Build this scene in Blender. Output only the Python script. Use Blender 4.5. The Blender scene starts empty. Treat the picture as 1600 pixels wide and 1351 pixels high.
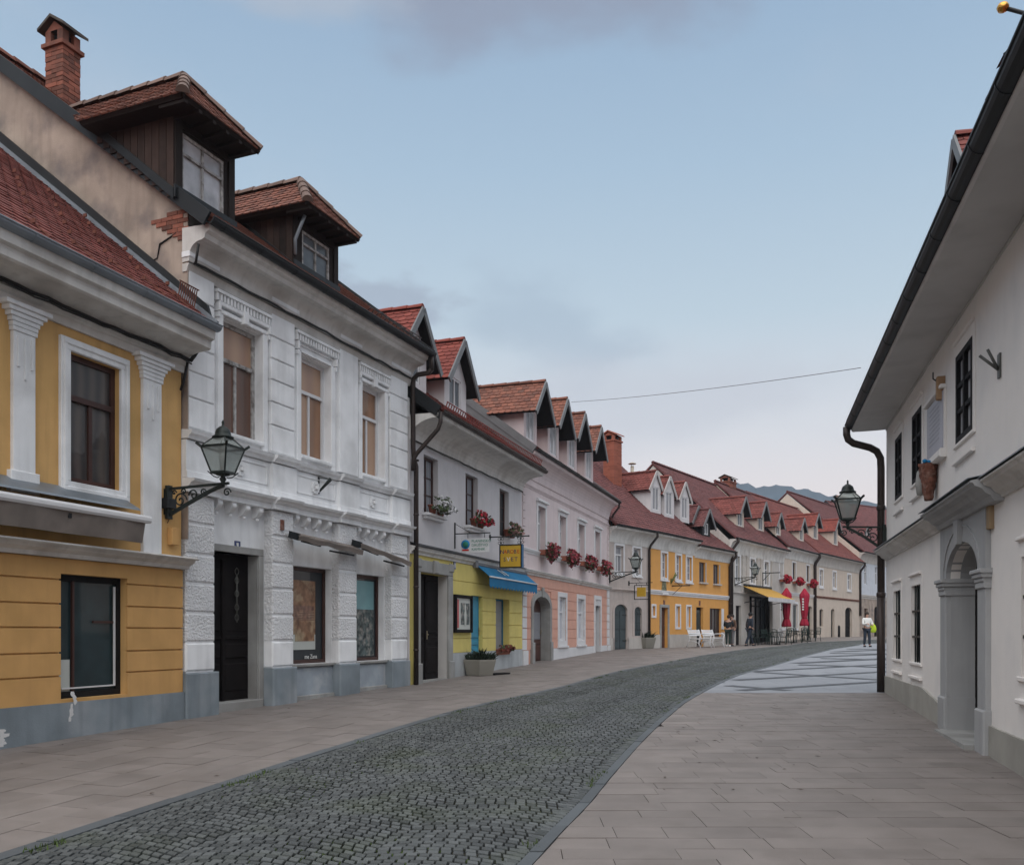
import bpy, math, random
from mathutils import Vector, Matrix
random.seed(7)
PI = math.pi
# ---------------------------------------------------------------- camera
F, HY, CH = 1430.0, 987.0, 1.6
scene = bpy.context.scene
cam_d = bpy.data.cameras.new('camera'); cam = bpy.data.objects.new('camera', cam_d)
scene.collection.objects.link(cam); scene.camera = cam
cam.location = (0, 0, CH); cam.rotation_euler = (PI/2, 0, 0)
cam_d.sensor_width = 36; cam_d.lens = F/1600*36
cam_d.shift_y = (HY-675.5)/1600; cam_d.clip_start = .05; cam_d.clip_end = 9000
scene.view_settings.view_transform = 'Standard'; scene.view_settings.look = 'None'
scene.view_settings.gamma = 1; scene.view_settings.exposure = EXPO = 0.50
scene.cycles.max_bounces = 5; scene.cycles.use_denoising = True
# ---------------------------------------------------------------- sky
def lin(r, g, b):
    return tuple((v/12.92 if v <= .04045 else ((v+.055)/1.055)**2.4) for v in (r/255, g/255, b/255)) + (1,)
world = bpy.data.worlds.new('World'); scene.world = world; world.use_nodes = True
nt = world.node_tree; nt.nodes.clear()
def N(t, **k):
    n = nt.nodes.new(t)
    for a, b in k.items(): setattr(n, a, b)
    return n
def math_n(op, a, b=None, c=None):
    n = N('ShaderNodeMath', operation=op)
    for i, v in enumerate((a, b, c)):
        if v is None: continue
        if isinstance(v, (int, float)): n.inputs[i].default_value = v
        else: nt.links.new(v, n.inputs[i])
    return n.outputs[0]
tc = N('ShaderNodeTexCoord'); sep = N('ShaderNodeSeparateXYZ'); nt.links.new(tc.outputs['Generated'], sep.inputs[0])
ramp = N('ShaderNodeValToRGB'); cr = ramp.color_ramp
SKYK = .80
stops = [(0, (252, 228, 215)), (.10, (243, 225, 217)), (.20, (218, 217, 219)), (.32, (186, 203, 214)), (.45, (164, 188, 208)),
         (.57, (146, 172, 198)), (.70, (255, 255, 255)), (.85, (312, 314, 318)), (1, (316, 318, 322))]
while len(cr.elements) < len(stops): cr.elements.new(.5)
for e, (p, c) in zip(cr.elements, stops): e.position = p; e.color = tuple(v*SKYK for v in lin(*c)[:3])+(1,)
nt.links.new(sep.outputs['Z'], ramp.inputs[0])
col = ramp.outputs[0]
def cloud(col, px, py, sx, sy, color, amount, nscale, thr=.5, soft=.5):
    d = Vector(((px-800)/F, 1, (HY-py)/F)).normalized()
    sub = N('ShaderNodeVectorMath', operation='SUBTRACT'); nt.links.new(tc.outputs['Generated'], sub.inputs[0]); sub.inputs[1].default_value = d
    mul = N('ShaderNodeVectorMath', operation='MULTIPLY'); nt.links.new(sub.outputs[0], mul.inputs[0]); mul.inputs[1].default_value = (F/sx, 2, F/sy)
    ln = N('ShaderNodeVectorMath', operation='LENGTH'); nt.links.new(mul.outputs[0], ln.inputs[0])
    no = N('ShaderNodeTexNoise'); no.inputs['Scale'].default_value = nscale; no.inputs['Detail'].default_value = 6
    st = N('ShaderNodeMapping'); st.inputs['Scale'].default_value = (1, 1, 2.0); nt.links.new(tc.outputs['Generated'], st.inputs[0]); nt.links.new(st.outputs[0], no.inputs['Vector'])
    v = math_n('ADD', math_n('SUBTRACT', 1.0, ln.outputs['Value']), math_n('MULTIPLY', math_n('SUBTRACT', no.outputs['Fac'], thr), 2.2))
    mr = N('ShaderNodeMapRange', interpolation_type='SMOOTHSTEP'); nt.links.new(v, mr.inputs[0])
    mr.inputs[1].default_value = 0; mr.inputs[2].default_value = soft; mr.inputs[4].default_value = amount
    mx = N('ShaderNodeMix', data_type='RGBA'); nt.links.new(mr.outputs[0], mx.inputs[0]); nt.links.new(col, mx.inputs[6]); mx.inputs[7].default_value = tuple(v*SKYK for v in lin(*color)[:3])+(1,)
    return mx.outputs[2]
col = cloud(col, 790, -70, 330, 125, (142, 150, 168), .9, 5.5, .52, .7)
col = cloud(col, 480, -20, 150, 45, (176, 182, 192), .6, 7, .52, .6)
col = cloud(col, 600, 468, 130, 48, (154, 163, 178), .7, 16, .5, .55)
col = cloud(col, 860, 520, 180, 100, (154, 170, 187), .45, 9, .52, .8)
col = cloud(col, 1010, 620, 420, 110, (190, 192, 200), .5, 6, .52, .8)
col = cloud(col, -1500, -600, 1500, 900, (190, 196, 206), .6, 3, .5, .8)
nish = N('ShaderNodeTexSky', sky_type='NISHITA'); nish.sun_disc = False
SUN_EL, SUN_ROT = math.radians(48), math.radians(197)
nish.sun_elevation = SUN_EL; nish.sun_rotation = SUN_ROT
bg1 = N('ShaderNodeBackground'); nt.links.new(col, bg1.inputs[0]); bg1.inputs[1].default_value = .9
bg2 = N('ShaderNodeBackground'); nt.links.new(nish.outputs[0], bg2.inputs[0]); bg2.inputs[1].default_value = .01
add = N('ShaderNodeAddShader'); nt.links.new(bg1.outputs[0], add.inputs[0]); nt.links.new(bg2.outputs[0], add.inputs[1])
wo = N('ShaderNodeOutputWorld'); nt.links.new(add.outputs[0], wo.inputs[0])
sd = bpy.data.lights.new('sun', 'SUN'); sd.energy = 1.5; sd.angle = math.radians(75); sd.color = (1, .95, .90)
sun = bpy.data.objects.new('sun', sd); scene.collection.objects.link(sun)
sun.rotation_euler = (PI/2-SUN_EL, 0, -SUN_ROT+PI)   # sky rotation 215 deg: soft light from behind the camera
# ---------------------------------------------------------------- materials
MATS = {}
def mat(name, color, rough=.85, var=.12, scale=2.5, bump=.15, bscale=60, rnd=0.0, metal=0, spec=.3, coat=0, stain=None, stscale=1.2, sta=.5, rcol=None, bdist=.01, streak=0):
    if name in MATS: return MATS[name]
    m = bpy.data.materials.new(name); m.use_nodes = True; t = m.node_tree; L = t.links.new
    b = t.nodes['Principled BSDF']
    b.inputs['Roughness'].default_value = rough; b.inputs['Metallic'].default_value = metal
    b.inputs['Specular IOR Level'].default_value = spec
    if coat: b.inputs['Coat Weight'].default_value = coat; b.inputs['Coat Roughness'].default_value = .04
    c = Vector(color[:3])
    tcn = t.nodes.new('ShaderNodeTexCoord'); vec = tcn.outputs['Object']
    def noise(s, det=4, v=vec):
        n = t.nodes.new('ShaderNodeTexNoise'); n.inputs['Scale'].default_value = s; n.inputs['Detail'].default_value = det; L(v, n.inputs['Vector']); return n.outputs['Fac']
    def mix(fac, a, bb, mode='MIX'):
        n = t.nodes.new('ShaderNodeMix'); n.data_type = 'RGBA'; n.blend_type = mode
        if isinstance(fac, float): n.inputs[0].default_value = fac
        else: L(fac, n.inputs[0])
        for i, q in ((6, a), (7, bb)):
            if isinstance(q, (tuple, list)): n.inputs[i].default_value = tuple(q[:3]) + (1,)
            else: L(q, n.inputs[i])
        return n.outputs[2]
    def rng(f, a, bb, lo=0., hi=1.):
        n = t.nodes.new('ShaderNodeMapRange'); L(f, n.inputs[0]); n.inputs[1].default_value = a; n.inputs[2].default_value = bb
        n.inputs[3].default_value = lo; n.inputs[4].default_value = hi; return n.outputs[0]
    col = mix(rng(noise(scale, 6), .3, .7), tuple(c*(1-var)), tuple(c*(1+var)))
    if stain:
        col = mix(rng(noise(stscale, 8), .48, .68, 0, sta), col, stain)
    if streak:
        mp = t.nodes.new('ShaderNodeMapping'); mp.inputs['Scale'].default_value = (7, 7, .55); L(vec, mp.inputs[0])
        col = mix(rng(noise(1., 7, mp.outputs[0]), .5, .72, 0, streak), col, tuple(c*.55))
    if rnd:
        at = t.nodes.new('ShaderNodeAttribute'); at.attribute_name = 'rnd'
        lo = rcol or tuple(c*(1-rnd)*.9)
        col2 = mix(at.outputs['Fac'], tuple(Vector(lo)), tuple(c*(1+rnd)))
        col = mix(.6, col, col2)
    L(col, b.inputs['Base Color'])
    if bump:
        bp = t.nodes.new('ShaderNodeBump'); bp.inputs['Strength'].default_value = bump; bp.inputs['Distance'].default_value = bdist
        L(noise(bscale, 5), bp.inputs['Height']); L(bp.outputs[0], b.inputs['Normal'])
    MATS[name] = m; return m
def glass(name, color, rough=.5):
    return mat(name, color, rough=rough, var=.3, scale=3, bump=.06, bscale=2.2, coat=.35, spec=.25, bdist=.05)
def curtain(name, a, b2, sc=18):
    if name in MATS: return MATS[name]
    m = mat(name, a, rough=.7, var=.1, bump=0, coat=.45, spec=.3); t = m.node_tree; b = t.nodes['Principled BSDF']
    w = t.nodes.new('ShaderNodeTexWave'); w.inputs['Scale'].default_value = sc/6; w.inputs['Distortion'].default_value = 3; w.inputs['Detail'].default_value = 2; w.inputs['Detail Scale'].default_value = .6
    tcn = t.nodes.new('ShaderNodeTexCoord'); t.links.new(tcn.outputs['Object'], w.inputs['Vector'])
    mx = t.nodes.new('ShaderNodeMix'); mx.data_type = 'RGBA'; mx.inputs[6].default_value = tuple(a[:3])+(1,); mx.inputs[7].default_value = tuple(b2[:3])+(1,)
    t.links.new(w.outputs['Fac'], mx.inputs[0]); t.links.new(mx.outputs[2], b.inputs['Base Color']); return m
W1 = mat('white_plaster', (.80, .81, .82), var=.06, stain=(.44, .44, .44), sta=.5, bump=.35, streak=.28)
W1R = mat('rough_plaster', (.74, .745, .755), var=.08, bump=1.0, bscale=26, bdist=.05, stain=(.42, .42, .44), sta=.3)
CORN = mat('grey_white_cornice', (.60, .585, .56), var=.08, stain=(.36, .33, .30), sta=.6, streak=.4)
OCHRE = mat('ochre_plaster', (.61, .37, .145), var=.08, stain=(.47, .29, .10), sta=.6, bump=.3, streak=.35)
OCHRE2 = mat('ochre_plaster_lower', (.56, .32, .12), var=.08, stain=(.42, .25, .08), sta=.4, bump=.2, streak=.18)
GREYP = mat('blue_grey_plinth', (.20, .235, .26), var=.2, scale=1.6, stain=(.34, .36, .38), sta=.6, bump=.4, streak=.35)
BEIGEG = mat('weathered_beige_plaster', (.36, .29, .24), var=.25, scale=1.5, stain=(.17, .145, .14), sta=.9, stscale=1.6, bump=.4, streak=.4)
WARMW = mat('warm_white_plaster', (.56, .54, .55), var=.05, stain=(.45, .43, .42), sta=.3, bump=.2, streak=.15)
YEL = mat('yellow_plaster', (.62, .52, .165), var=.06, stain=(.52, .43, .16), sta=.3, streak=.15)
PINKL = mat('pale_pink_plaster', (.62, .53, .53), var=.05, stain=(.50, .42, .42), sta=.35, streak=.2)
PINK = mat('salmon_plaster', (.62, .34, .26), var=.06, stain=(.52, .30, .24), sta=.3, streak=.15)
BEI = mat('beige_plaster', (.47, .41, .38), var=.08, stain=(.38, .33, .31), sta=.5, streak=.3)
CREAM = mat('cream_plaster', (.54, .46, .39), var=.05, stain=(.44, .39, .33), sta=.35, streak=.2)
ORANGE = mat('orange_plaster', (.64, .32, .09), var=.05, stain=(.55, .28, .09), sta=.3, streak=.1)
LGREY = mat('light_grey_plaster', (.46, .43, .40), var=.06, stain=(.36, .34, .31), sta=.5, streak=.3)
PLBLUE = mat('pale_blue_plaster', (.52, .55, .60), var=.05, stain=(.4, .42, .45), sta=.3, streak=.2)
RWALL = mat('right_house_plaster', (.75, .715, .685), var=.04, scale=1.2, stain=(.60, .585, .575), sta=.6, bump=.3, streak=.07)
RPLINTH = mat('beige_grey_plinth', (.32, .31, .28), var=.1, stain=(.22, .21, .19), sta=.5, bump=.3)
STONE = mat('grey_stone', (.30, .30, .29), var=.15, stain=(.19, .18, .17), sta=.6, bump=.5, streak=.3)
STONE2 = mat('portal_stone', (.34, .345, .35), var=.1, scale=1.2, stain=(.25, .255, .26), sta=.6, bump=.3, streak=.25)
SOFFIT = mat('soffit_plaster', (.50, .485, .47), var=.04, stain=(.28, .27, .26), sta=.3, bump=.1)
TILE = mat('red_clay_tile', (.155, .046, .038), var=.2, rnd=.5, rcol=(.10, .028, .024), bump=.3, stain=(.13, .06, .05), sta=.4)
TILEO = mat('old_clay_tile', (.175, .066, .043), var=.25, rnd=.6, rcol=(.09, .042, .034), bump=.4, stain=(.12, .09, .07), sta=.7, stscale=5)
TILED = mat('dark_red_tile', (.125, .045, .043), var=.2, rnd=.5, rcol=(.085, .032, .032), bump=.3, stain=(.10, .055, .05), sta=.5)
TILER = mat('bright_red_tile', (.19, .048, .036), var=.15, rnd=.4, rcol=(.13, .03, .024), bump=.3)
RIDGE = mat('ridge_mortar_tile', (.17, .115, .095), var=.3, rnd=.4, bump=.5)
ZINC = mat('zinc_sheet', (.23, .26, .29), rough=.45, metal=.6, var=.15, bump=.1)
DARKM = mat('dark_metal', (.014, .016, .018), rough=.5, metal=.1, var=.25, bump=.1)
PIPEB = mat('brown_metal_pipe', (.040, .030, .027), rough=.45, metal=.3, var=.2, bump=.1)
IRON = mat('green_black_iron', (.020, .026, .024), rough=.45, metal=.3, var=.3, bump=.3)
DWOOD = mat('dark_weathered_wood', (.013, .009, .008), var=.5, scale=6, rnd=.7, rcol=(.02, .014, .012), bump=.5, streak=.5)
PLANK = mat('brown_planks', (.034, .021, .017), var=.7, scale=5, rnd=.9, rcol=(.014, .011, .010), bump=.5, streak=.7)
BARGE = mat('grey_bargeboard', (.13, .135, .14), rough=.5, var=.15)
BLACKB = mat('black_boards', (.018, .018, .019), var=.2, rnd=.4, bump=.2)
WFR = mat('white_window_paint', (.62, .62, .63), rough=.5, var=.05, bump=.05)
GFR = mat('flaking_grey_paint', (.38, .37, .36), var=.3, scale=14, stain=(.10, .08, .07), stscale=9, sta=.8)
BFR = mat('brown_window_paint', (.055, .025, .020), rough=.5, var=.2)
KFR = mat('black_window_paint', (.010, .010, .011), spec=.15, rough=.7, var=.2)
DDOOR = mat('dark_door_wood', (.009, .007, .007), rough=.75, spec=.12, var=.4, bump=.2)
BDOOR = mat('brown_door_wood', (.07, .03, .022), rough=.5, var=.25, bump=.2)
GDOOR = mat('blue_green_shutter', (.045, .062, .068), rough=.6, var=.15, bump=.2)
BLUED = mat('blue_door_paint', (.02, .23, .36), rough=.5, var=.1)
G_DARK = glass('dark_glass', (.02, .024, .028)); G_TEAL = glass('shop_glass', (.012, .028, .032))
G_GREY = glass('grey_glass', (.10, .115, .13)); G_LIGHT = glass('sky_glass', (.42, .42, .44), .35)
G_BROWN = curtain('brown_paper_pane', (.30, .16, .09), (.22, .12, .07), 5)
G_PEACH = curtain('peach_blind', (.42, .27, .18), (.33, .2, .14), 4)
G_CURT = curtain('net_curtain', (.30, .30, .32), (.16, .17, .19), 20)
G_WCUR = curtain('white_curtain', (.52, .53, .58), (.42, .43, .48), 16)
G_PEACH2 = curtain('dim_curtain_glass', (.085, .07, .062), (.04, .036, .036), 9)
BRICK = mat('bare_brick', (.21, .075, .05), var=.45, scale=7, rnd=.8, rcol=(.07, .04, .032), bump=.8, stain=(.05, .04, .036), stscale=3, sta=.8)
TERRA = mat('terracotta', (.26, .09, .06), var=.15)
LEAF = mat('leaf_green', (.055, .075, .03), rough=.6, var=.3, rnd=.6, rcol=(.02, .035, .015), bump=0)
LEAFD = mat('dark_leaf', (.022, .035, .022), rough=.6, var=.3, rnd=.5, bump=0)
REDF = mat('red_petal', (.38, .018, .035), rough=.7, var=.2, rnd=.6, rcol=(.2, .01, .03), bump=0)
PINKF = mat('dusty_red_petal', (.30, .05, .065), rough=.7, var=.25, rnd=.6, rcol=(.13, .03, .04), bump=0)
PEACHF = mat('faded_petal', (.38, .22, .2), rough=.7, var=.25, rnd=.5, bump=0)
WHITEF = mat('white_petal', (.55, .55, .56), rough=.7, var=.1, rnd=.2, bump=0)
CONC = mat('planter_concrete', (.24, .23, .20), var=.15, bump=.6, stain=(.15, .14, .12), sta=.5)
CABLE = mat('black_cable', (.02, .02, .02), rough=.6, bump=0)
AWB = mat('blue_awning_cloth', (.008, .135, .28), rough=.8, var=.1)
AWY = mat('yellow_awning_cloth', (.46, .26, .05), rough=.8, var=.06)
AWG = mat('dirty_awning_cloth', (.20, .17, .15), rough=.9, var=.25, stain=(.1, .09, .08), sta=.6, bump=.3)
WHITEM = mat('white_metal', (.62, .62, .63), rough=.4, var=.04, bump=0)
REDU = mat('red_parasol_cloth', (.33, .015, .04), rough=.8, var=.1, streak=.3)
SETT = mat('porphyry_setts', (.056, .061, .062), rough=.6, var=.5, scale=1.1, rnd=.9, rcol=(.022, .026, .027), bump=.5, bscale=70, stain=(.050, .064, .026), stscale=1.3, sta=.9, spec=.4)
GROUT = mat('mossy_joint_sand', (.05, .048, .036), var=.5, scale=3, stain=(.06, .085, .022), stscale=1.3, sta=.9, bump=1, bscale=80)
PAV = mat('pinkish_paving_stone', (.185, .162, .150), rough=.6, var=.28, scale=2.2, rnd=.11, bump=.4, bscale=120, stain=(.115, .095, .082), stscale=2.6, sta=.8, spec=.35)
PAVL = mat('pale_plaza_stone', (.225, .235, .255), rough=.6, var=.1, scale=3, rnd=.1, bump=.15, stain=(.17, .18, .2), sta=.5)
PAVD = mat('dark_plaza_band', (.07, .074, .082), rough=.6, var=.15, rnd=.2, bump=.2)
KERB = mat('kerb_stone', (.080, .09, .098), rough=.6, var=.15, rnd=.25, bump=.3)
ASPH = mat('ground_earth', (.10, .098, .095), var=.15, bump=.4)
JOINT = mat('paving_joint', (.075, .068, .062), var=.3, bump=.4)
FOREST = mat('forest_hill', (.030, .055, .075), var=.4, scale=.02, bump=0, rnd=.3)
SKIN = mat('skin', (.42, .25, .19), rough=.6, var=.05, bump=0)
BLACKC = mat('black_cloth', (.018, .02, .024), var=.2, bump=0); NAVY = mat('navy_cloth', (.022, .03, .045), var=.2, bump=0)
WHITEC = mat('white_cloth', (.62, .62, .60), var=.08, bump=0); LIME = mat('lime_bag_cloth', (.42, .55, .03), var=.1, bump=0)
HAIR = mat('dark_hair', (.03, .022, .018), var=.2, bump=0); GREYC = mat('grey_cloth', (.16, .16, .17), var=.1, bump=0)
GOLD = mat('gold_ball', (.6, .33, .08), rough=.25, metal=1, var=.05, bump=0)
YSIGN = mat('yellow_sign_panel', (.52, .32, .03), rough=.5, var=.05, bump=0)
BSIGN = mat('blue_sign_edge', (.01, .09, .2), rough=.5, bump=0)
WSIGN = mat('white_sign_panel', (.55, .56, .57), rough=.4, bump=0)
GTXT = mat('green_lettering', (.03, .18, .12), bump=0); RTXT = mat('red_lettering', (.45, .02, .02), bump=0)
KTXT = mat('dark_lettering', (.02, .03, .10), bump=0); WTXT = mat('white_lettering', (.7, .7, .68), bump=0)
BTXT = mat('blue_enamel', (.02, .04, .14), rough=.3, bump=0)
TABLET = mat('grey_stone_tablet', (.34, .345, .39), var=.12, scale=1.5, rough=.5, bump=.1)
TWOOD = mat('tan_wood', (.30, .19, .11), var=.15); RELIEF = mat('brown_carving', (.16, .065, .045), var=.4, scale=12, bump=1, bscale=30, bdist=.03, stain=(.32, .2, .16), stscale=10, sta=.7)
BLUEP = mat('blue_paint', (.02, .2, .42), bump=0); SEPIA = mat('sepia_poster', (.24, .13, .075), var=.55, scale=6, coat=.2, bump=0, stain=(.40, .34, .22), stscale=3, sta=.9)
POSTW = mat('pale_poster', (.48, .50, .47), coat=.2, bump=0, var=.04); POSTG = mat('landscape_poster', (.06, .08, .08), var=.8, scale=9, coat=.2, bump=0, stain=(.35, .33, .30), stscale=8, sta=.8)
POSTB = mat('teal_poster_sky', (.18, .34, .36), coat=.2, bump=0, var=.12); POSTR = mat('red_poster', (.42, .10, .10), coat=.2, bump=0, var=.1)
PATCH = mat('flaked_white_patch', (.60, .60, .60), var=.1, bump=.4); DGREEN = mat('dark_green_paint', (.02, .035, .03), bump=0)
# ---------------------------------------------------------------- mesh building
class MB:
    def __init__(s): s.v = []; s.f = []; s.m = []; s.r = []; s.sm = []
    def face(s, pts, m=0, r=.5):
        n = len(s.v); s.v += [tuple(p) for p in pts]; s.f.append(tuple(range(n, n+len(pts)))); s.m.append(m); s.r.append(r); s.sm.append(False)
    def box(s, x0, x1, y0, y1, z0, z1, m=0, r=.5, b=0):
        """box; b chamfers the front (y0) edges"""
        x0, x1 = sorted((x0, x1)); y0, y1 = sorted((y0, y1)); z0, z1 = sorted((z0, z1))
        A = [(x0, y0+b, z0), (x1, y0+b, z0), (x1, y0+b, z1), (x0, y0+b, z1)]; B = [(x0, y1, z0), (x1, y1, z0), (x1, y1, z1), (x0, y1, z1)]
        if b:
            Cc = [(x0+b, y0, z0+b), (x1-b, y0, z0+b), (x1-b, y0, z1-b), (x0+b, y0, z1-b)]
            s.face(Cc, m, r)
            for i in range(4): j = (i+1) % 4; s.face([A[i], A[j], Cc[j], Cc[i]], m, r)
        else: s.face(A, m, r)
        s.face(B[::-1], m, r)
        for i in range(4): j = (i+1) % 4; s.face([A[j], A[i], B[i], B[j]], m, r)
    def obox(s, c, ax, ay, az, m=0, r=.5):
        c = Vector(c); ax = Vector(ax); ay = Vector(ay); az = Vector(az)
        P = [c+sx*ax+sy*ay+sz*az for sx, sy, sz in ((-1, -1, -1), (1, -1, -1), (1, 1, -1), (-1, 1, -1), (-1, -1, 1), (1, -1, 1), (1, 1, 1), (-1, 1, 1))]
        for q in ((0, 3, 2, 1), (4, 5, 6, 7), (0, 1, 5, 4), (1, 2, 6, 5), (2, 3, 7, 6), (3, 0, 4, 7)): s.face([P[i] for i in q], m, r)
    def beam(s, a, b, w, h, m=0, r=.5, up=(0, 0, 1)):
        a = Vector(a); b = Vector(b); d = b-a; L = d.length; d.normalize(); u = Vector(up); x = d.cross(u)
        if x.length < 1e-4: x = d.cross(Vector((0, 1, 0)))
        x.normalize(); u = x.cross(d); s.obox((a+b)/2, d*L/2, x*w/2, u*h/2, m, r)
    def rings(s, rings, m=0, cap=True, closed=True, smooth=True, r=.5):
        n = len(rings[0]); base = len(s.v)
        for rg in rings: s.v += [tuple(p) for p in rg]
        for i in range(len(rings)-1):
            for j in range(n if closed else n-1):
                k = (j+1) % n
                s.f.append((base+i*n+j, base+i*n+k, base+(i+1)*n+k, base+(i+1)*n+j)); s.m.append(m); s.r.append(r); s.sm.append(smooth)
        if cap:
            for o, rev in ((0, True), (len(rings)-1, False)):
                q = [base+o*n+j for j in range(n)]; s.f.append(tuple(q[::-1] if rev else q)); s.m.append(m); s.r.append(r); s.sm.append(False)
    def tube(s, pts, rad, n=8, m=0, cap=True, sx=1.0, r=.5):
        pts = [Vector(p) for p in pts]; R = rad if isinstance(rad, (list, tuple)) else [rad]*len(pts)
        rg = []; px = None
        for i, p in enumerate(pts):
            d = (pts[min(i+1, len(pts)-1)]-pts[max(i-1, 0)]).normalized()
            x = px - d*px.dot(d) if px else d.cross(Vector((0, 0, 1)) if abs(d.z) < .9 else Vector((0, 1, 0)))
            x.normalize(); px = x; y = d.cross(x)
            rg.append([p+x*math.cos(2*PI*k/n)*R[i]*sx+y*math.sin(2*PI*k/n)*R[i] for k in range(n)])
        s.rings(rg, m, cap, r=r)
    def lathe(s, prof, n=12, c=(0, 0, 0), m=0, smooth=True, rot=0, sx=1, sy=1):
        s.rings([[(c[0]+math.cos(2*PI*k/n+rot)*r*sx, c[1]+math.sin(2*PI*k/n+rot)*r*sy, c[2]+z) for k in range(n)] for r, z in prof], m, True, smooth=smooth)
    def prof(s, x0, x1, pts, m=0, r=.5, cap=True):
        """closed (y,z) outline extruded along x"""
        A = [(x0, y, z) for y, z in pts]; B = [(x1, y, z) for y, z in pts]; n = len(pts)
        for i in range(n): j = (i+1) % n; s.face([A[i], B[i], B[j], A[j]], m, r)
        if cap: s.face(A[::-1], m, r); s.face(B, m, r)
    def slab(s, poly, vec, m=0, r=.5):
        P = [Vector(p) for p in poly]; Q = [p+Vector(vec) for p in P]; n = len(P)
        s.face(P, m, r); s.face(Q[::-1], m, r)
        for i in range(n): j = (i+1) % n; s.face([P[j], P[i], Q[i], Q[j]], m, r)
    def build(s, name, mats, parent=None, coll=None):
        me = bpy.data.meshes.new(name); me.from_pydata(s.v, [], s.f)
        for m in (mats if isinstance(mats, (list, tuple)) else [mats]): me.materials.append(m)
        me.polygons.foreach_set('material_index', s.m); me.polygons.foreach_set('use_smooth', s.sm)
        a = me.attributes.new('rnd', 'FLOAT', 'FACE'); a.data.foreach_set('value', s.r)
        me.update(); me.validate()
        o = bpy.data.objects.new(name, me); scene.collection.objects.link(o)
        if parent: o.parent = parent
        return o
def tag(o, label=None, cat=None, group=None, kind=None):
    if label: o['label'] = label
    if cat: o['category'] = cat
    if group: o['group'] = group
    if kind: o['kind'] = kind
    return o
def empty(name, loc, rz=0, **k):
    o = bpy.data.objects.new(name, None); scene.collection.objects.link(o); o.location = loc; o.rotation_euler = (0, 0, rz); o.empty_display_size = .2
    return tag(o, **k)
def copy_tree(o, parent=None):
    c = o.copy(); scene.collection.objects.link(c)
    if parent: c.parent = parent
    for ch in [q for q in list(scene.objects) if q.parent == o]: copy_tree(ch, c)
    return c
rnd = random.random
def rr(a, b): return a+(b-a)*random.random()
# ---------------------------------------------------------------- ground profile: the street climbs gently away from the camera
GP = [(-400, 0), (0, 0), (40.5, .842), (51.5, .845), (66, 1.22), (90, 1.32), (9000, 1.32)]
def g(Y):
    for (a, za), (b, zb) in zip(GP, GP[1:]):
        if Y <= b: return za+(zb-za)*(Y-a)/(b-a)
    return GP[-1][1]
def onground(px, py):
    """a point of the photograph that lies on the ground -> (X, Y)"""
    Z = 2.0
    while Z < 300 and CH-(py-HY)/F*Z > g(Z): Z += .02
    return ((px-800)/F*Z, Z)
def at(px, Z): return ((px-800)/F*Z, Z)
# ---------------------------------------------------------------- house frame: x along the facade, -y towards the street
class House:
    def __init__(s, O, P, name, label, group='houses lining the street', root=True):
        s.O = Vector(O); s.P = Vector(P); d = s.P-s.O; s.L = d.length; s.d = d/s.L; s.n = Vector((s.d.y, -s.d.x))
        s.rz = math.atan2(s.d.y, s.d.x)
        s.e = empty(name, (O[0], O[1], 0), s.rz, label=label, cat='house', group=group) if root else None
        s.ops = []
    def u(s, px, d=0):
        k = (px-800)/F; o = s.O+s.n*d; return (k*o.y-o.x)/(s.d.x-k*s.d.y)
    def Y(s, u, d=0): return (s.O+s.n*d+s.d*u).y
    def z(s, px, py, d=0): return CH+(HY-py)/F*s.Y(s.u(px, d), d)
    def r(s, pl, pr, pt, pb, d=0):
        """pixel rectangle (left, right, top and bottom read at the left edge) -> x0,x1,z0,z1"""
        return s.u(pl, d), s.u(pr, d), s.z(pl, pb, d), s.z(pl, pt, d)
    def yf(s, px, py):
        y = -.4
        while y < 5 and s.z(px, py, -y) > s.rz_(y): y += .02
        return y
    def w(s, x, y, z=0): p = s.O+s.d*x-s.n*y; return Vector((p.x, p.y, z))
    def gz(s, x, y=0): return g(s.w(x, y).y)
def arch_pts(x0, x1, zs, zt, n=12):
    xc = (x0+x1)/2; a = (x1-x0)/2; return [(xc-a*math.cos(PI*i/n), zs+(zt-zs)*math.sin(PI*i/n)) for i in range(n+1)]
def wall(mb, x0, x1, z0, z1, ops, y=0, dep=.25, m=0, mr=None):
    """flat wall at y with openings (ox0,ox1,oz0,oz1[,spring]); reveals run back by dep"""
    mr = m if mr is None else mr
    ops = [o for o in ops if o[1] > x0 and o[0] < x1 and o[3] > z0 and o[2] < z1]
    xs = sorted({x0, x1, *[min(max(v, x0), x1) for o in ops for v in o[:2]]}); zs = sorted({z0, z1, *[min(max(v, z0), z1) for o in ops for v in o[2:4]]})
    for a, b in zip(xs, xs[1:]):
        for c, d in zip(zs, zs[1:]):
            if b-a < 1e-5 or d-c < 1e-5: continue
            xm, zm = (a+b)/2, (c+d)/2
            if any(o[0] < xm < o[1] and o[2] < zm < o[3] for o in ops): continue
            mb.face([(a, y, c), (b, y, c), (b, y, d), (a, y, d)], m)
    for o in ops:
        a, b, c, d = o[:4]; sp = o[4] if len(o) > 4 and o[4] else None
        if sp:
            pts = arch_pts(a, b, sp, d)
            for (p, q), (p2, q2) in zip(pts, pts[1:]):
                mb.face([(p, y, q), (p2, y, q2), (p2, y, d), (p, y, d)], m)
                mb.face([(p, y, q), (p, y+dep, q), (p2, y+dep, q2), (p2, y, q2)], mr)
            top = sp
        else:
            mb.face([(a, y, d), (a, y+dep, d), (b, y+dep, d), (b, y, d)], mr); top = d
        mb.face([(a, y, c), (a, y+dep, c), (a, y+dep, top), (a, y, top)], mr); mb.face([(b, y, c), (b, y, top), (b, y+dep, top), (b, y+dep, c)], mr)
        mb.face([(a, y, c), (b, y, c), (b, y+dep, c), (a, y+dep, c)], mr)
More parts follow.
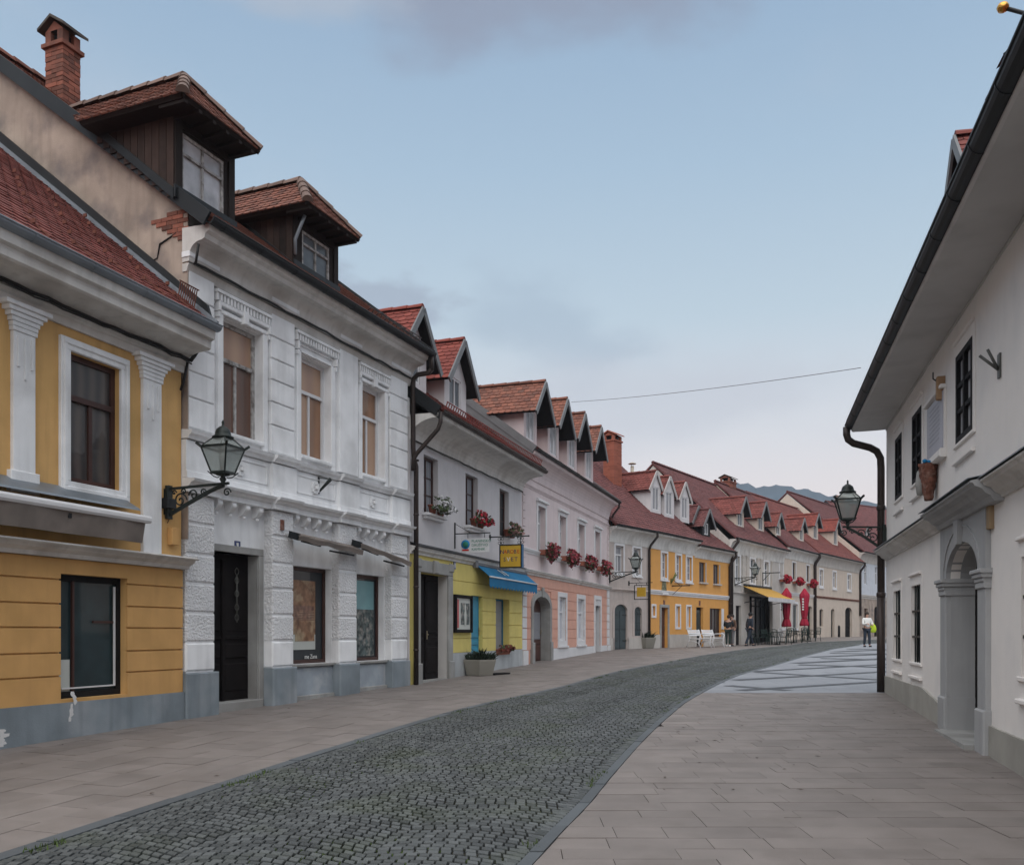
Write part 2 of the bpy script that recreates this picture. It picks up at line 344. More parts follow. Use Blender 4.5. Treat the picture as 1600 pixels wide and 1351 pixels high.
def bands(mb, x0, x1, zs, ops, p=.025, gr=.02, m=0, y=0):
    for za, zb in zip(zs, zs[1:]):
        lo, hi = za+gr/2, zb-gr/2; cut = sorted({lo, hi, *[v for o in ops for v in o[2:4] if lo < v < hi]})
        for c, d in zip(cut, cut[1:]):
            zm = (c+d)/2; iv = sorted([(o[0], o[1]) for o in ops if o[2] < zm < o[3]]); x = x0
            for a, b in iv+[(x1, x1)]:
                a2 = min(a, x1)
                if a2-x > .01: mb.box(x, a2, y-p, y-.001, c, d, m)
                x = max(x, b)
def clip_row(poly, b):
    xs = []
    for (p, q), (p2, q2) in zip(poly, poly[1:]+poly[:1]):
        if (q <= b) != (q2 <= b): xs.append(p+(p2-p)*(b-q)/(q2-q))
    return (min(xs), max(xs)) if len(xs) >= 2 else None
def tiles(mb, P0, U, V, poly, tw=.2, th=.17, t=.02, m=0, mu=None, round_=True):
    P0 = Vector(P0); U = Vector(U).normalized(); V = Vector(V).normalized(); Nn = U.cross(V)
    if Nn.z < 0: Nn = -Nn
    mb.slab([P0+U*a+V*b-Nn*.005 for a, b in poly], -Nn*.06, m if mu is None else mu, .3)
    bs = [q for _, q in poly]; b0, b1 = min(bs), max(bs); n = max(1, int(round((b1-b0)/th))); th = (b1-b0)/n
    for i in range(n):
        b = b0+i*th; iv = clip_row(poly, b+th*.5)
        if not iv: continue
        a = iv[0]-(tw/2 if i % 2 else 0); wob = rr(-.003, .003)
        while a < iv[1]-.01:
            a0, a1 = max(a, iv[0]), min(a+tw, iv[1]); a += tw
            if a1-a0 < .03: continue
            h = t*rr(.85, 1.25)+wob; r = rnd(); l = .004
            f = lambda aa, bb, hh: P0+U*aa+V*bb+Nn*hh
            if round_: bot = [f(a0+l, b+.02, h), f((a0*3+a1)/4, b-.012, h), f((a0+a1*3)/4, b-.012, h), f(a1-l, b+.02, h)]
            else: bot = [f(a0+l, b-.01, h), f(a1-l, b-.01, h)]
            mb.face(bot+[f(a1-l, min(b+th*1.05, b1), h*.25), f(a0+l, min(b+th*1.05, b1), h*.25)], m, r)
            for p, q in zip(bot, bot[1:]): mb.face([p-Nn*h, q-Nn*h, q, p], m, r*.6)
def ridge(mb, a, b, rad=.11, m=0, step=.38):
    a = Vector(a); b = Vector(b); L = (b-a).length; n = max(1, int(L/step)); d = (b-a)/n
    side = d.normalized().cross(Vector((0, 0, 1))).normalized(); up = side.cross(d.normalized())
    for i in range(n):
        r0 = rad*1.12; r1 = rad*.92; p = a+d*i; q = a+d*(i+1.06); k = 7; rv = rnd()
        for j in range(k-1):
            t0, t1 = PI*j/(k-1), PI*(j+1)/(k-1)
            e = lambda c, r, t: c+side*math.cos(t)*r+up*(math.sin(t)*r-.03)
            mb.face([e(p, r0, t0), e(q, r1, t0), e(q, r1, t1), e(p, r0, t1)], m, rv)
        mb.face([p+side*math.cos(PI*j/(k-1))*r0+up*(math.sin(PI*j/(k-1))*r0-.03) for j in range(k)], m, rv*.5)
def frame(H, x0, x1, z0, z1, y, style='T', fm=WFR, gm=G_DARK, bw=.06, parent=None, name='window', mul=.045, sp=None, dy=.03):
    """window joinery as one part, its glass as a sub-part"""
    mb = MB(); p = parent or H.e; yy = y-dy
    if sp:
        pts = arch_pts(x0, x1, sp, z1); pin = arch_pts(x0+bw, x1-bw, sp, z1-bw)
        for i in range(len(pts)-1): mb.slab([(pts[i][0], yy, pts[i][1]), (pts[i+1][0], yy, pts[i+1][1]), (pin[i+1][0], yy, pin[i+1][1]), (pin[i][0], yy, pin[i][1])], (0, .05, 0))
        mb.box(x0, x0+bw, yy, y+.02, z0, sp); mb.box(x1-bw, x1, yy, y+.02, z0, sp); mb.box(x0+bw, x1-bw, yy, y+.02, z0, z0+bw); zt = sp
    else:
        mb.box(x0, x0+bw, yy, y+.02, z0, z1); mb.box(x1-bw, x1, yy, y+.02, z0, z1)
        mb.box(x0+bw, x1-bw, yy, y+.02, z0, z0+bw); mb.box(x0+bw, x1-bw, yy, y+.02, z1-bw, z1); zt = z1-bw
    xc = (x0+x1)/2; zi = z0+bw; h = z1-z0
    if style == 'T':
        zt2 = z0+h*.66; mb.box(x0+bw, x1-bw, yy-.02, y+.02, zt2-mul*.6, zt2+mul*.6); mb.box(xc-mul/2, xc+mul/2, yy, y+.02, zi, zt2-mul*.6)
    elif style == 'X':
        zt2 = z0+h*.66; mb.box(x0+bw, x1-bw, yy-.01, y+.02, zt2-mul/2, zt2+mul/2); mb.box(xc-mul/2, xc+mul/2, yy, y+.02, zi, zt2-mul/2); mb.box(xc-mul/2, xc+mul/2, yy, y+.02, zt2+mul/2, zt)
    elif isinstance(style, tuple):
        nx, nz = style
        for i in range(1, nx): xx = x0+bw+(x1-x0-2*bw)*i/nx; mb.box(xx-mul/2, xx+mul/2, yy, y+.02, zi, zt)
        for i in range(1, nz):
            zz = zi+(h-2*bw)*i/nz
            for j in range(nx):
                a = x0+bw+(x1-x0-2*bw)*j/nx+(mul/2 if j else 0); b = x0+bw+(x1-x0-2*bw)*(j+1)/nx-(mul/2 if j < nx-1 else 0); mb.box(a, b, yy+.008, y+.02, zz-mul*.3, zz+mul*.3)
    o = mb.build(name, fm, p)
    if gm:
        gb = MB()
        if isinstance(gm, tuple) and not sp:
            zt2 = z0+(z1-z0)*.66
            for k2, (a, b, c, d) in enumerate(((x0+.01, x1-.01, zt2, z1-.01), (x0+.01, xc, z0+.01, zt2), (xc, x1-.01, z0+.01, zt2))): gb.face([(a, y, c), (b, y, c), (b, y, d), (a, y, d)], k2)
        elif sp: gb.face([(x0+.01, y, z0+.01), (x1-.01, y, z0+.01)]+[(a, y, b) for a, b in arch_pts(x0+.01, x1-.01, sp, z1-.01)[::-1]])
        else: gb.face([(x0+.01, y, z0+.01), (x1-.01, y, z0+.01), (x1-.01, y, z1-.01), (x0+.01, y, z1-.01)])
        # sub-part (or sub-part's sibling when already nested)
        gb.build('pane', gm, o if parent is None else parent)
    return o
def surround(mb, x0, x1, z0, z1, w=.1, p=.03, m=0, y=0, sill=0, bottom=True, head=0, b=.008):
    mb.box(x0-w, x0, y-p, y-.001, z0, z1, m, b=b); mb.box(x1, x1+w, y-p, y-.001, z0, z1, m, b=b); mb.box(x0-w, x1+w, y-p, y-.001, z1, z1+w, m, b=b)
    if bottom: mb.box(x0-w, x1+w, y-p, y-.001, z0-w, z0, m, b=b)
    if sill: mb.box(x0-w-.04, x1+w+.04, y-p-sill, y-.001, z0-w-.07, z0-w, m, b=b)
    if head: mb.box(x0-w-.04, x1+w+.04, y-p-head, y-.001, z1+w, z1+w+.06, m, b=b); mb.box(x0-w-.01, x1+w+.01, y-p-head*.5, y-.001, z1+w+.06, z1+w+.1, m, b=b)
def gutter(H, x0, x1, y, z, r=.07, m=ZINC, name='gutter'):
    mb = MB(); n = 8
    out = [(y-r*math.cos(PI*i/n), z-r*math.sin(PI*i/n)) for i in range(n+1)]; inn = [(y-r*.82*math.cos(PI*i/n), z-r*.82*math.sin(PI*i/n)) for i in range(n+1)][::-1]
    mb.prof(x0, x1, out+inn); mb.tube([(x0, y-r, z), (x1, y-r, z)], .012, 6)
    x = x0+.3
    while x < x1-.1:
        for i in range(n): a = out[i]; b = out[i+1]; mb.beam((x, a[0], a[1]), (x, b[0], b[1]), .03, .012)
        x += .9
    return mb.build(name, m, H.e)
def body(mb, L, z0, z1, dep, pitch_z, m=0, y0=0, gable=True):
    """side and back walls with gables up to pitch_z at mid depth"""
    for x, s in ((0, 1), (L, -1)):
        pts = [(x, y0+.001, z0), (x, dep, z0), (x, dep, z1), (x, dep/2, pitch_z), (x, y0+.001, z1)]
        mb.face(pts if s < 0 else pts[::-1], m)
    mb.face([(0, dep, z0), (L, dep, z0), (L, dep, z1), (0, dep, z1)][::-1], m)
def roof(H, x0, x1, ov, ze, pitch, dep, tm=TILE, tw=.2, th=.17, m2=DARKM, mu=None, ridge_m=None, cut=None, rnd_=True, vh=.22):
    """gabled roof: eave line at y=-ov, z=ze; returns roof object"""
    mb = MB(); ym = dep/2; c = math.cos(math.atan(pitch)); s = math.sin(math.atan(pitch)); ls = (ym+ov)/c
    tiles(mb, (x0, -ov, ze), (1, 0, 0), (0, c, s), cut or [(0, 0), (x1-x0, 0), (x1-x0, ls), (0, ls)], tw, th, round_=rnd_)
    zr = ze+(ym+ov)*pitch
    mb.slab([(x0, ym, zr), (x1, ym, zr), (x1, dep+ov, ze), (x0, dep+ov, ze)], (0, -.04, -.06), 0, .4)
    ridge(mb, (x0, ym, zr+.03), (x1, ym, zr+.03), .11, 1)
    o = mb.build('roof', [tm, ridge_m or tm], H.e); H.roof = o; H.rz_ = lambda y: ze+(y+ov)*pitch; H.ridge_z = zr
    for x, sg in ((x0, -1), (x1, 1)):
        vb = MB()
        vb.beam((x+sg*.02, -ov, ze-.05), (x+sg*.02, ym, zr-.05), .04, vh, up=(0, 0, 1)); vb.beam((x+sg*.02, ym, zr-.05), (x+sg*.02, dep+ov, ze-.05), .04, vh)
        vb.build('verge_flashing', m2, o)
    return o
def chimney(H, x, y, w, d, z0, z1, m=BRICK, parent=None):
    mb = MB(); z = z0; i = 0
    mb.box(x-w/2+.012, x+w/2-.012, y-d/2+.012, y+d/2-.012, z, z1-.5, 2, .3)
    while z < z1-.5:
        o = .06 if i % 2 else -.06
        for a, b in ((-w/2, o-.004), (o+.004, w/2)):
            for c, d2 in ((-d/2, -o-.004), (-o+.004, d/2)): k = rr(-.004, .007); mb.box(x+a-(k if a < o-.1 else 0), x+b, y+c-k, y+d2, z, z+.068, 0, rnd())
        z += .078; i += 1
    mb.box(x-w/2-.05, x+w/2+.05, y-d/2-.05, y+d/2+.05, z, z+.07, 0, .4); z += .07
    for sx in (-1, 1):
        for sy in (-1, 1): mb.box(x+sx*w/2-sx*.0, x+sx*(w/2-.13), y+sy*d/2, y+sy*(d/2-.13), z, z+.22, 0, rnd())
    z += .22; mb.box(x-w*.3, x+w*.3, y-d*.3, y+d*.3, z-.25, z-.02, 1)
    for sg in (-1, 1): mb.slab([(x-w/2-.09, y+sg*(d/2+.1), z), (x+w/2+.09, y+sg*(d/2+.1), z), (x+w/2+.09, y, z+.2), (x-w/2-.09, y, z+.2)], (0, 0, .05), 2)
    mb.face([(x-w/2, y-d/2, z), (x-w/2, y+d/2, z), (x-w/2, y, z+.17)], 0); mb.face([(x+w/2, y-d/2, z), (x+w/2, y+d/2, z), (x+w/2, y, z+.17)], 0)
    return mb.build('chimney', [m, KFR, mat('sooty_slab', (.07, .06, .052), var=.4, bump=.8) if m is BRICK else m], parent or H.roof)
def gdormer(H, xc, w, ze, zp, yf, over=.25, side=.22, wm=WARMW, tm=TILE, bm=BARGE, gm=None, fm=WFR, glm=G_LIGHT, win=None, fw=None, th=.17, deep=0, name='dormer', wf=True):
    """gabled roof dormer with its own walls, roof, boards and window"""
    rz = H.rz_; inv = lambda z: yf+(z-rz(yf))/((rz(1)-rz(0)))
    mb = MB(); h = w/2; z0 = rz(yf)-.06; zw = ze
    sl = (zp-ze)/(h+side); zwt = ze+side*sl-.05   # wall top where roof crosses
    wx0, wx1, wz0, wz1 = win if win else (xc-h*.62, xc+h*.62, z0+.12, zwt-.12)
    if win and wz1 > zwt-.05 or win and wf: wz1 = zwt-.05
    wall(mb, xc-h, xc+h, z0, zwt, [(wx0, wx1, wz0, wz1)], y=yf, dep=.08)
    mb.face([(xc-h, yf-deep, zwt), (xc+h, yf-deep, zwt), (xc, yf-deep, zp-.06)], 1 if gm else 0)
    if deep: mb.box(xc-h, xc+h, yf-deep, yf, zwt-.03, zwt, 1 if gm else 0)
    for sx in (-1, 1):
        mb.face([(xc+sx*h, yf, z0), (xc+sx*h, inv(zwt), zwt), (xc+sx*h, yf, zwt)], 0)
    d = mb.build(name, [wm, gm or wm], H.e)
    rb = MB()
    for sx in (-1, 1):
        A = Vector((xc+sx*(h+side), yf-over-deep, ze)); B = Vector((xc, yf-over-deep, zp)); V = (B-A).normalized(); ls = (B-A).length
        b1 = inv(ze)-A.y; b2 = inv(zp)-A.y
        tiles(rb, A, (0, 1, 0), V, [(0, 0), (b1, 0), (b2, ls), (0, ls)], .2, th, mu=1)
    ridge(rb, (xc, yf-over-deep, zp+.02), (xc, inv(zp), zp+.02), .09)
    rb.build('dormer_roof', [tm, BLACKB], d)
    bb = MB()
    for sx in (-1, 1):
        bb.beam((xc+sx*(h+side+.02), yf-over-deep-.02, ze-.07), (xc+sx*.003, yf-over-deep-.02, zp-.05), .04, .16, up=(0, -1, 0) if False else (0, 0, 1))
    bb.build('barge_board', bm, d)
    frame(H, wx0, wx1, wz0, wz1, yf+.05, (2, 1), fm, glm, bw=.05, parent=d, name='window_frame')
    return d
G_UMBER = curtain('dark_brown_pane', (.15, .075, .05), (.10, .055, .04), 4)
# ---------------------------------------------------------------- street plan
pJ = at(283, 13.76); pA = (pJ[0]-.330*9, pJ[1]-.944*9)
pB = at(291, 13.79); pC = at(640, 20.24); pD = at(815, 27.9); pE = at(951, 39.3); pF = at(1014, 42.2)
pF2 = at(1085, 46.56); pG = at(1140, 50.6); pH = at(1272, 64.8); pI = at(1343, 74.2); pK = at(1420, 86.0)
pR = at(1385, 18.35); pR2 = (pR[0]-.265*16, pR[1]-16)
H1 = House(pA, pJ, 'ochre_house', 'ochre plastered house with white pilasters and a dark shop window, nearest on the left')
H2 = House(pB, pC, 'white_house', 'ornate white stucco house with two dark wooden roof dormers and rusticated piers')
H3 = House(pC, pD, 'white_and_yellow_house', 'house white above and yellow below with blue awning over the pavement')
H4 = House(pD, pE, 'pink_house', 'pink house with salmon ground floor, arched stone door and four black gabled dormers')
H5 = House(pE, pF, 'beige_house', 'small beige house with arched blue green shutters between pink and orange houses')
H6 = House(pF, pF2, 'orange_house', 'orange house with three white gabled dormers behind the first white bench end')
H6b = House(pF2, pG, 'orange_house', 'orange house with lower roof and two black gabled dormers behind the bench')
k = H6b.L
mid = Vector(pG)+(Vector(pH)-Vector(pG)).normalized()*9.9
H7 = House(pG, mid, 'cafe_house', 'light grey cafe house with pilasters behind the yellow awning')
H7b = House(mid, pH, 'cream_house', 'cream house with red geranium boxes behind the red parasols')
H8 = House(pH, pI, 'beige_corner_house', 'plain beige house with arched doors and brown string course at far end of street')
H9 = House(pI, pK, 'pale_blue_house', 'pale bluish house at the far end, beige gable rising above its neighbour')
HR = House(pR, pR2, 'white_corner_house', 'white house on the right with arched stone portal, black windows and deep black gutter')
# ================================================================ H1 ochre house
def build_h1():
    H = H1; L = H.L; e = H.e
    win = H.r(106.8, 186, 548, 751.8); shop = H.r(92.2, 196.4, 895.6, 1092.7)
    zg = H.gz(L)-.35; ztop = H.z(0, 372, .45)
    dz = H.z(0, 470); zc0 = H.z(0, 861, .1); zc1 = H.z(0, 838, .3); zpl = H.z(0, 1105.7)
    zpl = (zpl+H.z(282, 1083))/2
    win2 = (win[0]-2.55, win[1]-2.55, win[2], win[3]); shop2 = (shop[0]-2.9, shop[1]-2.9, shop[2], shop[3])
    ops = [win, win2, shop, shop2]
    zt = H.z(0, 430)
    mb = MB(); wall(mb, 0, L, zg, zt+.7, ops, dep=.14, m=0)
    body(mb, L, zg, zt+.7, 10, zt+4.6)
    mb.build('wall', OCHRE, e)
    gz = [zpl, H.z(0, 1060.8), H.z(0, 1021.7), H.z(0, 979.3), H.z(0, 939.6), H.z(0, 898.9), zc0]
    mb = MB(); bands(mb, 0, L, gz, [shop, shop2], p=.03, gr=.022); mb.build('banded_ground_floor', OCHRE2, e)
    mb = MB(); bands(mb, 0, L, [zg, zpl+.01], [(shop[0], shop[1], shop[2], 9), (shop2[0], shop2[1], shop2[2], 9)], p=.06, gr=.0)
    # flaked patches on the plinth
    o = mb.build('plinth', GREYP, e)
    for px, w, za, zb in ((112, .10, .25, .62), (4, .22, .05, .25)):
        pm = MB(); x = H.u(px, .06)
        for i in range(7):
            z = H.gz(x)+za+(zb-za)*i/7; ww = w*rr(.4, 1); x2 = x+rr(-.05, .05); n = 8
            pm.face([(x2+math.cos(2*PI*q/n)*ww*rr(.3, .6), -.0625-.0006*i, z+math.sin(2*PI*q/n)*(zb-za)/9*rr(.7, 1.2)) for q in range(n)])
        pm.build('flaked_patch', PATCH, o)
    # shop cornice
    y = 0; mb = MB()
    mb.prof(0, L+.05, [(0, zc0), (-.10, zc0+.0), (-.12, zc0+.05), (-.2, zc0+.09), (-.26, zc0+.17), (-.28, zc1-.02), (-.30, zc1), (0, zc1+.05)])
    mb.build('shop_cornice', CORN, e)
    # pilasters with capitals
    for (a, b) in ((21, 55.4), (224, 252.4)):
        x0, x1 = H.u(a, .05), H.u(b, .05); mb = MB(); xs = [(x0, x1)]
        if a < 100: xs.append((x0-2.55, x1-2.55))
        for x0, x1 in xs:
            mb = MB(); zb = zc1+.03 if a > 100 else H.z(60, 768)
            mb.box(x0, x1, -.055, -.001, zb, dz-.3, b=.006)
            if a < 100: mb.box(x0-.05, x1+.05, -.075, -.001, zb-.05, zb+.2, b=.01)
            for i in range(6): q = .02+i*i*.0062; mb.box(x0-q, x1+q, -.06-q*.5, -.001, dz-.3+i*.055, dz-.3+(i+1)*.055-.004, b=.004)
            for s in (-.10, 0, .10): mb.box((x0+x1)/2+s-.014, (x0+x1)/2+s+.014, -.075, -.055, dz-.72-(.14 if s == 0 else 0), dz-.36)
            for sx, xx in ((-1, x0), (1, x1)):   # curved white corners beside the capital
                pts = [(xx+sx*.0, dz+.035)]+[(xx+sx*.22*(1-math.cos(t*PI/10)) , dz-.24+.275*math.sin(t*PI/10)) for t in range(6)]
                P = [(p, -.03, q) for p, q in pts]; mb.slab(P if sx < 0 else P[::-1], (0, .028, 0))
            mb.build('pilaster', W1, e)
    mb = MB(); surround(mb, *win, w=.16, p=.05, sill=0); surround(mb, win[0]-.07, win[1]+.07, win[2]-.07, win[3]+.07, w=.06, p=.075)
    mb.build('window_surround', W1, e)
    mb = MB(); surround(mb, *win2, w=.16, p=.05); mb.build('window_surround', W1, e)
    for wq in (win, win2): frame(H, *wq, .10, 'T', BFR, G_PEACH2, bw=.075, mul=.06)
    for wq in (shop, shop2):
        o = frame(H, *wq, .12, (1, 1), KFR, G_TEAL, bw=.085, name='shop_window')
        mb = MB(); x = wq[0]+.32; mb.box(x-.015, x+.015, .085, .14, wq[2]+.08, wq[3]-.08); mb.box(x+.35, wq[1]-.08, .09, .13, wq[3]-.62, wq[3]-.59); mb.build('glazing_bar', BFR, o)
        mb = MB(); a, b, c, d = wq[0]+.12, wq[1]-.13, wq[2]+.12, wq[3]-.12
        for bx in ((b, b+.018, c, d), (a, b, c-.0, c+.018)): mb.box(bx[0], bx[1], .075, .1, bx[2], bx[3])
        mb.build('trim', WFR, o)
        mb = MB(); mb.box(wq[0]+.09, wq[0]+.28, .110, .117, wq[2]+.09, wq[2]+.5); mb.build('notice', POSTW, o)
    # entablature, cove, gutter
    zf = H.z(0, 441, .12); zcv = zf+.02; ze = H.z(0, 338, .67); d = .62
    mb = MB(); mb.prof(0, L+.02, [(0, dz), (-.04, dz), (-.05, dz+.1), (-.09, dz+.12), (-.11, zf), (0, zf)])
    n = 8; cv = [(-.12-.38*(1-math.cos(PI/2*i/n)), zcv+.0+(ze-.35-zcv)*math.sin(PI/2*i/n)) for i in range(n+1)]
    mb.prof(0, L+.01, [(0, zcv)]+cv+[(-.53, ze-.33), (-.54, ze-.22), (-.60, ze-.2), (-.61, ze-.08), (0, ze-.06)])
    mb.build('cornice', CORN, e)
    mb = MB(); x = 0
    pts = []
    while x < L+.1: pts.append((x, -.15-rr(0, .015), zf+.02+rr(-.012, .02))); x += .22
    mb.tube(pts, .022, 6); mb.tube([(p[0], p[1]-.02, p[2]-.035+rr(-.02, .02)) for p in pts], .013, 5)
    mb.tube([(L, -.17, zf), (L+.06, -.2, zf+.1), (L+.1, -.3, zf+.28), (L+.08, -.34, zf+.4)], .03, 6); mb.tube([(L-.02, -.14, zf), (L-.03, -.1, zf-.2), (L-.08, -.06, zf-.45)], .02, 6)
    mb.build('cable', CABLE, e)
    gutter(H, 0, L+.05, -.62, ze-.0, .085, ZINC)
    H.rz_ = None
    zb = H.z(0, 215) ; pitch = .80
    r = roof(H, 0, L-.02, .60, ze+.02, pitch, 10, TILE, .19, .15, ZINC)
    # snow hooks and guard
    mb = MB(); c = math.cos(math.atan(pitch)); s = math.sin(math.atan(pitch))
    for row in range(1, 8):
        x = .2+(row % 2)*.3
        while x < L:
            b = row*.5; p = Vector((x, -.6+b*c, ze+.06+b*s)); mb.beam(p, p+Vector((0, -.06, .0)), .02, .05); x += .62
    for xx in (L-3.6, L-2.9, L-2.2, L-1.5, L-.9, L-.4):
        p = Vector((xx, -.62+.15, ze+.16)); mb.beam(p, p+Vector((0, .5*c, .5*s)), .012, .02)
    for i in range(9): q = L-.42+.045*i; mb.beam((q, -.28, ze+.28), (q, -.34, ze+.55), .012, .012)
    mb.beam((L-.45, -.34, ze+.55), (L-.02, -.34, ze+.55), .014, .014)
    mb.build('snow_guard', mat('rusty_steel', (.14, .05, .035), var=.3), r)
    # strip of metal flashing up the neighbour's wall
    mb = MB(); mb.slab([(L+.02, -.55, ze+.04), (L+.02, 5, ze+.04+5.55*pitch), (L+.02, 5, ze+.34+5.55*pitch), (L+.02, -.45, ze+.34)], (.05, 0, 0)); mb.build('wall_flashing', DARKM, r)
    # meter boxes
    mb = MB(); x = H.u(258, .05); z = H.z(258, 782); mb.box(x-.02, x+.17, -.12, -.005, z-.12, z+.03, b=.01); mb.tube([(x+.08, -.07, z-.12), (x+.09, -.06, z-.25), (x+.05, -.05, z-.33)], .006, 5); mb.build('junction_box', DARKM, e)
    mb = MB(); x = H.u(270, .05); z = H.z(270, 838); mb.box(x-.06, x+.1, -.09, -.005, z-.13, z+.12, b=.008); mb.build('gas_box', OCHRE2, e)
    # rolled awning
    a = empty('rolled_awning', H.w(0, 0, zc1+.3), H.rz, label='rolled grey brown shop awning with white bar on the ochre house front', cat='awning')
    z0 = H.z(0, 812, .42); zc = zc1+.3; x1 = H.u(232, .38)
    mb = MB(); mb.prof(.3, x1-.08, [(-.0, .52+zc1-zc+.25), (-.30, .40+zc1-zc+.2), (-.32, .37+zc1-zc+.2), (0, .44+zc1-zc+.25)]); mb.build('cover', ZINC, a)
    mb = MB(); mb.prof(.3, x1, [(-.36, .1), (-.42, .1), (-.44, .13), (-.44, .17), (-.42, .2), (-.36, .2)]); mb.build('front_bar', WHITEM, a)
    mb = MB(); mb.tube([(.3, -.2, .12), (x1-.05, -.2, .12)], .1, 10); k = 40
    for i in range(k):
        xa = .3+(x1-.36)*i/k; xb = .3+(x1-.36)*(i+1)/k; ya = -.40-.02*math.sin(i*.9); yb = -.40-.02*math.sin((i+1)*.9)
        mb.face([(xa, ya, .1), (xb, yb, .1), (xb, yb+.05, -.17), (xa, ya+.05, -.17)]); mb.face([(xa, ya+.01, .1), (xb, yb+.01, .1), (xb, yb+.06, -.17), (xa, ya+.06, -.17)])
    mb.build('cloth', AWG, a)
    mb = MB()
    x = .8
    while x < x1: mb.beam((x, -.001, .05), (x, -.38, .05), .05, .06); mb.beam((x-.4, -.3, .02), (x+.4, -.3, -.02), .03, .04); x += 1.9
    mb.build('folding_arm', DARKM, a)
build_h1()
# ================================================================ H2 ornate white house
def build_h2():
    H = H2; L = H.L; e = H.e; R = .18   # R = how far the wall panels lie behind the piers
    piers = [(H.u(291), H.u(336.5)), (H.u(426.3), H.u(459.4)), (H.u(530.6), H.u(558.2)), (H.u(612.6), H.u(637.3))]
    pz = 313
    seams = [H.z(pz, q) for q in (1048.8, 1002.6, 956.8, 911, 865.9, 818.5, 772.5)]; zpl = seams[0]
    zg = H.gz(0)-.35
    zc0, zc1 = seams[-1], H.z(428.75, 775.3, .12)   # frieze bottom, lower cornice top
    zs1 = H.z(428.75, 708.5, .12); zs0 = H.z(428.75, 720, .1)
    door = (piers[0][1]+.02, H.u(404, -R), zg, H.z(400, 868, -R))
    w1 = (piers[1][1]+.03, H.u(518, -R), H.z(470, 1037, -R), H.z(470, 884, -R)); w2 = (piers[2][1]+.03, H.u(600, -R), H.z(565, 1032.5, -R), H.z(565, 896.5, -R))
    zh = H.z(345, 494.4, -.06); zb = H.z(400, 690, -.06)
    U = [(H.u(345, -.06), H.u(407, -.06)), (H.u(467, -.06), H.u(514, -.06)), (H.u(562.8, -.06), H.u(598, -.06))]
    ups = [(a, b, zb, zh) for a, b in U]
    zw = H.z(318, 391, .1)+.5
    mb = MB()
    wall(mb, 0, L, zg, zc0+.15, [door, w1, w2], y=R, dep=.22)
    wall(mb, 0, L, zc0+.15, zw, ups, y=.06, dep=.2)
    mb.face([(0, .06, zc0+.15), (L, .06, zc0+.15), (L, R, zc0+.15), (0, R, zc0+.15)])
    mb.face([(L, 0, zg), (L, 10, zg), (L, 10, zw), (L, 5, zw+3.4), (L, 0, zw)])
    mb.build('wall', W1, e)
    zr_ = lambda y: H.z(333, 343, .52)+(y+.50)*.77-.04
    mb = MB(); mb.face([(-.001, R, zg), (-.001, R, zr_(R)), (-.001, 5, zr_(5)), (-.001, 10, zr_(0)), (-.001, 10, zg)]); mb.face([(0, 10, zg), (0, 10, zw), (L, 10, zw), (L, 10, zg)])
    mb.slab([(-.005, -.03, 3), (-.005, R+.1, 3), (-.005, R+.1, zr_(R+.1)), (-.005, -.03, zr_(-.03))], (.02, 0, 0))
    mb.build('gable_wall', BEIGEG, e)
    # broken plaster with bricks at the corner
    mb = MB()
    for i in range(7):
        for j in range(3):
            if j > (0, 0, 1, 1, 2, 2, 1)[i]: continue
            y = -.05+j*.21+(i % 2)*.1; z = zw-.42+i*.066; mb.box(-.012-rr(0, .008), -.0052, y, y+.2, z, z+.058, 0, rnd())
    mb.build('exposed_brick', BRICK, e)
    mb = MB(); p = [(-.012, .18, zw-.3), (-.012, .5, zw-.42), (-.012, .55, zw-.62), (-.012, .8, zw-.7), (-.012, .82, zw-.9), (-.012, 1.0, zw-.98)]
    mb.tube(p, [.01, .014, .008, .012, .007, .003], 5); mb.build('crack', KFR, e)
    # piers: rough blocks with smooth lowest block, grey plinth
    for i, (a, b) in enumerate(piers):
        mb = MB()
        for j, (z0, z1) in enumerate(zip(seams, seams[1:])): mb.box(a, b, 0, R+.02 if i else R+.1, z0+.012, z1-.012, 0 if j == 0 else 1, b=.025); mb.box(a+.02, b-.02, .022, R, z0-.012, z0+.012, 0)
        mb.build('pier', [W1, W1R], e)
        mb = MB(); mb.box(a-.04, b+.05, -.045, R+.01, zg, zpl-.01, 0, b=.02); mb.build('pier_plinth', GREYP, e)
    # frieze + lower cornice + parapet + upper string, stepping forward over the piers
    def stepped(mb, prof_, over):
        segs = []; x = -.0
        for a, b in piers: segs += [(x, a-.04, 0), (a-.04, b+.04, .07)]; x = b+.04
        segs.append((x, L, 0))
        for a, b, q in segs:
            if b-a > .01: mb.prof(a, b, [(y-(q if y < .05 else 0), z) for y, z in prof_])
    mb = MB(); h = zc1-zc0
    stepped(mb, [(R, zc0+.0), (.0, zc0), (.0, zc0+h*.45), (-.03, zc0+h*.5), (-.05, zc0+h*.7), (-.11, zc0+h*.8), (-.12, zc1-.02), (-.13, zc1), (R, zc1+.03)], 0)
    mb.build('lower_cornice', W1, e)
    mb = MB(); stepped(mb, [(.09, zc1+.02), (.02, zc1+.02), (.02, zc1+.12), (.035, zc1+.13), (.035, zs0-.02), (.09, zs0-.02)], 0)
    stepped(mb, [(.09, zs0), (.0, zs0), (-.02, zs0+.04), (-.06, zs0+.07), (-.07, zs1-.02), (-.08, zs1), (.09, zs1+.02)], 0)
    mb.build('parapet_band', W1, e)
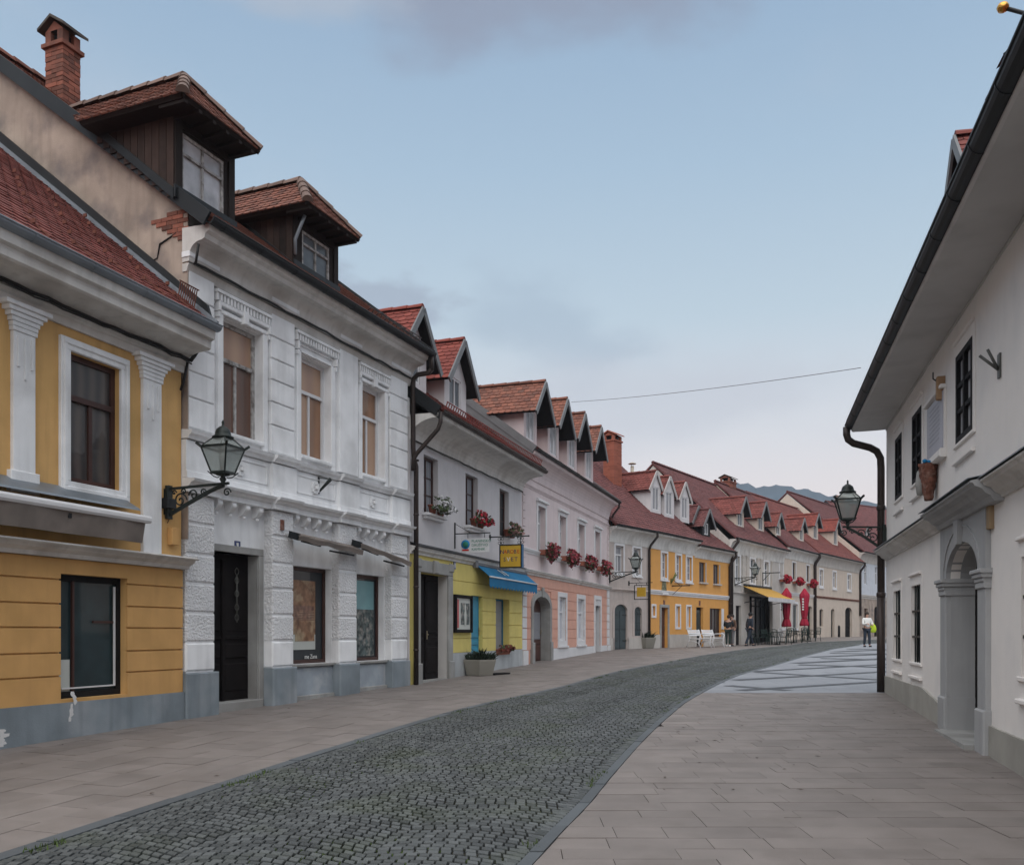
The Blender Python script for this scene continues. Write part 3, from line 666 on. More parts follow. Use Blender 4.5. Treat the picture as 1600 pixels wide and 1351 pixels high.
    for i, (a, b) in enumerate(((0, 1), (1, 2), (2, 3))):
        x0, x1 = piers[a][1]+.12, piers[b][0]-.12; mb = MB(); z0, z1 = zc1+.2, zs0-.08
        for q in ((x0, x1, z1-.02, z1), (x0, x1, z0, z0+.02), (x0, x0+.02, z0, z1), (x1-.02, x1, z0, z1)): mb.box(q[0], q[1], .02, .036, q[2], q[3])
        xc = (x0+x1)/2-(.05 if i else .1); zc = (z0+z1)/2
        for t in range(8): mb.lathe([(0.0, 0), (.035, .01), (.03, .03), (0, .045)], 6, (xc+.07*math.cos(t*PI/4), .03, zc+.07*math.sin(t*PI/4)))
        for t in range(10): c = (xc+.085*math.cos(t*PI/5), .03, zc+.085*math.sin(t*PI/5)); mb.obox(c, (.03, 0, 0), (0, .035, 0), (0, 0, .03), 0)
        mb.obox((xc, .02, zc), (.03, 0, 0), (0, .06, 0), (0, 0, .03)); mb.build('rosette_panel', W1, e)
    for i in range(3):   # corbels under the cornice
        x0, x1 = piers[i][1], piers[i+1][0]
        for q in range(4):
            x = x0+(x1-x0)*(q+.5)/4.25-.02; mb = MB()
            mb.prof(x-.055, x+.055, [(R, zc0), (.03, zc0), (.02, zc0-.07), (.06, zc0-.13), (.1, zc0-.17), (R, zc0-.2)]); mb.lathe([(0, -.05), (.05, -.03), (.06, 0), (.04, .04), (0, .05)], 8, (x, .055, zc0-.07)); mb.lathe([(0, -.03), (.03, -.015), (.03, .02), (0, .03)], 8, (x, .11, zc0-.22))
            mb.build('corbel', W1, e)
    # upper pilasters
    ztop = H.z(440, 488, 0); zz = [H.z(440, q) for q in (700, 669, 633.6, 599.5, 567, 533, 489)]
    zz[0] = zs1+.05
    for i, (a, b) in enumerate(((H.u(293), H.u(333)), (H.u(422), H.u(458.7)), (H.u(529), H.u(558)), (H.u(608.6), H.u(635.5)))):
        mb = MB()
        if i == 2: mb.box(a, b, -.03, .059, zz[0], zz[-1], b=.01)
        else:
            for z0, z1 in zip(zz, zz[1:]): mb.box(a, b, -.03, .059, z0+.012, z1-.012, b=.012); mb.box(a+.01, b-.01, .0, .05, z0-.012, z0+.012)
        mb.box(a-.03, b+.03, -.06, .059, ztop+.01, ztop+.07, b=.01); mb.box(a-.06, b+.06, -.09, .059, ztop+.07, ztop+.15, b=.01)
        mb.build('pilaster', W1, e)
    # dentil friezes and window surrounds
    zd = H.z(345, 461, .03)
    for i, (a, b) in enumerate(U):
        x0 = (H.u(333), H.u(458.7), H.u(558))[i]+.03; x1 = (H.u(422), H.u(529), H.u(608.6))[i]-.03; mb = MB(); n = 17
        for q in range(n): xx = x0+(x1-x0)*(q+.2)/n; mb.box(xx, xx+(x1-x0)/n*.55, -.05, .059, zd-.1, zd+.02, b=.006); 
        mb.box(x0, x1, -.07, .059, zd+.02, zd+.07); mb.box(x0, x1, .03, .059, zd-.14, zd-.1)
        mb.build('dentil_frieze', W1, e)
        mb = MB(); wd = .13
        mb.box(a-wd, a, .0, .059, zs1+.03, zh+.02, b=.01); mb.box(b, b+wd, .0, .059, zs1+.03, zh+.02, b=.01)
        if i != 1: mb.box(a-wd, b+wd, -.01, .059, zh+.02, zh+.09, b=.01); mb.box(a-wd-.02, b+wd+.02, -.04, .059, zh+.13, zh+.2, b=.01); mb.box((a+b)/2-.07, (a+b)/2+.07, -.06, .059, zh+.0, zh+.22, b=.015)
        else:
            mb.box(a, b, .0, .059, zh+.02, zh+.05)
        for sx in (a-wd, b+wd): mb.box(sx-.03, sx+.03, -.05, .059, zh+.04, zh+.18, b=.01); mb.box(sx-.02, sx+.02, -.03, .059, zh-.05, zh+.03)
        mb.box(a-.02, b+.02, -.02, .059, zb-.06, zb, b=.01)
        mb.build('window_surround', W1, e)
        frame(H, a, b, zb, zh, .21, 'T', GFR if i == 0 else WFR, [(G_PEACH, G_UMBER, G_UMBER), (G_PEACH, G_PEACH, G_BROWN), (G_BROWN, G_BROWN, G_PEACH)][i], bw=.07, mul=.05)
    # crown cornice
    ze = H.z(333, 343, .52); zk = H.z(311.6, 420, .05); mb = MB(); n = 8
    zk = min(zk, ze-.5)
    mb.prof(-.02, L+.02, [(.06, zk-.12), (-.02, zk-.12), (-.05, zk-.04), (-.07, zk), (.06, zk)])
    cv = [(-.08-.22*(1-math.cos(PI/2*i/n)), zk+.12+(ze-.26-zk-.12)*math.sin(PI/2*i/n)) for i in range(n+1)]
    mb.prof(-.02, L+.02, [(.06, zk+.02), (-.07, zk+.03), (-.08, zk+.10)]+cv+[(-.36, ze-.24), (-.38, ze-.17), (-.44, ze-.14), (-.47, ze-.05), (.06, ze-.03)])
    mb.build('crown_cornice', CORN, e)
    mb = MB(); pts = []; x = .05
    while x < L: pts.append((x, -.11-rr(0, .02), zk+.02+rr(-.012, .02))); x += .25
    mb.tube(pts, .02, 6); mb.tube([(.05, -.11, zk), (.0, -.18, zk-.02), (-.03, -.26, zk+.25)], .02, 6); mb.build('cable', CABLE, e)
    gutter(H, -.1, L+.12, -.52, ze, .085, DARKM)
    pitch = .77
    roof(H, -.1, L+.1, .50, ze+.03, pitch, 10, TILEO, .18, .14, DARKM)
    # little snow rail by the right end
    mb = MB(); s = math.sin(math.atan(pitch)); c = math.cos(math.atan(pitch))
    for q in range(7): x = L-2+q*.32; mb.tube([(x, -.2, ze+.2), (x, -.3, ze+.33), (x+.03, -.2, ze+.38), (x, -.1, ze+.3)], .012, 5)
    mb.beam((L-2, -.3, ze+.34), (L, -.3, ze+.34), .015, .015); mb.build('snow_rail', PIPEB, H.roof)
    chm = H.O-H.n*3.3  # chimney by the gable
    xx = H.u(91, -3.9); chimney(H, xx+.1, 3.9, .38, .42, H.rz_(3.5)-.1, H.z(91, 40, -3.9), BRICK)
    # ---- two big hipped timber dormers
    for i, (pl, pr, pt) in enumerate(((285, 407, 140), (481, 563, 318))):
        dfront = .40   # roof edge, metres in front of the facade
        x0 = H.u(pl, dfront); x1 = H.u(pr, dfront); zc = (H.z(pl, pt, dfront)+H.z(pr, (240, 371)[i], dfront))/2
        sd = .40; yf = .10; a, b = H.u((272.6, 458)[i], -yf), H.u((364.8, 526.6)[i], -yf); zt = zc+.02; rz = H.rz_; inv = lambda z: (z-rz(0))/pitch
        z0 = rz(yf)-.1; mb = MB()
        wx0, wx1 = H.u((284, 472)[i], -yf), H.u((350, 515)[i], -yf); wz0, wz1 = z0+.14, zt-.22
        wall(mb, a, b, z0, zt, [(wx0, wx1, wz0, wz1)], y=yf, dep=.08, m=0)
        for xx in (a, b-.14): mb.box(xx, xx+.14, yf-.03, yf-.001, z0, zt, 0, .3)
        mb.box(a+.14, b-.14, yf-.025, yf-.001, wz1+.04, zt, 0, .2)
        q = a; y = yf
        yb = inv(zt)
        while y < yb:      # vertical side planks
            zz0 = rz(y)-.08
            for xx, o in ((a, -.02), (b, .0)): mb.box(xx+o, xx+o+.02, y+.004, min(y+.135, yb), zz0, zt, 1, rnd())
            y += .14
        d = mb.build('timber_dormer', [DWOOD, PLANK], e)
        rb = MB(); hip = .9; zr = zc+.86; xm = (x0+x1)/2; yfr = -dfront; yh = yfr+.75; 
        ye = inv(zc); yr = inv(zr)
        for A, B, sg in ((x0, xm, 1), (x1, xm, -1)):
            V = Vector((xm-A, 0, zr-zc)); ls = V.length
            tiles(rb, (A, yfr, zc), (0, 1, 0), V, [(0, 0), (ye-yfr, 0), (yr-yfr, ls), (yh-yfr, ls)], .17, .13, mu=2)
        V = Vector((0, yh-yfr, zr-zc)); ls = V.length
        tiles(rb, (x0, yfr, zc), (1, 0, 0), V, [(0, 0), (x1-x0, 0), (xm-x0+.01, ls), (xm-x0-.01, ls)], .17, .13, mu=2)
        ridge(rb, (xm, yh, zr+.02), (xm, yr, zr+.02), .1, 1, .33); ridge(rb, (x0, yfr, zc+.03), (xm, yh, zr+.03), .09, 1, .33); ridge(rb, (x1, yfr, zc+.03), (xm, yh, zr+.03), .09, 1, .33)
        rb.build('dormer_roof', [TILEO, RIDGE, DWOOD], d)
        sb = MB(); sb.box(x0+.04, x1-.04, yfr+.05, yf+.1, zc-.05, zc-.02, 0, .2)
        for xa, xb in ((x0+.04, a+.0), (b, x1-.04)): sb.slab([(xa, yf+.1, zc-.05), (xb, yf+.1, zc-.05), (xb, ye, zc-.05), (xa, ye, zc-.05)], (0, 0, .02), 0, .2)
        x = x0+.1
        while x < x1: sb.beam((x, yfr+.02, zc-.075), (x, yf, zc-.075), .07, .05, 0, .5); x += .3
        sb.build('eave_boards', DWOOD, d)
        frame(H, wx0, wx1, wz0, wz1, yf+.04, 'X', GFR, G_LIGHT if i == 0 else G_GREY, bw=.05, mul=.04, parent=d, name='window_frame')
        fb = MB(); fb.slab([(a-.05, yf-.02, z0+.12), (a-.05, yb, rz(yb)+.12), (a-.05, yb, rz(yb)-.02), (a-.05, yf-.02, z0-.05)], (.03, 0, 0)); fb.box(a-.05, b+.02, yf-.06, yf-.03, z0-.02, z0+.17); fb.build('flashing', DARKM, d)
        if i == 1: tb = MB(); tb.tube([(a+.0, yfr+.25, zc-.1), (a-.03, yfr+.3, zc-.25), (a-.02, yf-.06, zc-.5), (a-.02, yf-.06, z0+.25)], .03, 8); tb.build('downpipe', ZINC, d)
    # ---- ground floor door
    mb = MB(); dx0, dx1 = door[0], door[1]; sw = .16
    zl0 = H.z(400, 868, -R)
    mb.box(dx0-.05, dx1+.11, R-.03, R+.2, zl0-.0, zl0+.12, b=.01); mb.box(dx1-.02, dx1+.11, R-.03, R+.0-.001, zg, zl0-.001, b=.01); mb.box(dx1-.03, dx1, R+.02, R+.38, zg, zl0-.002)
    mb.box(dx0, dx1+.02, R-.08, R+.3, zg, H.gz(dx0)+.16, b=.01); mb.build('door_surround', STONE, e)
    zt = H.gz(dx0)+.16; da, db = dx0, dx1-.03; yd = R+.20; mb = MB(); mb.box(da, db, yd, yd+.05, zt, zl0, 0)
    xm = (da+db)/2-.05
    for a, b in ((da+.05, xm-.04), (xm+.06, db-.06)):
        mb.box(a, b, yd-.02, yd-.001, zt+.15, zt+.62, b=.02); mb.box(a, b, yd-.02, yd-.001, zt+.7, zt+.95, b=.02); mb.box(a, b, yd-.03, yd-.001, zt+1.02, zt+1.08, b=.01); mb.box(a, b, yd-.015, yd-.001, zt+1.15, zl0-.25, b=.02)
    mb.box(xm-.03, xm+.05, yd-.05, yd-.001, zt, zl0-.1, b=.015); dr = mb.build('door', DDOOR, e)
    mb = MB(); a = (xm+.06+db-.06)/2
    mb.tube([(a, yd-.04, zt+1.3), (a, yd-.04, zl0-.35)], .012, 6)
    for k, zz2 in enumerate((1.38, 1.55, 1.78, 2.0, 2.15)):
        for sx in (-1, 1): mb.tube([(a+sx*.05*math.sin(t*PI/5), yd-.04, zt+zz2-.06+.13*t/5) for t in range(6)], .007, 5)
    mb.build('door_grille', mat('old_pewter', (.10, .10, .09), rough=.5, metal=.5), dr)
    mb = MB(); mb.lathe([(0, 0), (.03, .01), (.03, .03), (0, .04)], 8, (da+.16, yd-.06, zt+1.22)); mb.tube([(da+.16, yd-.08, zt+1.24), (da+.26, yd-.09, zt+1.3)], .012, 6); mb.tube([(da+.16, yd-.08, zt+1.24), (da+.06, yd-.08, zt+1.28)], .01, 6); mb.build('handle', mat('brass', (.35, .3, .2), metal=.8, rough=.35), dr)
    mb = MB(); x = H.u(370.5, -R); z = H.z(366, 851, -R); mb.box(x-.07, x+.07, R-.012, R-.001, z-.07, z+.07, 0); mb.box(x-.02, x+.02, R-.015, R-.0125, z-.04, z+.04, 1); mb.box(x-.03, x-.02, R-.015, R-.0125, z+.0, z+.04, 1); mb.build('house_number_plate', [BTXT, WTXT], e)
    # ---- show windows with posters
    for i, q in enumerate((w1, w2)):
        o = frame(H, *q, R+.17, (1, 1), BFR, G_DARK, bw=.07, name='show_window'); pb = MB(); y = R+.16
        a, b, c, d = q[0]+.06, q[1]-.24, q[2]+.1, q[3]-.12; h = d-c
        if i == 0:
            mb = MB(); mb.box(a, b-.09, y-.012, y-.008, c+.28*h, d-.08*h, 0); mb.box(a, b-.09, y-.012, y-.008, c+.10*h, c+.28*h-.001, 1); mb.box(a+.35*(b-a), b-.12, y-.016, y-.0125, c+.2*h, c+.4*h, 2)
            for t in range(8): mb.box(a, b-.12, y-.0145, y-.0122, c+h*(.42+.02*t), c+h*(.425+.02*t), 2)
            mb.box(a, b-.12, y-.0142, y-.0122, c+.45*h, c+.62*h, 3); mb.build('poster', [SEPIA, POSTW, SEPIA, mat('poster_houses', (.16, .075, .05), var=.6, scale=12, bump=0, coat=.5)], o)
        else:
            mb = MB(); mb.box(a, b+.06, y-.012, y-.008, c+.62*h, d, 0); mb.box(a, b+.06, y-.012, y-.008, c, c+.62*h-.001, 1); mb.build('poster', [POSTB, POSTG], o)
        mb = MB(); mb.box(q[0]-.05, q[1]+.06, R-.09, R+.12, q[2]-.05, q[2]-.002, b=.008); mb.build('window_sill', STONE, o)
        mb = MB(); mb.box(q[0]-.03, q[1]+.1, R-.04, R-.001, zg, q[2]-.06, 0, b=.01); mb.box(q[0]-.1, q[1]+.2, R-.09, R+.02, zg, H.gz(q[0])+.1, 1, b=.01); mb.build('apron', [mat('patched_blue_grey_plinth', (.30, .34, .38), var=.15, stain=(.48, .49, .50), sta=.8, stscale=1.8), STONE], e)
        if i == 0: SHOPTXT = (o, q, y, c)
    # wall mounted bits on the pier: brown box
    mb = MB(); x = H.u(440); z = H.z(440, 820); mb.box(x-.04, x+.04, -.03, .0, z-.09, z+.09); mb.build('bell_box', RELIEF, e)
    # downpipe at right corner
    mb = MB(); xr = L+.02; yv = -.07
    zz = ze-.05
    mb.tube([(L+.05, -.52, zz), (L+.05, -.52, zz-.33)], .055, 10, 0)
    mb.tube([(L+.05, -.52, zz-.30), (L+.04, -.45, zz-.38), (L+.0, -.2, zz-.40), (L+.0, -.10, zz-.48), (L+.0, -.09, zz-.6), (L, -.09, zz-2.0), (L+.04, -.09, zz-2.25), (L+.1, -.11, zz-2.4), (L+.1, -.11, g(20))], .055, 10, 0)
    for z in (1.2, 2.6, 4.2, 5.4): mb.lathe([(.062, -.02), (.066, 0), (.062, .02)], 10, (L+.1, -.11, z))
    mb.build('downpipe', PIPEB, e)
    # closed shop blinds: two small drooping awnings
    for i, (pl, pr, py, py2) in enumerate(((455, 560, 834, 857), (553, 636, 847, 876))):
        x0, x1 = H.u(pl, .1), H.u(pr, .15); z = H.z(pl, py, .1); z2 = H.z(pr, py2, .15)
        a = empty('folded_awning', H.w(x0, -.05, z), H.rz, label=('folded grey shop blind above the left show window of the white house', 'folded grey shop blind above the right show window, next to the downpipe')[i], cat='awning', group='folded blinds on the white house')
        Lx = x1-x0; dz = z2-z; mb = MB(); n = 14
        for k in range(n):
            f0, f1 = k/n, (k+1)/n; s0, s1 = .03*math.sin(k*1.3), .03*math.sin(k*1.3+1.3)
            P = [(Lx*f0, .0, dz*f0+.06), (Lx*f1, .0, dz*f1+.06), (Lx*f1, -.22, dz*f1-.03+s1*.4), (Lx*f0, -.22, dz*f0-.03+s0*.4)]
            mb.slab(P, (0, 0, -.02), 0, rnd())
            mb.face([(Lx*f0, -.22, dz*f0-.03), (Lx*f1, -.22, dz*f1-.03), (Lx*f1, -.2, dz*f1-.12+s1*.5), (Lx*f0, -.2, dz*f0-.12+s0*.5)], 0)
        mb.build('cloth', AWG, a); mb = MB(); mb.tube([(0, -.1, -.02), (Lx, -.1, dz-.02)], .035, 8); mb.beam((.02, 0, 0), (.02, -.2, -.06), .05, .12); mb.beam((.3, -.05, -.09), (.75, -.15, -.12+dz*.3), .03, .04); mb.beam((Lx*.6, -.0, dz*.6-.14), (Lx*.85, -.2, dz*.85-.17), .03, .03); mb.build('roller_and_arm', DARKM, a)
    # flag holder on parapet
    x = H.u(500, .0); z = H.z(500, 757, 0); a = empty('flag_holder', H.w(x, .03, z), H.rz, label='black V shaped iron flag holder on the white house parapet', cat='flag holder')
    mb = MB(); mb.box(-.02, .02, -.01, .01, -.17, .15); mb.tube([(0, 0, -.14), (.06, -.22, .12)], .02, 6); mb.tube([(0, 0, -.14), (.12, -.2, .1)], .02, 6); mb.beam((0, 0, .13), (.08, -.2, .1), .015, .015); mb.build('bracket', IRON, a)
build_h2()
# ---------------------------------------------------------------- shared bits for the plainer houses
def base_body(H, zt, dep, zr, wm, ops, zlow=None, dw=.16, low=None, y=0, rev=None):
    """facade wall (optionally a second colour below zlow) + sides"""
    L = H.L; zg = min(H.gz(0), H.gz(L))-.35
    mb = MB()
    if zlow: wall(mb, 0, L, zlow, zt, ops, dep=dw)
    else: wall(mb, 0, L, zg, zt, ops, dep=dw)
    mb.build('wall', wm, H.e)
    if zlow: mb = MB(); wall(mb, 0, L, zg, zlow, ops, dep=dw, mr=1); mb.build('ground_floor_wall', [low, rev or low], H.e)
    mb = MB(); body(mb, L, zg, zt, dep, zr); mb.build('side_wall', wm, H.e)
    return zg
def cove(H, zb, ze, out, m=CORN, x0=0, x1=None, name='cornice'):
    mb = MB(); n = 7; x1 = H.L if x1 is None else x1; h = ze-zb
    cv = [(-.04-(out-.16)*(1-math.cos(PI/2*i/n)), zb+.08+(h-.2)*math.sin(PI/2*i/n)) for i in range(n+1)]
    mb.prof(x0, x1, [(0, zb), (-.03, zb), (-.04, zb+.06)]+cv+[(-out+.09, ze-.10), (-out+.08, ze-.02), (0, ze-.02)]); return mb.build(name, m, H.e)
def string(H, x0, x1, z0, z1, p=.1, m=CORN, cap=None, name='string_course'):
    mb = MB(); h = z1-z0; mb.prof(x0, x1, [(0, z0), (-p*.3, z0), (-p*.35, z0+h*.3), (-p*.8, z0+h*.55), (-p*.85, z1-.03), (-p, z1-.025), (-p, z1), (0, z1+.03)])
    return mb.build(name, m, H.e)
def pipe(H, pts, r=.05, m=PIPEB, name='downpipe'):
    mb = MB(); mb.tube(pts, r, 8); 
    z = pts[-1][2]+.8
    while z < pts[-2][2]: mb.lathe([(r+.008, -.02), (r+.012, 0), (r+.008, .02)], 8, (pts[-1][0], pts[-1][1], z)); z += 1.5
    return mb.build(name, m, H.e)
def door(H, x0, x1, z0, z1, y, m=DDOOR, sp=None, glass_=None, name='door', handle='r', leaves=1):
    mb = MB()
    if sp: mb.slab([(x0, y, z0), (x1, y, z0)]+[(a, y, b) for a, b in arch_pts(x0, x1, sp, z1)[::-1]], (0, .05, 0))
    else: mb.box(x0, x1, y, y+.05, z0, z1)
    n = leaves; w = (x1-x0)/n; top = (sp or z1)-.1
    for i in range(n):
        a, b = x0+w*i+.09, x0+w*(i+1)-.09
        if b-a < .1: a, b = x0+w*i+.04, x0+w*(i+1)-.04
        h = top-z0
        for c, d in ((.06, .32), (.36, .42), (.46, .98)):
            if glass_ and c > .4: continue
            mb.box(a, b, y-.02, y-.001, z0+h*c, z0+h*d, b=.015)
    if n == 2: mb.box((x0+x1)/2-.025, (x0+x1)/2+.025, y-.04, y-.001, z0, top+.05, b=.01)
    o = mb.build(name, m, H.e)
    hx = x1-.07 if handle == 'r' else x0+.07
    if n == 2: hx = (x0+x1)/2+.07
    hb = MB(); hb.box(hx-.015, hx+.015, y-.035, y-.02, z0+.95, z0+1.15); hb.tube([(hx, y-.03, z0+1.06), (hx, y-.07, z0+1.06), (hx-.09, y-.07, z0+1.06)], .01, 6); hb.build('handle', mat('brass', (.35, .3, .2), metal=.8, rough=.35), o)
    if glass_: gb = MB(); gb.box(x0+.1, x1-.1, y-.012, y-.002, z0+(top-z0)*.46, z0+(top-z0)*.98); gb.build('pane', glass_, o)
    return o
def flowers(name, loc, rz, w, label, group, red=REDF, hang=.25, up=.18, dep=.2, n=130, pot='box', potm=None, leaf=LEAF, leafn=.6, ps=.035, cat='flower box'):
    e = empty(name, loc, rz, label=label, cat=cat, group=group)
    mb = MB()
    if pot == 'box': mb.prof(-w/2, w/2, [(-.10, 0), (.08, 0), (.10, .16), (-.12, .16)])
    else:
        k = 2
        for i in range(k):
            if i: mb.build('pot', potm or TERRA, e); mb = MB()
            mb.lathe([(.07, 0), (.10, .17), (.115, .17), (.115, .2), (.09, .2), (.085, .17)], 12, (-w/4+w/2*i, 0, 0))
    mb.build('pot' if pot != 'box' else 'trough', potm or TERRA, e)
    fb = MB(); lb = MB()
    for i in range(int(n*2.2)):
        t = rr(-1, 1); x = t*w*.56; a = rr(0, PI*2); q = rnd()**.45
        y = -.04-dep*(.25+q*abs(math.cos(a))); z = .14+up*math.sin(a)*q if math.sin(a) > 0 else .14+hang*math.sin(a)*q*rr(.5, 1.05); x *= (1-.35*abs(math.sin(a))*q)
        if z < .1: y = min(y, -.13)
        z *= 1; c = Vector((x, y, z)); isl = rnd() < leafn
        nrm = Vector((rr(-1, 1), rr(-1.6, .2), rr(-.3, 1.2))).normalized(); tx = nrm.cross(Vector((rr(-1, 1), rr(-1, 1), rr(-1, 1)))).normalized(); ty = nrm.cross(tx)
        if isl:
            s = rr(.035, .075); lb.face([c+tx*s, c+ty*s*.7+nrm*.01, c-tx*s, c-ty*s*.7], 0, rnd())
        else:
            k = random.randint(3, 5)
            for j in range(k):
                c2 = c+Vector((rr(-1, 1), rr(-1, 1), rr(-1, 1)))*.028+Vector((0, -.02, .01)); s = ps*rr(.5, 1); t1 = (tx*rr(-1, 1)+ty*rr(-1, 1)).normalized(); t2 = nrm.cross(t1)
                fb.face([c2+t1*s, c2+t2*s, c2-t1*s, c2-t2*s], 0, rnd())
    lb.build('leaves', leaf, e); fb.build('blossoms', red, e); return e
def text(body_, size, loc, rot, m, parent, name='lettering', ext=.002, align='CENTER'):
    cu = bpy.data.curves.new(name, 'FONT'); cu.body = body_; cu.size = size; cu.extrude = ext; cu.align_x = align; cu.resolution_u = 2
    cu.materials.append(m); t = bpy.data.objects.new(name, cu); scene.collection.objects.link(t)
    me = bpy.data.meshes.new_from_object(t.evaluated_get(bpy.context.evaluated_depsgraph_get())); bpy.data.objects.remove(t)
    o = bpy.data.objects.new(name, me); scene.collection.objects.link(o); o.parent = parent; o.location = loc; o.rotation_euler = rot; return o
def shop_lettering():
    w = [x for x in scene.objects if x.name == 'show_window'][0]; x0 = H2.u(461, -.35); z = H2.z(490, 1028, -.35)
    text('me Zana', .115, (H2.u(484, -.35), .325, z), (PI/2, 0, 0), WTXT, w)
shop_lettering()
# ================================================================ H3 white and yellow house
def build_h3():
    H = H3; L = H.L; e = H.e
    UZ = (H.z(662, 800, 0), H.z(662, 709, 0))
    U = [(H.u(a), H.u(b))+UZ for a, b in ((662, 684.5), (727.4, 746.6), (780.7, 795))]
    zl = H.z(645, 865); zt0 = H.z(645, 852, .1)
    zg0 = H.gz(3)
    dr = (H.u(654.3), H.u(698), H.gz(1)-.1, H.z(654.3, 893))
    bd = (H.u(735), H.u(752.8), zg0+.1, H.z(735, 929.5)); wg = (H.u(773.4), H.u(794.7), H.z(773.4, 1021.9), H.z(773.4, 934.3))
    ze = (H.z(686, 646, .75)+H.z(843, 726, .75))/2; zb = H.z(657, 694, .02)
    ops = U+[dr, bd, wg]
    zg = base_body(H, ze-.1, 9.4, ze+4, WARMW, ops, zl, .24, YEL)
    for i, q in enumerate(U): frame(H, *q, .16, (2, 3), BFR, G_CURT if i < 2 else G_DARK, bw=.06, mul=.035)
    o = frame(H, *wg, .2, (1, 1), mat('blue_window_paint', (.02, .12, .2)), G_CURT, bw=.05, name='shop_window')
    zp = H.z(704.7, 1020); mb = MB()
    bands(mb, H.u(705), L-.02, [zg, zp], [dr, bd, (wg[0], wg[1], wg[2], 9)], p=.035, gr=0); mb.build('plinth', mat('pale_grey_plinth', (.40, .42, .43), stain=(.28, .3, .31), sta=.5, streak=.3), e)
    mb = MB(); zs = [zp+.0]+[zp+.36*i for i in range(1, 8) if zp+.36*i < zl-.12]+[zl-.01]; bands(mb, H.u(704.7), L-.02, zs, [bd, wg], p=.025, gr=.018); mb.build('banded_ground_floor', YEL, e)
    mb = MB(); surround(mb, *dr[:2], dr[2]-.2, dr[3], w=.28, p=.06, bottom=False, b=.015); mb.box((dr[0]+dr[1])/2-.16, (dr[0]+dr[1])/2+.1, -.12, -.061, dr[3]+.0, dr[3]+.3, b=.02)
    for sx in (dr[0]-.14, dr[1]+.14): mb.box(sx-.16, sx+.16, -.10, -.061, dr[2]-.2, dr[2]+.55, b=.02); mb.box(sx-.14, sx+.14, -.09, -.061, dr[3]+.1, dr[3]+.3, b=.02)
    mb.box(dr[0], dr[1], -.05, .24, zg, H.gz(1)+.04); mb.build('door_surround', STONE, e)
    for s in (0, 1): pass
    mb = MB(); x = dr[1]; mb.box(x-.02, x+.0, .0, .22, H.gz(1), dr[3]); mb.build('door_reveal', SOFFIT, e)
    door(H, dr[0], dr[1], H.gz(1)+.04, dr[3], .22, DDOOR, leaves=2)
    door(H, bd[0], bd[1], bd[2], bd[3], .09, BLUED, glass_=None)
    for nm, px, z in (('house_number_plate', 708, H.z(707, 883)),):
        mb = MB(); x = H.u(px); mb.box(x-.06, x+.06, -.05, -.03, z-.09, z+.09, 0); mb.box(x-.02, x+.02, -.053, -.0505, z-.06, z+.06, 1); mb.build(nm, [BTXT, WTXT], e)
    string(H, 0, L-.02, zl, zt0, .13, CORN)
    mb = MB(); mb.slab([(0, 0, zt0+.09), (L-.02, 0, zt0+.09), (L-.02, -.16, zt0+.01), (0, -.16, zt0+.01)], (0, 0, .012)); mb.build('string_flashing', DARKM, e)
    for q in (U[0], U[1]):
        mb = MB(); mb.box(q[0]-.1, q[1]+.22, -.16, -.001, q[2]-.07, q[2]-.01, b=.01); mb.box(q[0]-.05, q[1]+.15, -.1, -.001, q[2]-.14, q[2]-.07, b=.01); mb.build('window_sill', WFR, e)
    cove(H, zb, ze-.02, .78)
    mb = MB(); pts = []; x = .1
    while x < L-.1: pts.append((x, -.08-rr(0, .02), zb-.01+rr(-.01, .01))); x += .3
    mb.tube(pts, .018, 6); mb.build('cable', CABLE, e)
    gutter(H, .05, L+.1, -.74, ze+.02, .075, PIPEB)
    pitch = .75; roof(H, .02, L+.05, .70, ze+.05, pitch, 9.4, TILE, .2, .16, DARKM)
    mb = MB(); mb.slab([(.0, -.74, ze-.02), (.0, .5, ze+.92), (.0, .5, ze+.68), (.0, -.72, ze-.2)], (.04, 0, 0)); mb.build('verge_board', DARKM, H.roof)
    mb = MB(); x = .6; c = math.cos(math.atan(pitch)); s = math.sin(math.atan(pitch))
    while x < L:
        mb.beam((x, -.60, ze+.16), (x, -.66, ze+.34), .03, .014); x += .14
    mb.beam((.6, -.66, ze+.33), (L, -.66, ze+.33), .02, .02); mb.beam((.6, -.63, ze+.2), (L, -.63, ze+.2), .02, .02); mb.build('snow_guard', mat('red_steel', (.22, .06, .05)), H.roof)
    # dormers
    for px, py in ((661, 480), (725.8, 531)):
        xc = H.u(px, -.15); zp2 = H.z(px, py, -.15); zc = zp2-1.24
        gdormer(H, xc, 1.5, zc, zp2, .40, over=.25, side=.30, tm=TILER, bm=BARGE, glm=G_GREY, win=(xc-.42, xc+.38, H.rz_(.4)+.14, zc+.0))
    pipe(H, [(.05, -.72, ze-.03), (.05, -.72, ze-.25), (.05, -.66, ze-.4), (-.05, -.2, ze-.92), (-.06, -.12, ze-1.05), (-.06, -.11, ze-1.3)], .05, PIPEB)
    # blue awning
    x0, x1 = H.u(741.5), H.u(819); z1 = H.z(741.5, 880); aw = empty('blue_awning', H.w(x0, 0, z1), H.rz, label='blue shop awning with scalloped edge over the yellow ground floor', cat='awning')
    w = x1-x0; mb = MB(); D = .42; dz = -.34
    mb.slab([(0, -.02, 0), (w, -.02, 0), (w, -D, dz), (0, -D, dz)], (0, 0, -.01))
    mb.build('cloth', AWB, aw)
    mb = MB(); n = 17
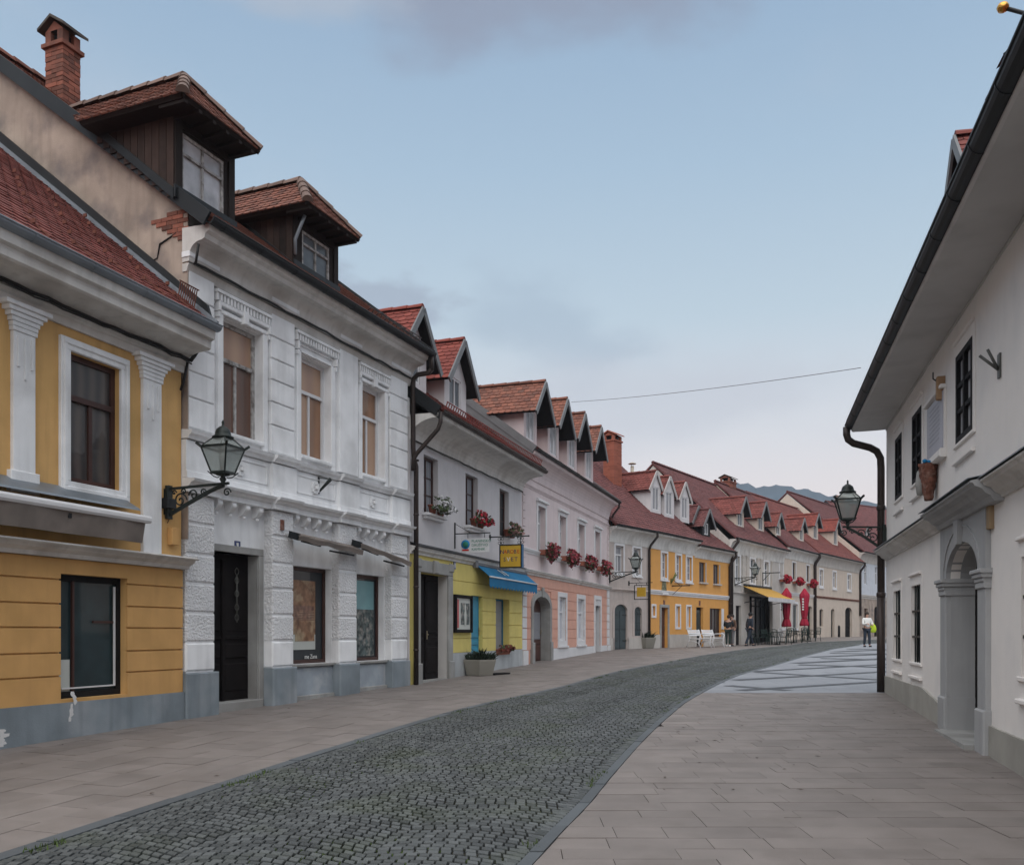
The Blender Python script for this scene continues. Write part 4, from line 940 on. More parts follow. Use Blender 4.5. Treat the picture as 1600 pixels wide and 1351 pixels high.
    for i in range(n):
        a, b = w*i/n, w*(i+1)/n; mb.face([(a, -D, dz), (b, -D, dz), (b, -D, dz-.24), (a+(b-a)*.5, -D, dz-.31), (a, -D, dz-.24)]); mb.face([(a, -D+.006, dz), (b, -D+.006, dz), (b, -D+.006, dz-.24), (a+(b-a)*.5, -D+.006, dz-.31), (a, -D+.006, dz-.24)])
    mb.build('valance', AWB, aw)
    mb = MB(); mb.tube([(0, -D-.012, dz-.01), (w, -D-.012, dz-.01)], .022, 6); mb.build('front_bar', WHITEM, aw)
    mb = MB(); mb.tube([(-.05, -.06, -.02), (w, -.06, -.02)], .05, 8); mb.box(-.2, -.03, -.12, -.0, -.12, .06); mb.beam((.1, -.05, -.08), (.5, -D+.05, dz), .03, .04); mb.beam((w-.1, -.05, -.08), (w-.5, -D+.05, dz), .03, .04); mb.build('arms', GREYC, aw)
    for i, q in enumerate((.33, .40)):
        lg = MB(); cx = w*q
        lg.slab([(cx, -.14, -.09), (cx+.16, -.30, -.225), (cx+.22, -.30, -.225), (cx+.04, -.12, -.075)], (0, -.005, .012)); lg.build('white_motif', WTXT, aw)
    # poster case
    q = H.r(706.5, 733, 928, 988); pc = empty('poster_case', H.w(q[0], 0, q[2]), H.rz, label='black framed glass poster case on the yellow wall left of the blue door', cat='poster case')
    w, h = q[1]-q[0], q[3]-q[2]; mb = MB()
    for a in ((0, .08, 0, h), (w-.08, w, 0, h), (.08, w-.08, 0, .08), (.08, w-.08, h-.08, h)): mb.box(a[0], a[1], -.11, -.03, a[2], a[3], b=.01)
    mb.build('case_frame', DDOOR, pc); mb = MB(); mb.box(.08, w-.08, -.06, -.04, .08, h-.08, 0); mb.box(.11, .30, -.065, -.061, .12, h-.12, 1); mb.box(.42, w-.14, -.065, -.061, .2, h-.2, 2); mb.lathe([(0, -.3), (.07, -.25), (.09, 0), (.04, .15), (.06, .2), (0, .28)], 8, (w*.62, -.07, h*.48), 3, sy=.1); mb.build('posters', [POSTW, POSTR, POSTG, POSTW], pc)
    # window boxes
    for i, (q, cx, m, lab) in enumerate(((U[0], .1, WHITEF, 'white blossoms in red pots on the sill of the upper window nearest the downpipe'), (U[1], .15, REDF, 'bright red geraniums on the sill of the middle upper window'), (U[2], .2, PEACHF, 'faded pink trailing plant on the sill by the yellow hanging sign'))):
        flowers('window_flowers', H.w((q[0]+q[1])/2+cx, -.1, q[2]-.0), H.rz, (q[1]-q[0])*1.15, lab, 'window flowers of the white and yellow house', m, hang=.12, up=.3 if i == 0 else .26, n=110, pot='pots', dep=.22, leafn=.55 if i != 1 else .4)
    flowers('window_flowers', H.w((wg[0]+wg[1])/2, .05, wg[2]-.02), H.rz, wg[1]-wg[0]-.05, 'low reddish brown plants in a trough at the yellow ground floor window', 'window flowers of the white and yellow house', mat('brown_plant', (.16, .045, .03), rnd=.5), hang=.05, up=.12, n=60, leafn=.3)
    # hanging signs, perpendicular to the wall
    x = H.u(710); z = H.z(710, 834); sg = empty('hanging_sign', H.w(x, 0, z), H.rz, label='white hanging sign with blue round emblem and green words PLANINSKO DRUSTVO KAMNIK', cat='sign', group='hanging signs')
    mb = MB(); mb.box(-.015, .015, -.03, -.001, -.36, .28); mb.beam((0, -.02, 0), (0, -.95, 0.0), .025, .025); mb.beam((0, -.02, .25), (0, -.42, .02), .012, .012)
    for y in (-.36, -.80): mb.beam((0, y, 0), (0, y, -.16), .012, .012)
    mb.build('bracket', IRON, sg); mb = MB(); mb.box(-.012, .012, -.92, -.17, -.47, -.12); mb.build('panel', WSIGN, sg)
    mb = MB(); mb.lathe([(0, .016), (.115, .016), (.115, .014)], 20, (0, 0, 0), 0); ring = mb.build('emblem_ring', BLUEP, sg); ring.location = (-.0, -.30, -.27); ring.rotation_euler = (0, -PI/2, 0)
    mb = MB(); mb.lathe([(0, .0175), (.075, .0175), (.075, .0161)], 16, (0, 0, 0), 0); o = mb.build('emblem_disc', GTXT, sg); o.location = (0, -.30, -.27); o.rotation_euler = (0, -PI/2, 0); o.location.x = 0
    mb = MB(); mb.box(-.0155, -.0125, -.39, -.21, -.43, -.39); mb.build('emblem_ribbon', RTXT, sg)
    for i, t in enumerate(('PLANINSKO', 'DRUŠTVO', 'KAMNIK')): text(t, .095, (-.0135, -.46, -.225-.1*i), (PI/2, 0, -PI/2), GTXT, sg, align='LEFT')
    x = H.u(765); z = H.z(765, 839); sg = empty('hanging_sign', H.w(x, 0, z), H.rz, label='yellow box sign reading NAROBE SVET hanging from a scrolled iron rod', cat='sign', group='hanging signs')
    mb = MB(); mb.tube([(0, -.0, 0), (0, -1.12, 0)], .018, 6); mb.lathe([(0, -.01), (.06, 0), (.06, .02), (.03, .03), (0, .04)], 10, (0, 0, 0)); mb.box(-.02, .02, -.03, 0, -.08, .08); mb.lathe([(0, -.03), (.03, 0), (0, .03)], 8, (0, -1.13, 0))
    for y in (-.33, -.90):
        mb.beam((0, y, 0), (0, y, -.25), .018, .018)
        for s in (-1, 1):
            for cz in (-.06, -.17): mb.tube([(0, y+s*(.05+.035*math.cos(t)), cz+.035*math.sin(t)) for t in [k*PI/5 for k in range(11)]], .007, 5, cap=False)
    mb.build('bracket', IRON, sg)
    mb = MB(); mb.box(-.08, .08, -.34, -.31, -.86, -.22, 0); mb.box(-.08, .08, -.95, -.92, -.86, -.22, 0); mb.box(-.08, .08, -.92, -.34, -.86, -.83, 0); mb.box(-.08, .08, -.92, -.34, -.25, -.22, 0); mb.build('frame', DARKM, sg)
    mb = MB(); mb.box(-.07, .07, -.92, -.34, -.83, -.25, 0); mb.build('panel', YSIGN, sg); mb = MB(); mb.box(-.075, .085, -.958, -.951, -.86, -.22, 0); mb.build('side_panel', BSIGN, sg)
    for i, ch in enumerate('NAROBE'): text(ch, .15, (-.072, -.39-.093*i, -.47), (PI/2, 0, -PI/2), [KTXT, RTXT, KTXT, RTXT, KTXT, RTXT][i], sg)
    for i, ch in enumerate('SVET'): text(ch, .16, (-.072, -.46-.11*i, -.68), (PI/2, 0, -PI/2), [KTXT, WTXT, KTXT, KTXT][i], sg)
build_h3()
# ================================================================ H4 pink house
def build_h4():
    H = H4; L = H.L; e = H.e
    z0, z1 = H.z(840, 862), H.z(840, 789.3)
    U = [(H.u(a), H.u(b), z0, z1) for a, b in ((840, 851.8), (873.6, 884), (903, 913), (929, 937.4))]
    zl = (H.z(817, 903)+H.z(950, 917))/2; zl1 = H.z(816, 886.5, .1)
    G1 = [(H.u(872.7), H.u(883.3), H.z(872, 1001), H.z(872.7, 932)), (H.u(902), H.u(912), H.z(902, 1000), H.z(902, 935))]
    gd = (H.u(928.8), H.u(937), H.gz(10)-.05, H.z(928.8, 946))
    ad = (H.u(831.6), H.u(857.7), H.gz(2)-.05, H.z(843, 931.6)); sp = H.z(832, 948)
    ops = U+G1+[gd, ad+(sp,)]
    ze = (H.z(838, 703, .48)+H.z(968, 783, .48))/2; zc = ze-.75
    zg = base_body(H, ze-.1, 9.6, ze+3.8, PINKL, ops, zl, .3, PINK, rev=WFR)
    for q in U: frame(H, *q, .2, 'T', WFR, G_GREY, bw=.07)
    for q in G1: frame(H, *q, .12, 'T', WFR, G_WCUR, bw=.08)
    zp = H.gz(2)+.42; mb = MB(); bands(mb, H.u(860.5), gd[0]-.1, [zg, zp], [], p=.03, gr=0); mb.build('plinth', WFR, e); mb = MB(); bands(mb, gd[1]+.1, L-.45, [zg, zp], [], p=.03, gr=0); mb.build('plinth', WFR, e)
    mb = MB(); n = 7; zs = [zp+(zl-zp)*i/n for i in range(n+1)]; bands(mb, .45, L-.45, zs, [q for q in ops if q[2] < zl]+[(ad[0]-.2, ad[1]+.2, 0, ad[3]+.2)], p=.02, gr=.02); mb.build('banded_ground_floor', PINK, e)
    for a, b in ((.0, .42), (L-.42, L)):
        mb = MB()
        for c, d in zip(zs, zs[1:]): mb.box(a, b, -.04, -.001, c+.012, d-.012, b=.01)
        mb.box(a-.0, b+.04, -.08, -.001, zg, zp-.01, b=.01)
        mb.build('quoin', WFR, e)
    for a, b in ((.06, .3), (L-.3, L-.06)):
        mb = MB(); z = zl1+.1
        while z < zc-.35: mb.box(a, b, -.03, -.001, z+.01, z+.22, b=.01); z += .24
        mb.build('quoin', PINKL, e)
    for q in U:
        mb = MB(); surround(mb, *q, w=.13, p=.03, sill=0, head=.08, bottom=False); mb.build('window_surround', WFR, e)
    for q in G1:
        mb = MB(); surround(mb, *q, w=.17, p=.04, sill=.05); mb.build('window_surround', WFR, e)
    mb = MB(); surround(mb, *gd[:2], gd[2], gd[3]+.25, w=.17, p=.05, bottom=False); mb.box(gd[0], gd[1], -.02, .1, gd[3], gd[3]+.25); mb.build('door_surround', WFR, e); door(H, gd[0], gd[1], gd[2], gd[3], .28, DDOOR)
    mb = MB(); pi_ = arch_pts(ad[0], ad[1], sp, ad[3]); po = arch_pts(ad[0]-.2, ad[1]+.2, sp, ad[3]+.2)
    for i in range(len(pi_)-1): mb.slab([(pi_[i][0], -.06, pi_[i][1]), (pi_[i+1][0], -.06, pi_[i+1][1]), (po[i+1][0], -.06, po[i+1][1]), (po[i][0], -.06, po[i][1])], (0, .058, 0))
    for a, b in ((ad[0]-.2, ad[0]), (ad[1], ad[1]+.2)): mb.box(a, b, -.06, -.001, zg, sp, b=.01); mb.box(a-.02, b+.02, -.1, -.061, zg, ad[2]+.7, b=.01)
    xm = (ad[0]+ad[1])/2; mb.slab([(xm-.07, -.1, ad[3]-.02), (xm+.07, -.1, ad[3]-.02), (xm+.11, -.1, ad[3]+.3), (xm-.11, -.1, ad[3]+.3)], (0, .04, 0))
    n = 12
    for (p, q), (p2, q2) in zip(pi_, pi_[1:]): mb.face([(p, .0, q-.002), (p, .3, q-.002), (p2, .3, q2-.002), (p2, .0, q2-.002)])
    mb.face([(ad[1]-.003, 0, zg), (ad[1]-.003, .3, zg), (ad[1]-.003, .3, sp), (ad[1]-.003, 0, sp)]); mb.build('stone_portal', STONE, e)
    door(H, ad[0], ad[1], ad[2], ad[3], .29, BDOOR, sp=sp, glass_=G_CURT, leaves=1)
    string(H, -.0, L+.06, zl, zl1, .16, CORN)
    zsl = (H.z(817, 858)+H.z(951, 890.5))/2; string(H, 0, L, zsl-.14, zsl, .08, WFR, name='sill_course')
    zhd = z1+.42; string(H, 0, L, zhd, zhd+.1, .06, PINKL, name='head_course')
    cove(H, zc, ze-.02, .52, PINKL)
    gutter(H, -.02, L+.1, -.48, ze+.02, .07, DARKM)
    pitch = .75; roof(H, -.04, L+.05, .44, ze+.05, pitch, 9.6, TILED, .2, .16, BARGE)
    mb = MB(); mb.slab([(-.06, -.4, ze+.0), (-.06, 2.4, ze+2.1), (-.06, 2.4, ze+1.75), (-.06, -.3, ze-.3)], (.05, 0, 0)); mb.build('verge_board', BARGE, H.roof)
    for px, py in ((852.6, 596.3), (886.8, 623.2), (914.4, 645.4), (939.7, 666.7)):
        xc = H.u(px, .5); zp2 = H.z(px, py, .5)
        gdormer(H, xc, 1.35, zp2-1.12, zp2, 0.0, over=.5, side=.34, wm=PINKL, tm=TILEO, bm=BARGE, gm=BLACKB, glm=G_LIGHT, win=(xc-.42, xc+.42, H.rz_(.0)+.1, zp2-1.15))
    pipe(H, [(L+.0, -.46, ze-.05), (L+.0, -.46, ze-.2), (L+.05, -.2, ze-.5), (L+.08, -.1, ze-.7), (L+.08, -.1, ze-1.0)], .045, PIPEB)
    for i, q in enumerate(U):
        flowers('geranium_box', H.w((q[0]+q[1])/2+.12, -.12, q[2]-.08), H.rz, (q[1]-q[0])*1.05, ('leftmost', 'second', 'third', 'rightmost')[i]+' of the four bushy dusty red geranium boxes on the pink house', 'geranium boxes on the pink house', PINKF, hang=.42, up=.28, n=170, dep=.28, leafn=.5, ps=.045)
build_h4()
# ================================================================ far houses
def simple(H, U, G_, zb_px, ov, wm, roofz_px, pitch, dep, tm, low=None, strg=None, ufm=WFR, ugm=G_GREY, sur=None, plinth=None, pm=GREYP, gd=DARKM, ust='T', ze=None, x1r=None, cm=CORN, coveh=.75, name='', gfm=WFR, ggm=G_DARK, vm=None):
    ze = ze if ze is not None else H.z(roofz_px[0], roofz_px[1], ov)
    ops = list(U); doors = []
    for q in G_: ops.append(q[:5] if len(q) > 4 and isinstance(q[4], float) else q[:4])
    zr = ze+(dep/2+ov)*pitch
    zg = base_body(H, ze-.1, dep, zr-.15, wm, ops, strg[0] if strg and low else None, .18, low)
    for q in U:
        frame(H, *q[:4], .12, ust, ufm, ugm, bw=.05, mul=.05)
        if sur: mb = MB(); surround(mb, *q[:4], w=sur, p=.03, sill=.04, b=.006); mb.build('window_surround', WFR, H.e)
    if strg: string(H, 0, H.L, strg[0], strg[1], .09, strg[2])
    gz0 = H.gz(H.L/2)
    if plinth: mb = MB(); bands(mb, 0, H.L, [zg, plinth], [(a[0]-.01, a[1]+.01, a[2]-(.5 if a[2] < gz0+.3 else 0), a[3]) for a in G_ if a[2] < plinth], p=.03, gr=0); mb.build('plinth', pm, H.e)
    cove(H, ze-coveh, ze-.02, ov+.03, cm); gutter(H, 0, H.L, -ov, ze+.02, .07, gd)
    roof(H, -.02, H.L+.02, ov-.04, ze+.05, pitch, dep, tm, .22, .18, vm or tm, vh=.08)
    return ze
# --- H5 small beige house
def build_h5():
    H = H5; U = [H.r(961.2, 973.7, 851.5, 893), H.r(989.2, 1000.6, 855.7, 896)]
    gz = H.gz(1); d = (H.u(959.6), H.u(979.5), gz-.05, H.z(970, 943.7), H.z(970, 954)); w = (H.u(990.8), H.u(1002.2), H.z(996, 993), H.z(996, 947.5), H.z(996, 955))
    zs = H.z(957, 921)
    ze = simple(H, U, [d, w], 0, .45, BEI, (990, 824), .93, 9.5, TILED, strg=(zs-.05, zs+.05, BEI), ugm=G_CURT, sur=.1, plinth=gz+.5, pm=LGREY, coveh=.7)
    for q, nm in ((d, 'door'), (w, 'window_shutter')):
        mb = MB(); mb.slab([(q[0], .06, q[2]), (q[1], .06, q[2])]+[(a, .06, b) for a, b in arch_pts(q[0], q[1], q[4], q[3])[::-1]], (0, .06, 0))
        xm = (q[0]+q[1])/2; h = q[4]-q[2]
        for a, b in ((q[0]+.08, xm-.04), (xm+.04, q[1]-.08)):
            mb.box(a, b, .04, .059, q[2]+.1, q[2]+h*.48, b=.01); mb.box(a, b, .04, .059, q[2]+h*.54, q[4], b=.01)
        mb.box(xm-.02, xm+.02, .035, .059, q[2], q[4])
        o = mb.build(nm, GDOOR, H.e); hb = MB()
        for z in (q[2]+h*.25, q[2]+h*.9): hb.box(q[0]-.05, q[0]+.3, .02, .039, z-.02, z+.02); hb.box(q[1]-.3, q[1]+.05, .02, .039, z-.02, z+.02)
        hb.build('hinge', IRON, o)
        mb = MB(); pi_ = arch_pts(q[0], q[1], q[4], q[3]); po = arch_pts(q[0]-.14, q[1]+.14, q[4], q[3]+.14)
        for i in range(len(pi_)-1): mb.slab([(pi_[i][0], -.03, pi_[i][1]), (pi_[i+1][0], -.03, pi_[i+1][1]), (po[i+1][0], -.03, po[i+1][1]), (po[i][0], -.03, po[i][1])], (0, .028, 0))
        for a, b in ((q[0]-.14, q[0]), (q[1], q[1]+.14)): mb.box(a, b, -.03, -.001, q[2], q[4])
        mb.build('stone_surround', BEI, H.e)
    pipe(H, [(H.L, -.45, ze), (H.L, -.45, ze-.2), (H.L-.1, -.15, ze-.6), (H.L-.1, -.08, ze-.8), (H.L-.1, -.08, gz)], .06)
    mb = MB(); x = H.u(957, -2.6); y = 2.6
    chimney(H, x, 2.6, .75, .6, H.rz_(2.2), H.z(957, 677, -2.6), mat('plastered_red_chimney', (.30, .10, .065), var=.15, rnd=.2, bump=.3))
    mb.tube([(x+1.6, 2.4, H.rz_(2.3)), (x+1.6, 2.4, H.rz_(2.3)+1.15)], .09, 8); mb.lathe([(.0, .0), (.2, .0), (.2, .03), (0, .1)], 8, (x+1.6, 2.4, H.rz_(2.3)+1.25)); mb.tube([(x+1.52, 2.4, H.rz_(2.3)+1.1), (x+1.52, 2.4, H.rz_(2.3)+1.26)], .015, 4); mb.build('flue', mat('pale_flue', (.45, .4, .33)), H.roof)
    sg = empty('hanging_sign', H.w(H.u(982), 0, H.z(982, 911)), H.rz, label='small yellow square sign in an open iron frame by the second wall lantern', cat='sign', group='hanging signs')
    mb = MB(); mb.beam((0, -.0, 0), (0, -1.2, 0), .025, .025); mb.beam((0, -.0, 0), (0, -.9, .0), .02, .02); mb.box(-.02, .02, -.05, 0, -.1, .1); mb.beam((0, -.1, .55), (0, -.6, .0), .01, .01)
    for a, b in (((-.3, -.1), (-.3, -.72)), ((-1.0, -.1), (-1.0, -.72))): mb.beam((0, a[0], a[1]), (0, b[0], b[1]), .03, .03)
    for z in (-.1, -.72): mb.beam((0, -.3, z), (0, -1.0, z), .03, .03)
    mb.beam((0, -.4, 0), (0, -.4, -.1), .02, .02); mb.beam((0, -.9, 0), (0, -.9, -.1), .02, .02); mb.beam((0, -.65, -.1), (0, -.65, -.2), .015, .015); mb.build('iron_frame', IRON, sg)
    mb = MB(); mb.box(-.05, .05, -.85, -.45, -.6, -.2); mb.build('panel', YSIGN, sg)
build_h5()
def build_h6():
    H = H6
    U = [(H.u(a), H.u(b), H.z(1032, 901.5), H.z(1032, 863)) for a, b in ((1033.5, 1042), (1056, 1063.8), (1072.5, 1080.5))]
    gz = H.gz(1); gd = (H.u(1032.5), H.u(1043), gz-.05, H.z(1032, 948.5)); sw = H.r(1019, 1023.6, 946.5, 961.5)
    G1 = [(H.u(a), H.u(b), H.z(1056, 979.5), H.z(1056, 946.5)) for a, b in ((1056, 1062.3), (1073, 1079))]
    zs = H.z(1017, 924.5)
    ze = simple(H, U, [gd, sw]+G1, 0, .42, ORANGE, (1034, 832), .93, 9.5, TILED, strg=(zs-.1, zs+.1, WFR), ugm=G_CURT, sur=.11, plinth=H.z(1018, 991), pm=LGREY, coveh=.72, ust=(2, 3))
    for q in [sw]+G1:
        frame(H, *q, .12, (1, 1), WFR, G_WCUR, bw=.05); mb = MB(); surround(mb, *q, w=.1, p=.03); mb.build('window_surround', WFR, H.e)
    door(H, gd[0], gd[1], gd[2], gd[3], .15, BDOOR, leaves=1); mb = MB(); surround(mb, *gd[:2], gz, gd[3], w=.14, p=.05, bottom=False); mb.build('door_surround', STONE, H.e)
    for k, px in enumerate((1037.5,)):
        mb = MB(); x = H.u(px); z = H.z(px, 941.5); mb.box(x-.09, x+.09, -.02, -.001, z-.13, z+.13); mb.build('house_number_plate', RELIEF, H.e)
    mb = MB(); q = H.r(1034, 1040.5, 907, 926); xm = (q[0]+q[1])/2; mb.slab([(q[0]-.05, -.03, q[2]), (q[1]+.05, -.03, q[2]), (q[1]-.05, -.03, q[3]), (xm, -.03, q[3]+.12), (q[0]+.05, -.03, q[3])], (0, .028, 0)); mb.build('painted_niche', mat('niche_painting', (.16, .16, .10), var=.7, scale=8), H.e)
    mb = MB(); mb.box(q[0]-.1, q[1]+.1, -.12, -.001, q[2]-.1, q[2], b=.01); mb.build('niche_shelf', WFR, H.e)
    for px, py, bx, by in ((1024.7, 735.7, 1017, 800), (1045.8, 743.9, 1037, 807), (1070, 752.8, 1061.5, 812.5)):
        yf = H.yf(bx, by); xc = H.u(px, -yf); zp = H.z(px, py, -yf)
        gdormer(H, xc, 1.15, zp-1.0, zp, yf, over=.05, side=.24, tm=TILE, bm=mat('white_bargeboard', (.42, .40, .39)), glm=G_CURT, win=(xc-.36, xc+.36, H.rz_(yf)+.15, zp-.95), wm=WARMW)
    # flag bracket and hanging iron
    a = empty('flag_holder', H.w(H.u(1048), 0, H.z(1048, 905)), H.rz, label='green and iron wall bracket between the first two orange house windows', cat='bracket')
    mb = MB(); mb.tube([(0, -.02, -.15), (.1, -.25, .25)], .05, 6); mb.tube([(0, -.02, -.15), (.25, -.15, .35)], .02, 6); mb.box(-.04, .04, -.03, 0, -.2, .05); mb.build('bracket', mat('verdigris', (.12, .14, .05)), a)
    a = empty('iron_rod', H.w(H.u(1050), 0, H.z(1050, 915)), H.rz, label='thin iron sign rod with short chains on the orange wall', cat='sign rod')
    mb = MB(); mb.tube([(0, 0, 0), (.05, -.9, 0)], .03, 6); mb.tube([(0, 0, -.45), (.02, -.5, -.02)], .012, 5); mb.tube([(0, 0, .35), (.02, -.4, .02)], .012, 5); mb.build('rod', IRON, a)
    H = H6b; U = [(H.u(a), H.u(b), H.z(1092.6, 909), H.z(1092.6, 877.5)) for a, b in ((1092.6, 1102), (1114.6, 1123.5))]
    gz = H.gz(2); d = (H.u(1087.9), H.u(1098.8), gz-.05, H.z(1088, 948)); sw = H.r(1109, 1126.5, 949.7, 994.5); zs = H.z(1090, 930.5)
    ze = simple(H, U, [d, sw], 0, .4, ORANGE, (1098, 852), .75, 8.5, TILED, strg=(zs-.1, zs+.1, WFR), ugm=G_GREY, ufm=BFR, ust=(2, 1), plinth=gz+.75, pm=LGREY, coveh=.6)
    door(H, d[0], d[1], d[2], d[3], .14, DDOOR, glass_=G_TEAL); frame(H, *sw, .14, (3, 1), BFR, G_DARK, bw=.05, name='shop_window')
    mb = MB(); x = H.u(1128.5); mb.box(H.u(1127), H.u(1130), -.05, -.001, sw[2]+.4, sw[3], b=.01); mb.build('white_shutter', WFR, H.e)
    mb = MB(); x = H.u(1093); z = H.z(1093, 942); mb.box(x-.09, x+.09, -.02, -.001, z-.13, z+.13); mb.build('house_number_plate', RELIEF, H.e)
    for q in U: mb = MB(); mb.box(q[0]-.05, q[1]+.15, -.12, -.001, q[2]-.08, q[2], b=.01); mb.box(q[1]+.01, q[1]+.12, -.02, -.001, q[2], q[3]); mb.build('window_sill', LGREY, H.e)
    for px, py, bx, by in ((1092, 789.5, 1085, 826), (1109, 795, 1102, 838)):
        yf = H.yf(bx, by); xc = H.u(px, -yf+.2); zp = H.z(px, py, -yf+.2)
        gdormer(H, xc, 1.1, zp-1.0, zp, yf, over=.2, side=.3, tm=TILED, bm=BARGE, gm=BLACKB, glm=G_GREY, win=(xc-.3, xc+.3, H.rz_(yf)+.1, zp-1.0), wm=BLACKB)
    pipe(H, [(H.L-.1, -.42, ze), (H.L-.1, -.42, ze-.2), (H.L-.15, -.15, ze-.6), (H.L-.15, -.08, ze-.8), (H.L-.15, -.08, gz)], .08)
build_h6()
def build_h7():
    H = H7; e = H.e
    U = [(H.u(a), H.u(b), H.z(1149, 907), H.z(1149, 868)) for a, b in ((1149.5, 1155.5), (1172.3, 1179.3), (1194.2, 1200.8))]
    gz = H.gz(3); d = (H.u(1149.8), H.u(1158), gz-.05, H.z(1150, 945.5)); cf = (H.u(1171), H.u(1207.3), gz-.05, H.z(1171, 930)); zs = H.z(1150, 927)
    ze = simple(H, U, [d, cf], 0, .42, LGREY, (1158, 841.5), .92, 9.2, TILED, strg=(zs-.05, zs+.08, LGREY), ugm=G_GREY, sur=.16, coveh=.8)
    H.ze = ze
    door(H, d[0], d[1], d[2], d[3], .14, DDOOR)
    for px in (1146, 1160, 1167, 1183, 1189, 1206): mb = MB(); x = H.u(px); mb.box(x-.11, x+.11, -.06, -.001, zs+.1, ze-.95, b=.01); mb.box(x-.14, x+.14, -.08, -.001, ze-.95, ze-.8, b=.01); mb.build('pilaster', LGREY, e)
    mb = MB()   # cafe front: glazed opening set back
    y = .5; mb.box(cf[0], cf[1], y+.02, y+.04, cf[2], cf[3], 1)
    for i in range(6): x = cf[0]+(cf[1]-cf[0])*i/5; mb.box(x-.03, x+.03, y-.04, y+.02, cf[2], cf[3], 0)
    mb.box(cf[0], cf[1], y-.04, y+.0, cf[3]-.6, cf[3]-.52, 0); mb.box(cf[0], cf[1], y-.04, y, cf[2], cf[2]+.4, 0); mb.build('cafe_front', [DDOOR, G_DARK], e)
    for px, py, bx, by in ((1163, 775.5, 1156, 823), (1194.7, 783.7, 1188, 829.5)):
        yf = H.yf(bx, by)
        xc = H.u(px, -yf+.25); zp = H.z(px, py, -yf+.25)
        gdormer(H, xc, 1.3, zp-1.1, zp, yf, over=.35, side=.25, tm=TILE, bm=BARGE, glm=G_GREY, wm=CREAM)
    chimney(H, H.u(1132.5, -4.6)+1.2, 4.8, 1.3, .7, H.rz_(4.3), H.z(1132.5, 741, -4.6), BRICK)
    pipe(H, [(.15, -.45, ze), (.15, -.45, ze-.2), (.1, -.15, ze-.6), (.1, -.1, ze-.8), (.1, -.1, gz)], .08)
    # yellow awning
    x0, x1 = H.u(1160), H.u(1204); z1 = H.z(1160, 914.5); aw = empty('yellow_awning', H.w(x0, 0, z1), H.rz, label='yellow cafe awning with white valance beside the red parasols', cat='awning')
    w = x1-x0; D = 1.5; dz = H.z(1184, 930.5, 1.5)-z1; mb = MB(); mb.slab([(0, 0, 0), (w, 0, 0), (w, -D, dz), (0, -D, dz)], (0, 0, -.02)); mb.build('cloth', AWY, aw)
    mb = MB(); n = 24
    for i in range(n): a, b = w*i/n, w*(i+1)/n; mb.slab([(a, -D, dz), (b, -D, dz), (b, -D-.0, dz-.2), ((a+b)/2, -D, dz-.27), (a, -D, dz-.2)], (0, -.01, 0))
    mb.build('valance', mat('white_valance', (.5, .49, .5)), aw); mb = MB()
    for x in (.15, w-.15): mb.beam((x, -.05, dz-.3), (x, -D+.05, dz-.03), .04, .04)
    mb.tube([(0, -.03, .05), (w, -.03, .05)], .07, 8); mb.build('arms', DARKM, aw)
    a = empty('sign_bracket', H.w(H.u(1190), 0, H.z(1190, 895)), H.rz, label='dark iron sign bracket with long arm above the yellow awning', cat='bracket'); mb = MB(); mb.tube([(0, -.05, -.9), (0, -.05, .05)], .04, 6); mb.tube([(0, -.05, 0), (.1, -1.1, 0)], .03, 6); mb.tube([(0, -.05, -.5), (.05, -.5, -.02)], .02, 5); mb.build('bracket', IRON, a)
    H = H7b; e = H.e
    U = [(H.u(a), H.u(b), H.z(1217.7, 901), H.z(1217.7, 874)) for a, b in ((1217.7, 1223), (1238, 1243), (1260, 1264.5))]
    gz = H.gz(4); ws = [(H.u(a), H.u(b), H.z(1237.7, 981), H.z(1237.7, 943)) for a, b in ((1219.5, 1226), (1237.7, 1246))]
    d = (H.u(1262), H.u(1268.8), gz-.05, H.z(1265, 946.5), H.z(1265, 950.)); zs = H.z(1230, 927)
    ze = simple(H, U, ws+[d], 0, .42, CREAM, (1232, 853), .92, 9.2, TILED, strg=(zs-.1, zs+.1, WFR), ugm=G_GREY, ufm=BFR, sur=.1, coveh=.7)
    for q in ws: frame(H, *q, .1, (1, 1), WFR, G_TEAL, bw=.06); mb = MB(); surround(mb, *q, w=.16, p=.03); mb.build('window_surround', WFR, e)
    door(H, d[0], d[1], d[2], d[3], .17, DDOOR, sp=d[4])
    for px, py, bx, by in ((1220.6, 800.7, 1216, 836.5), (1257, 808.8, 1254, 846)):
        yf = H.yf(bx, by)
        xc = H.u(px, -yf+.2); zp = H.z(px, py, -yf+.2)
        gdormer(H, xc, 1.15, zp-.95, zp, yf, over=.2, side=.25, tm=TILE, bm=BARGE, glm=G_DARK, wm=CREAM)
    pipe(H, [(H.L-.1, -.42, ze), (H.L-.1, -.42, ze-.2), (H.L-.1, -.15, ze-.6), (H.L-.1, -.1, ze-.8), (H.L-.1, -.1, gz)], .11)
    for i, q in enumerate(U):
        flowers('red_geranium_box', H.w((q[0]+q[1])/2+.1, -.12, q[2]-.3), H.rz, (q[1]-q[0])*1.3, ('left', 'middle', 'right')[i]+' box of bright red geraniums on the cream house behind the parasols', 'geranium boxes on the cream house', REDF, hang=.28, up=.3, n=150, dep=.32, leafn=.3, ps=.07)
build_h7()
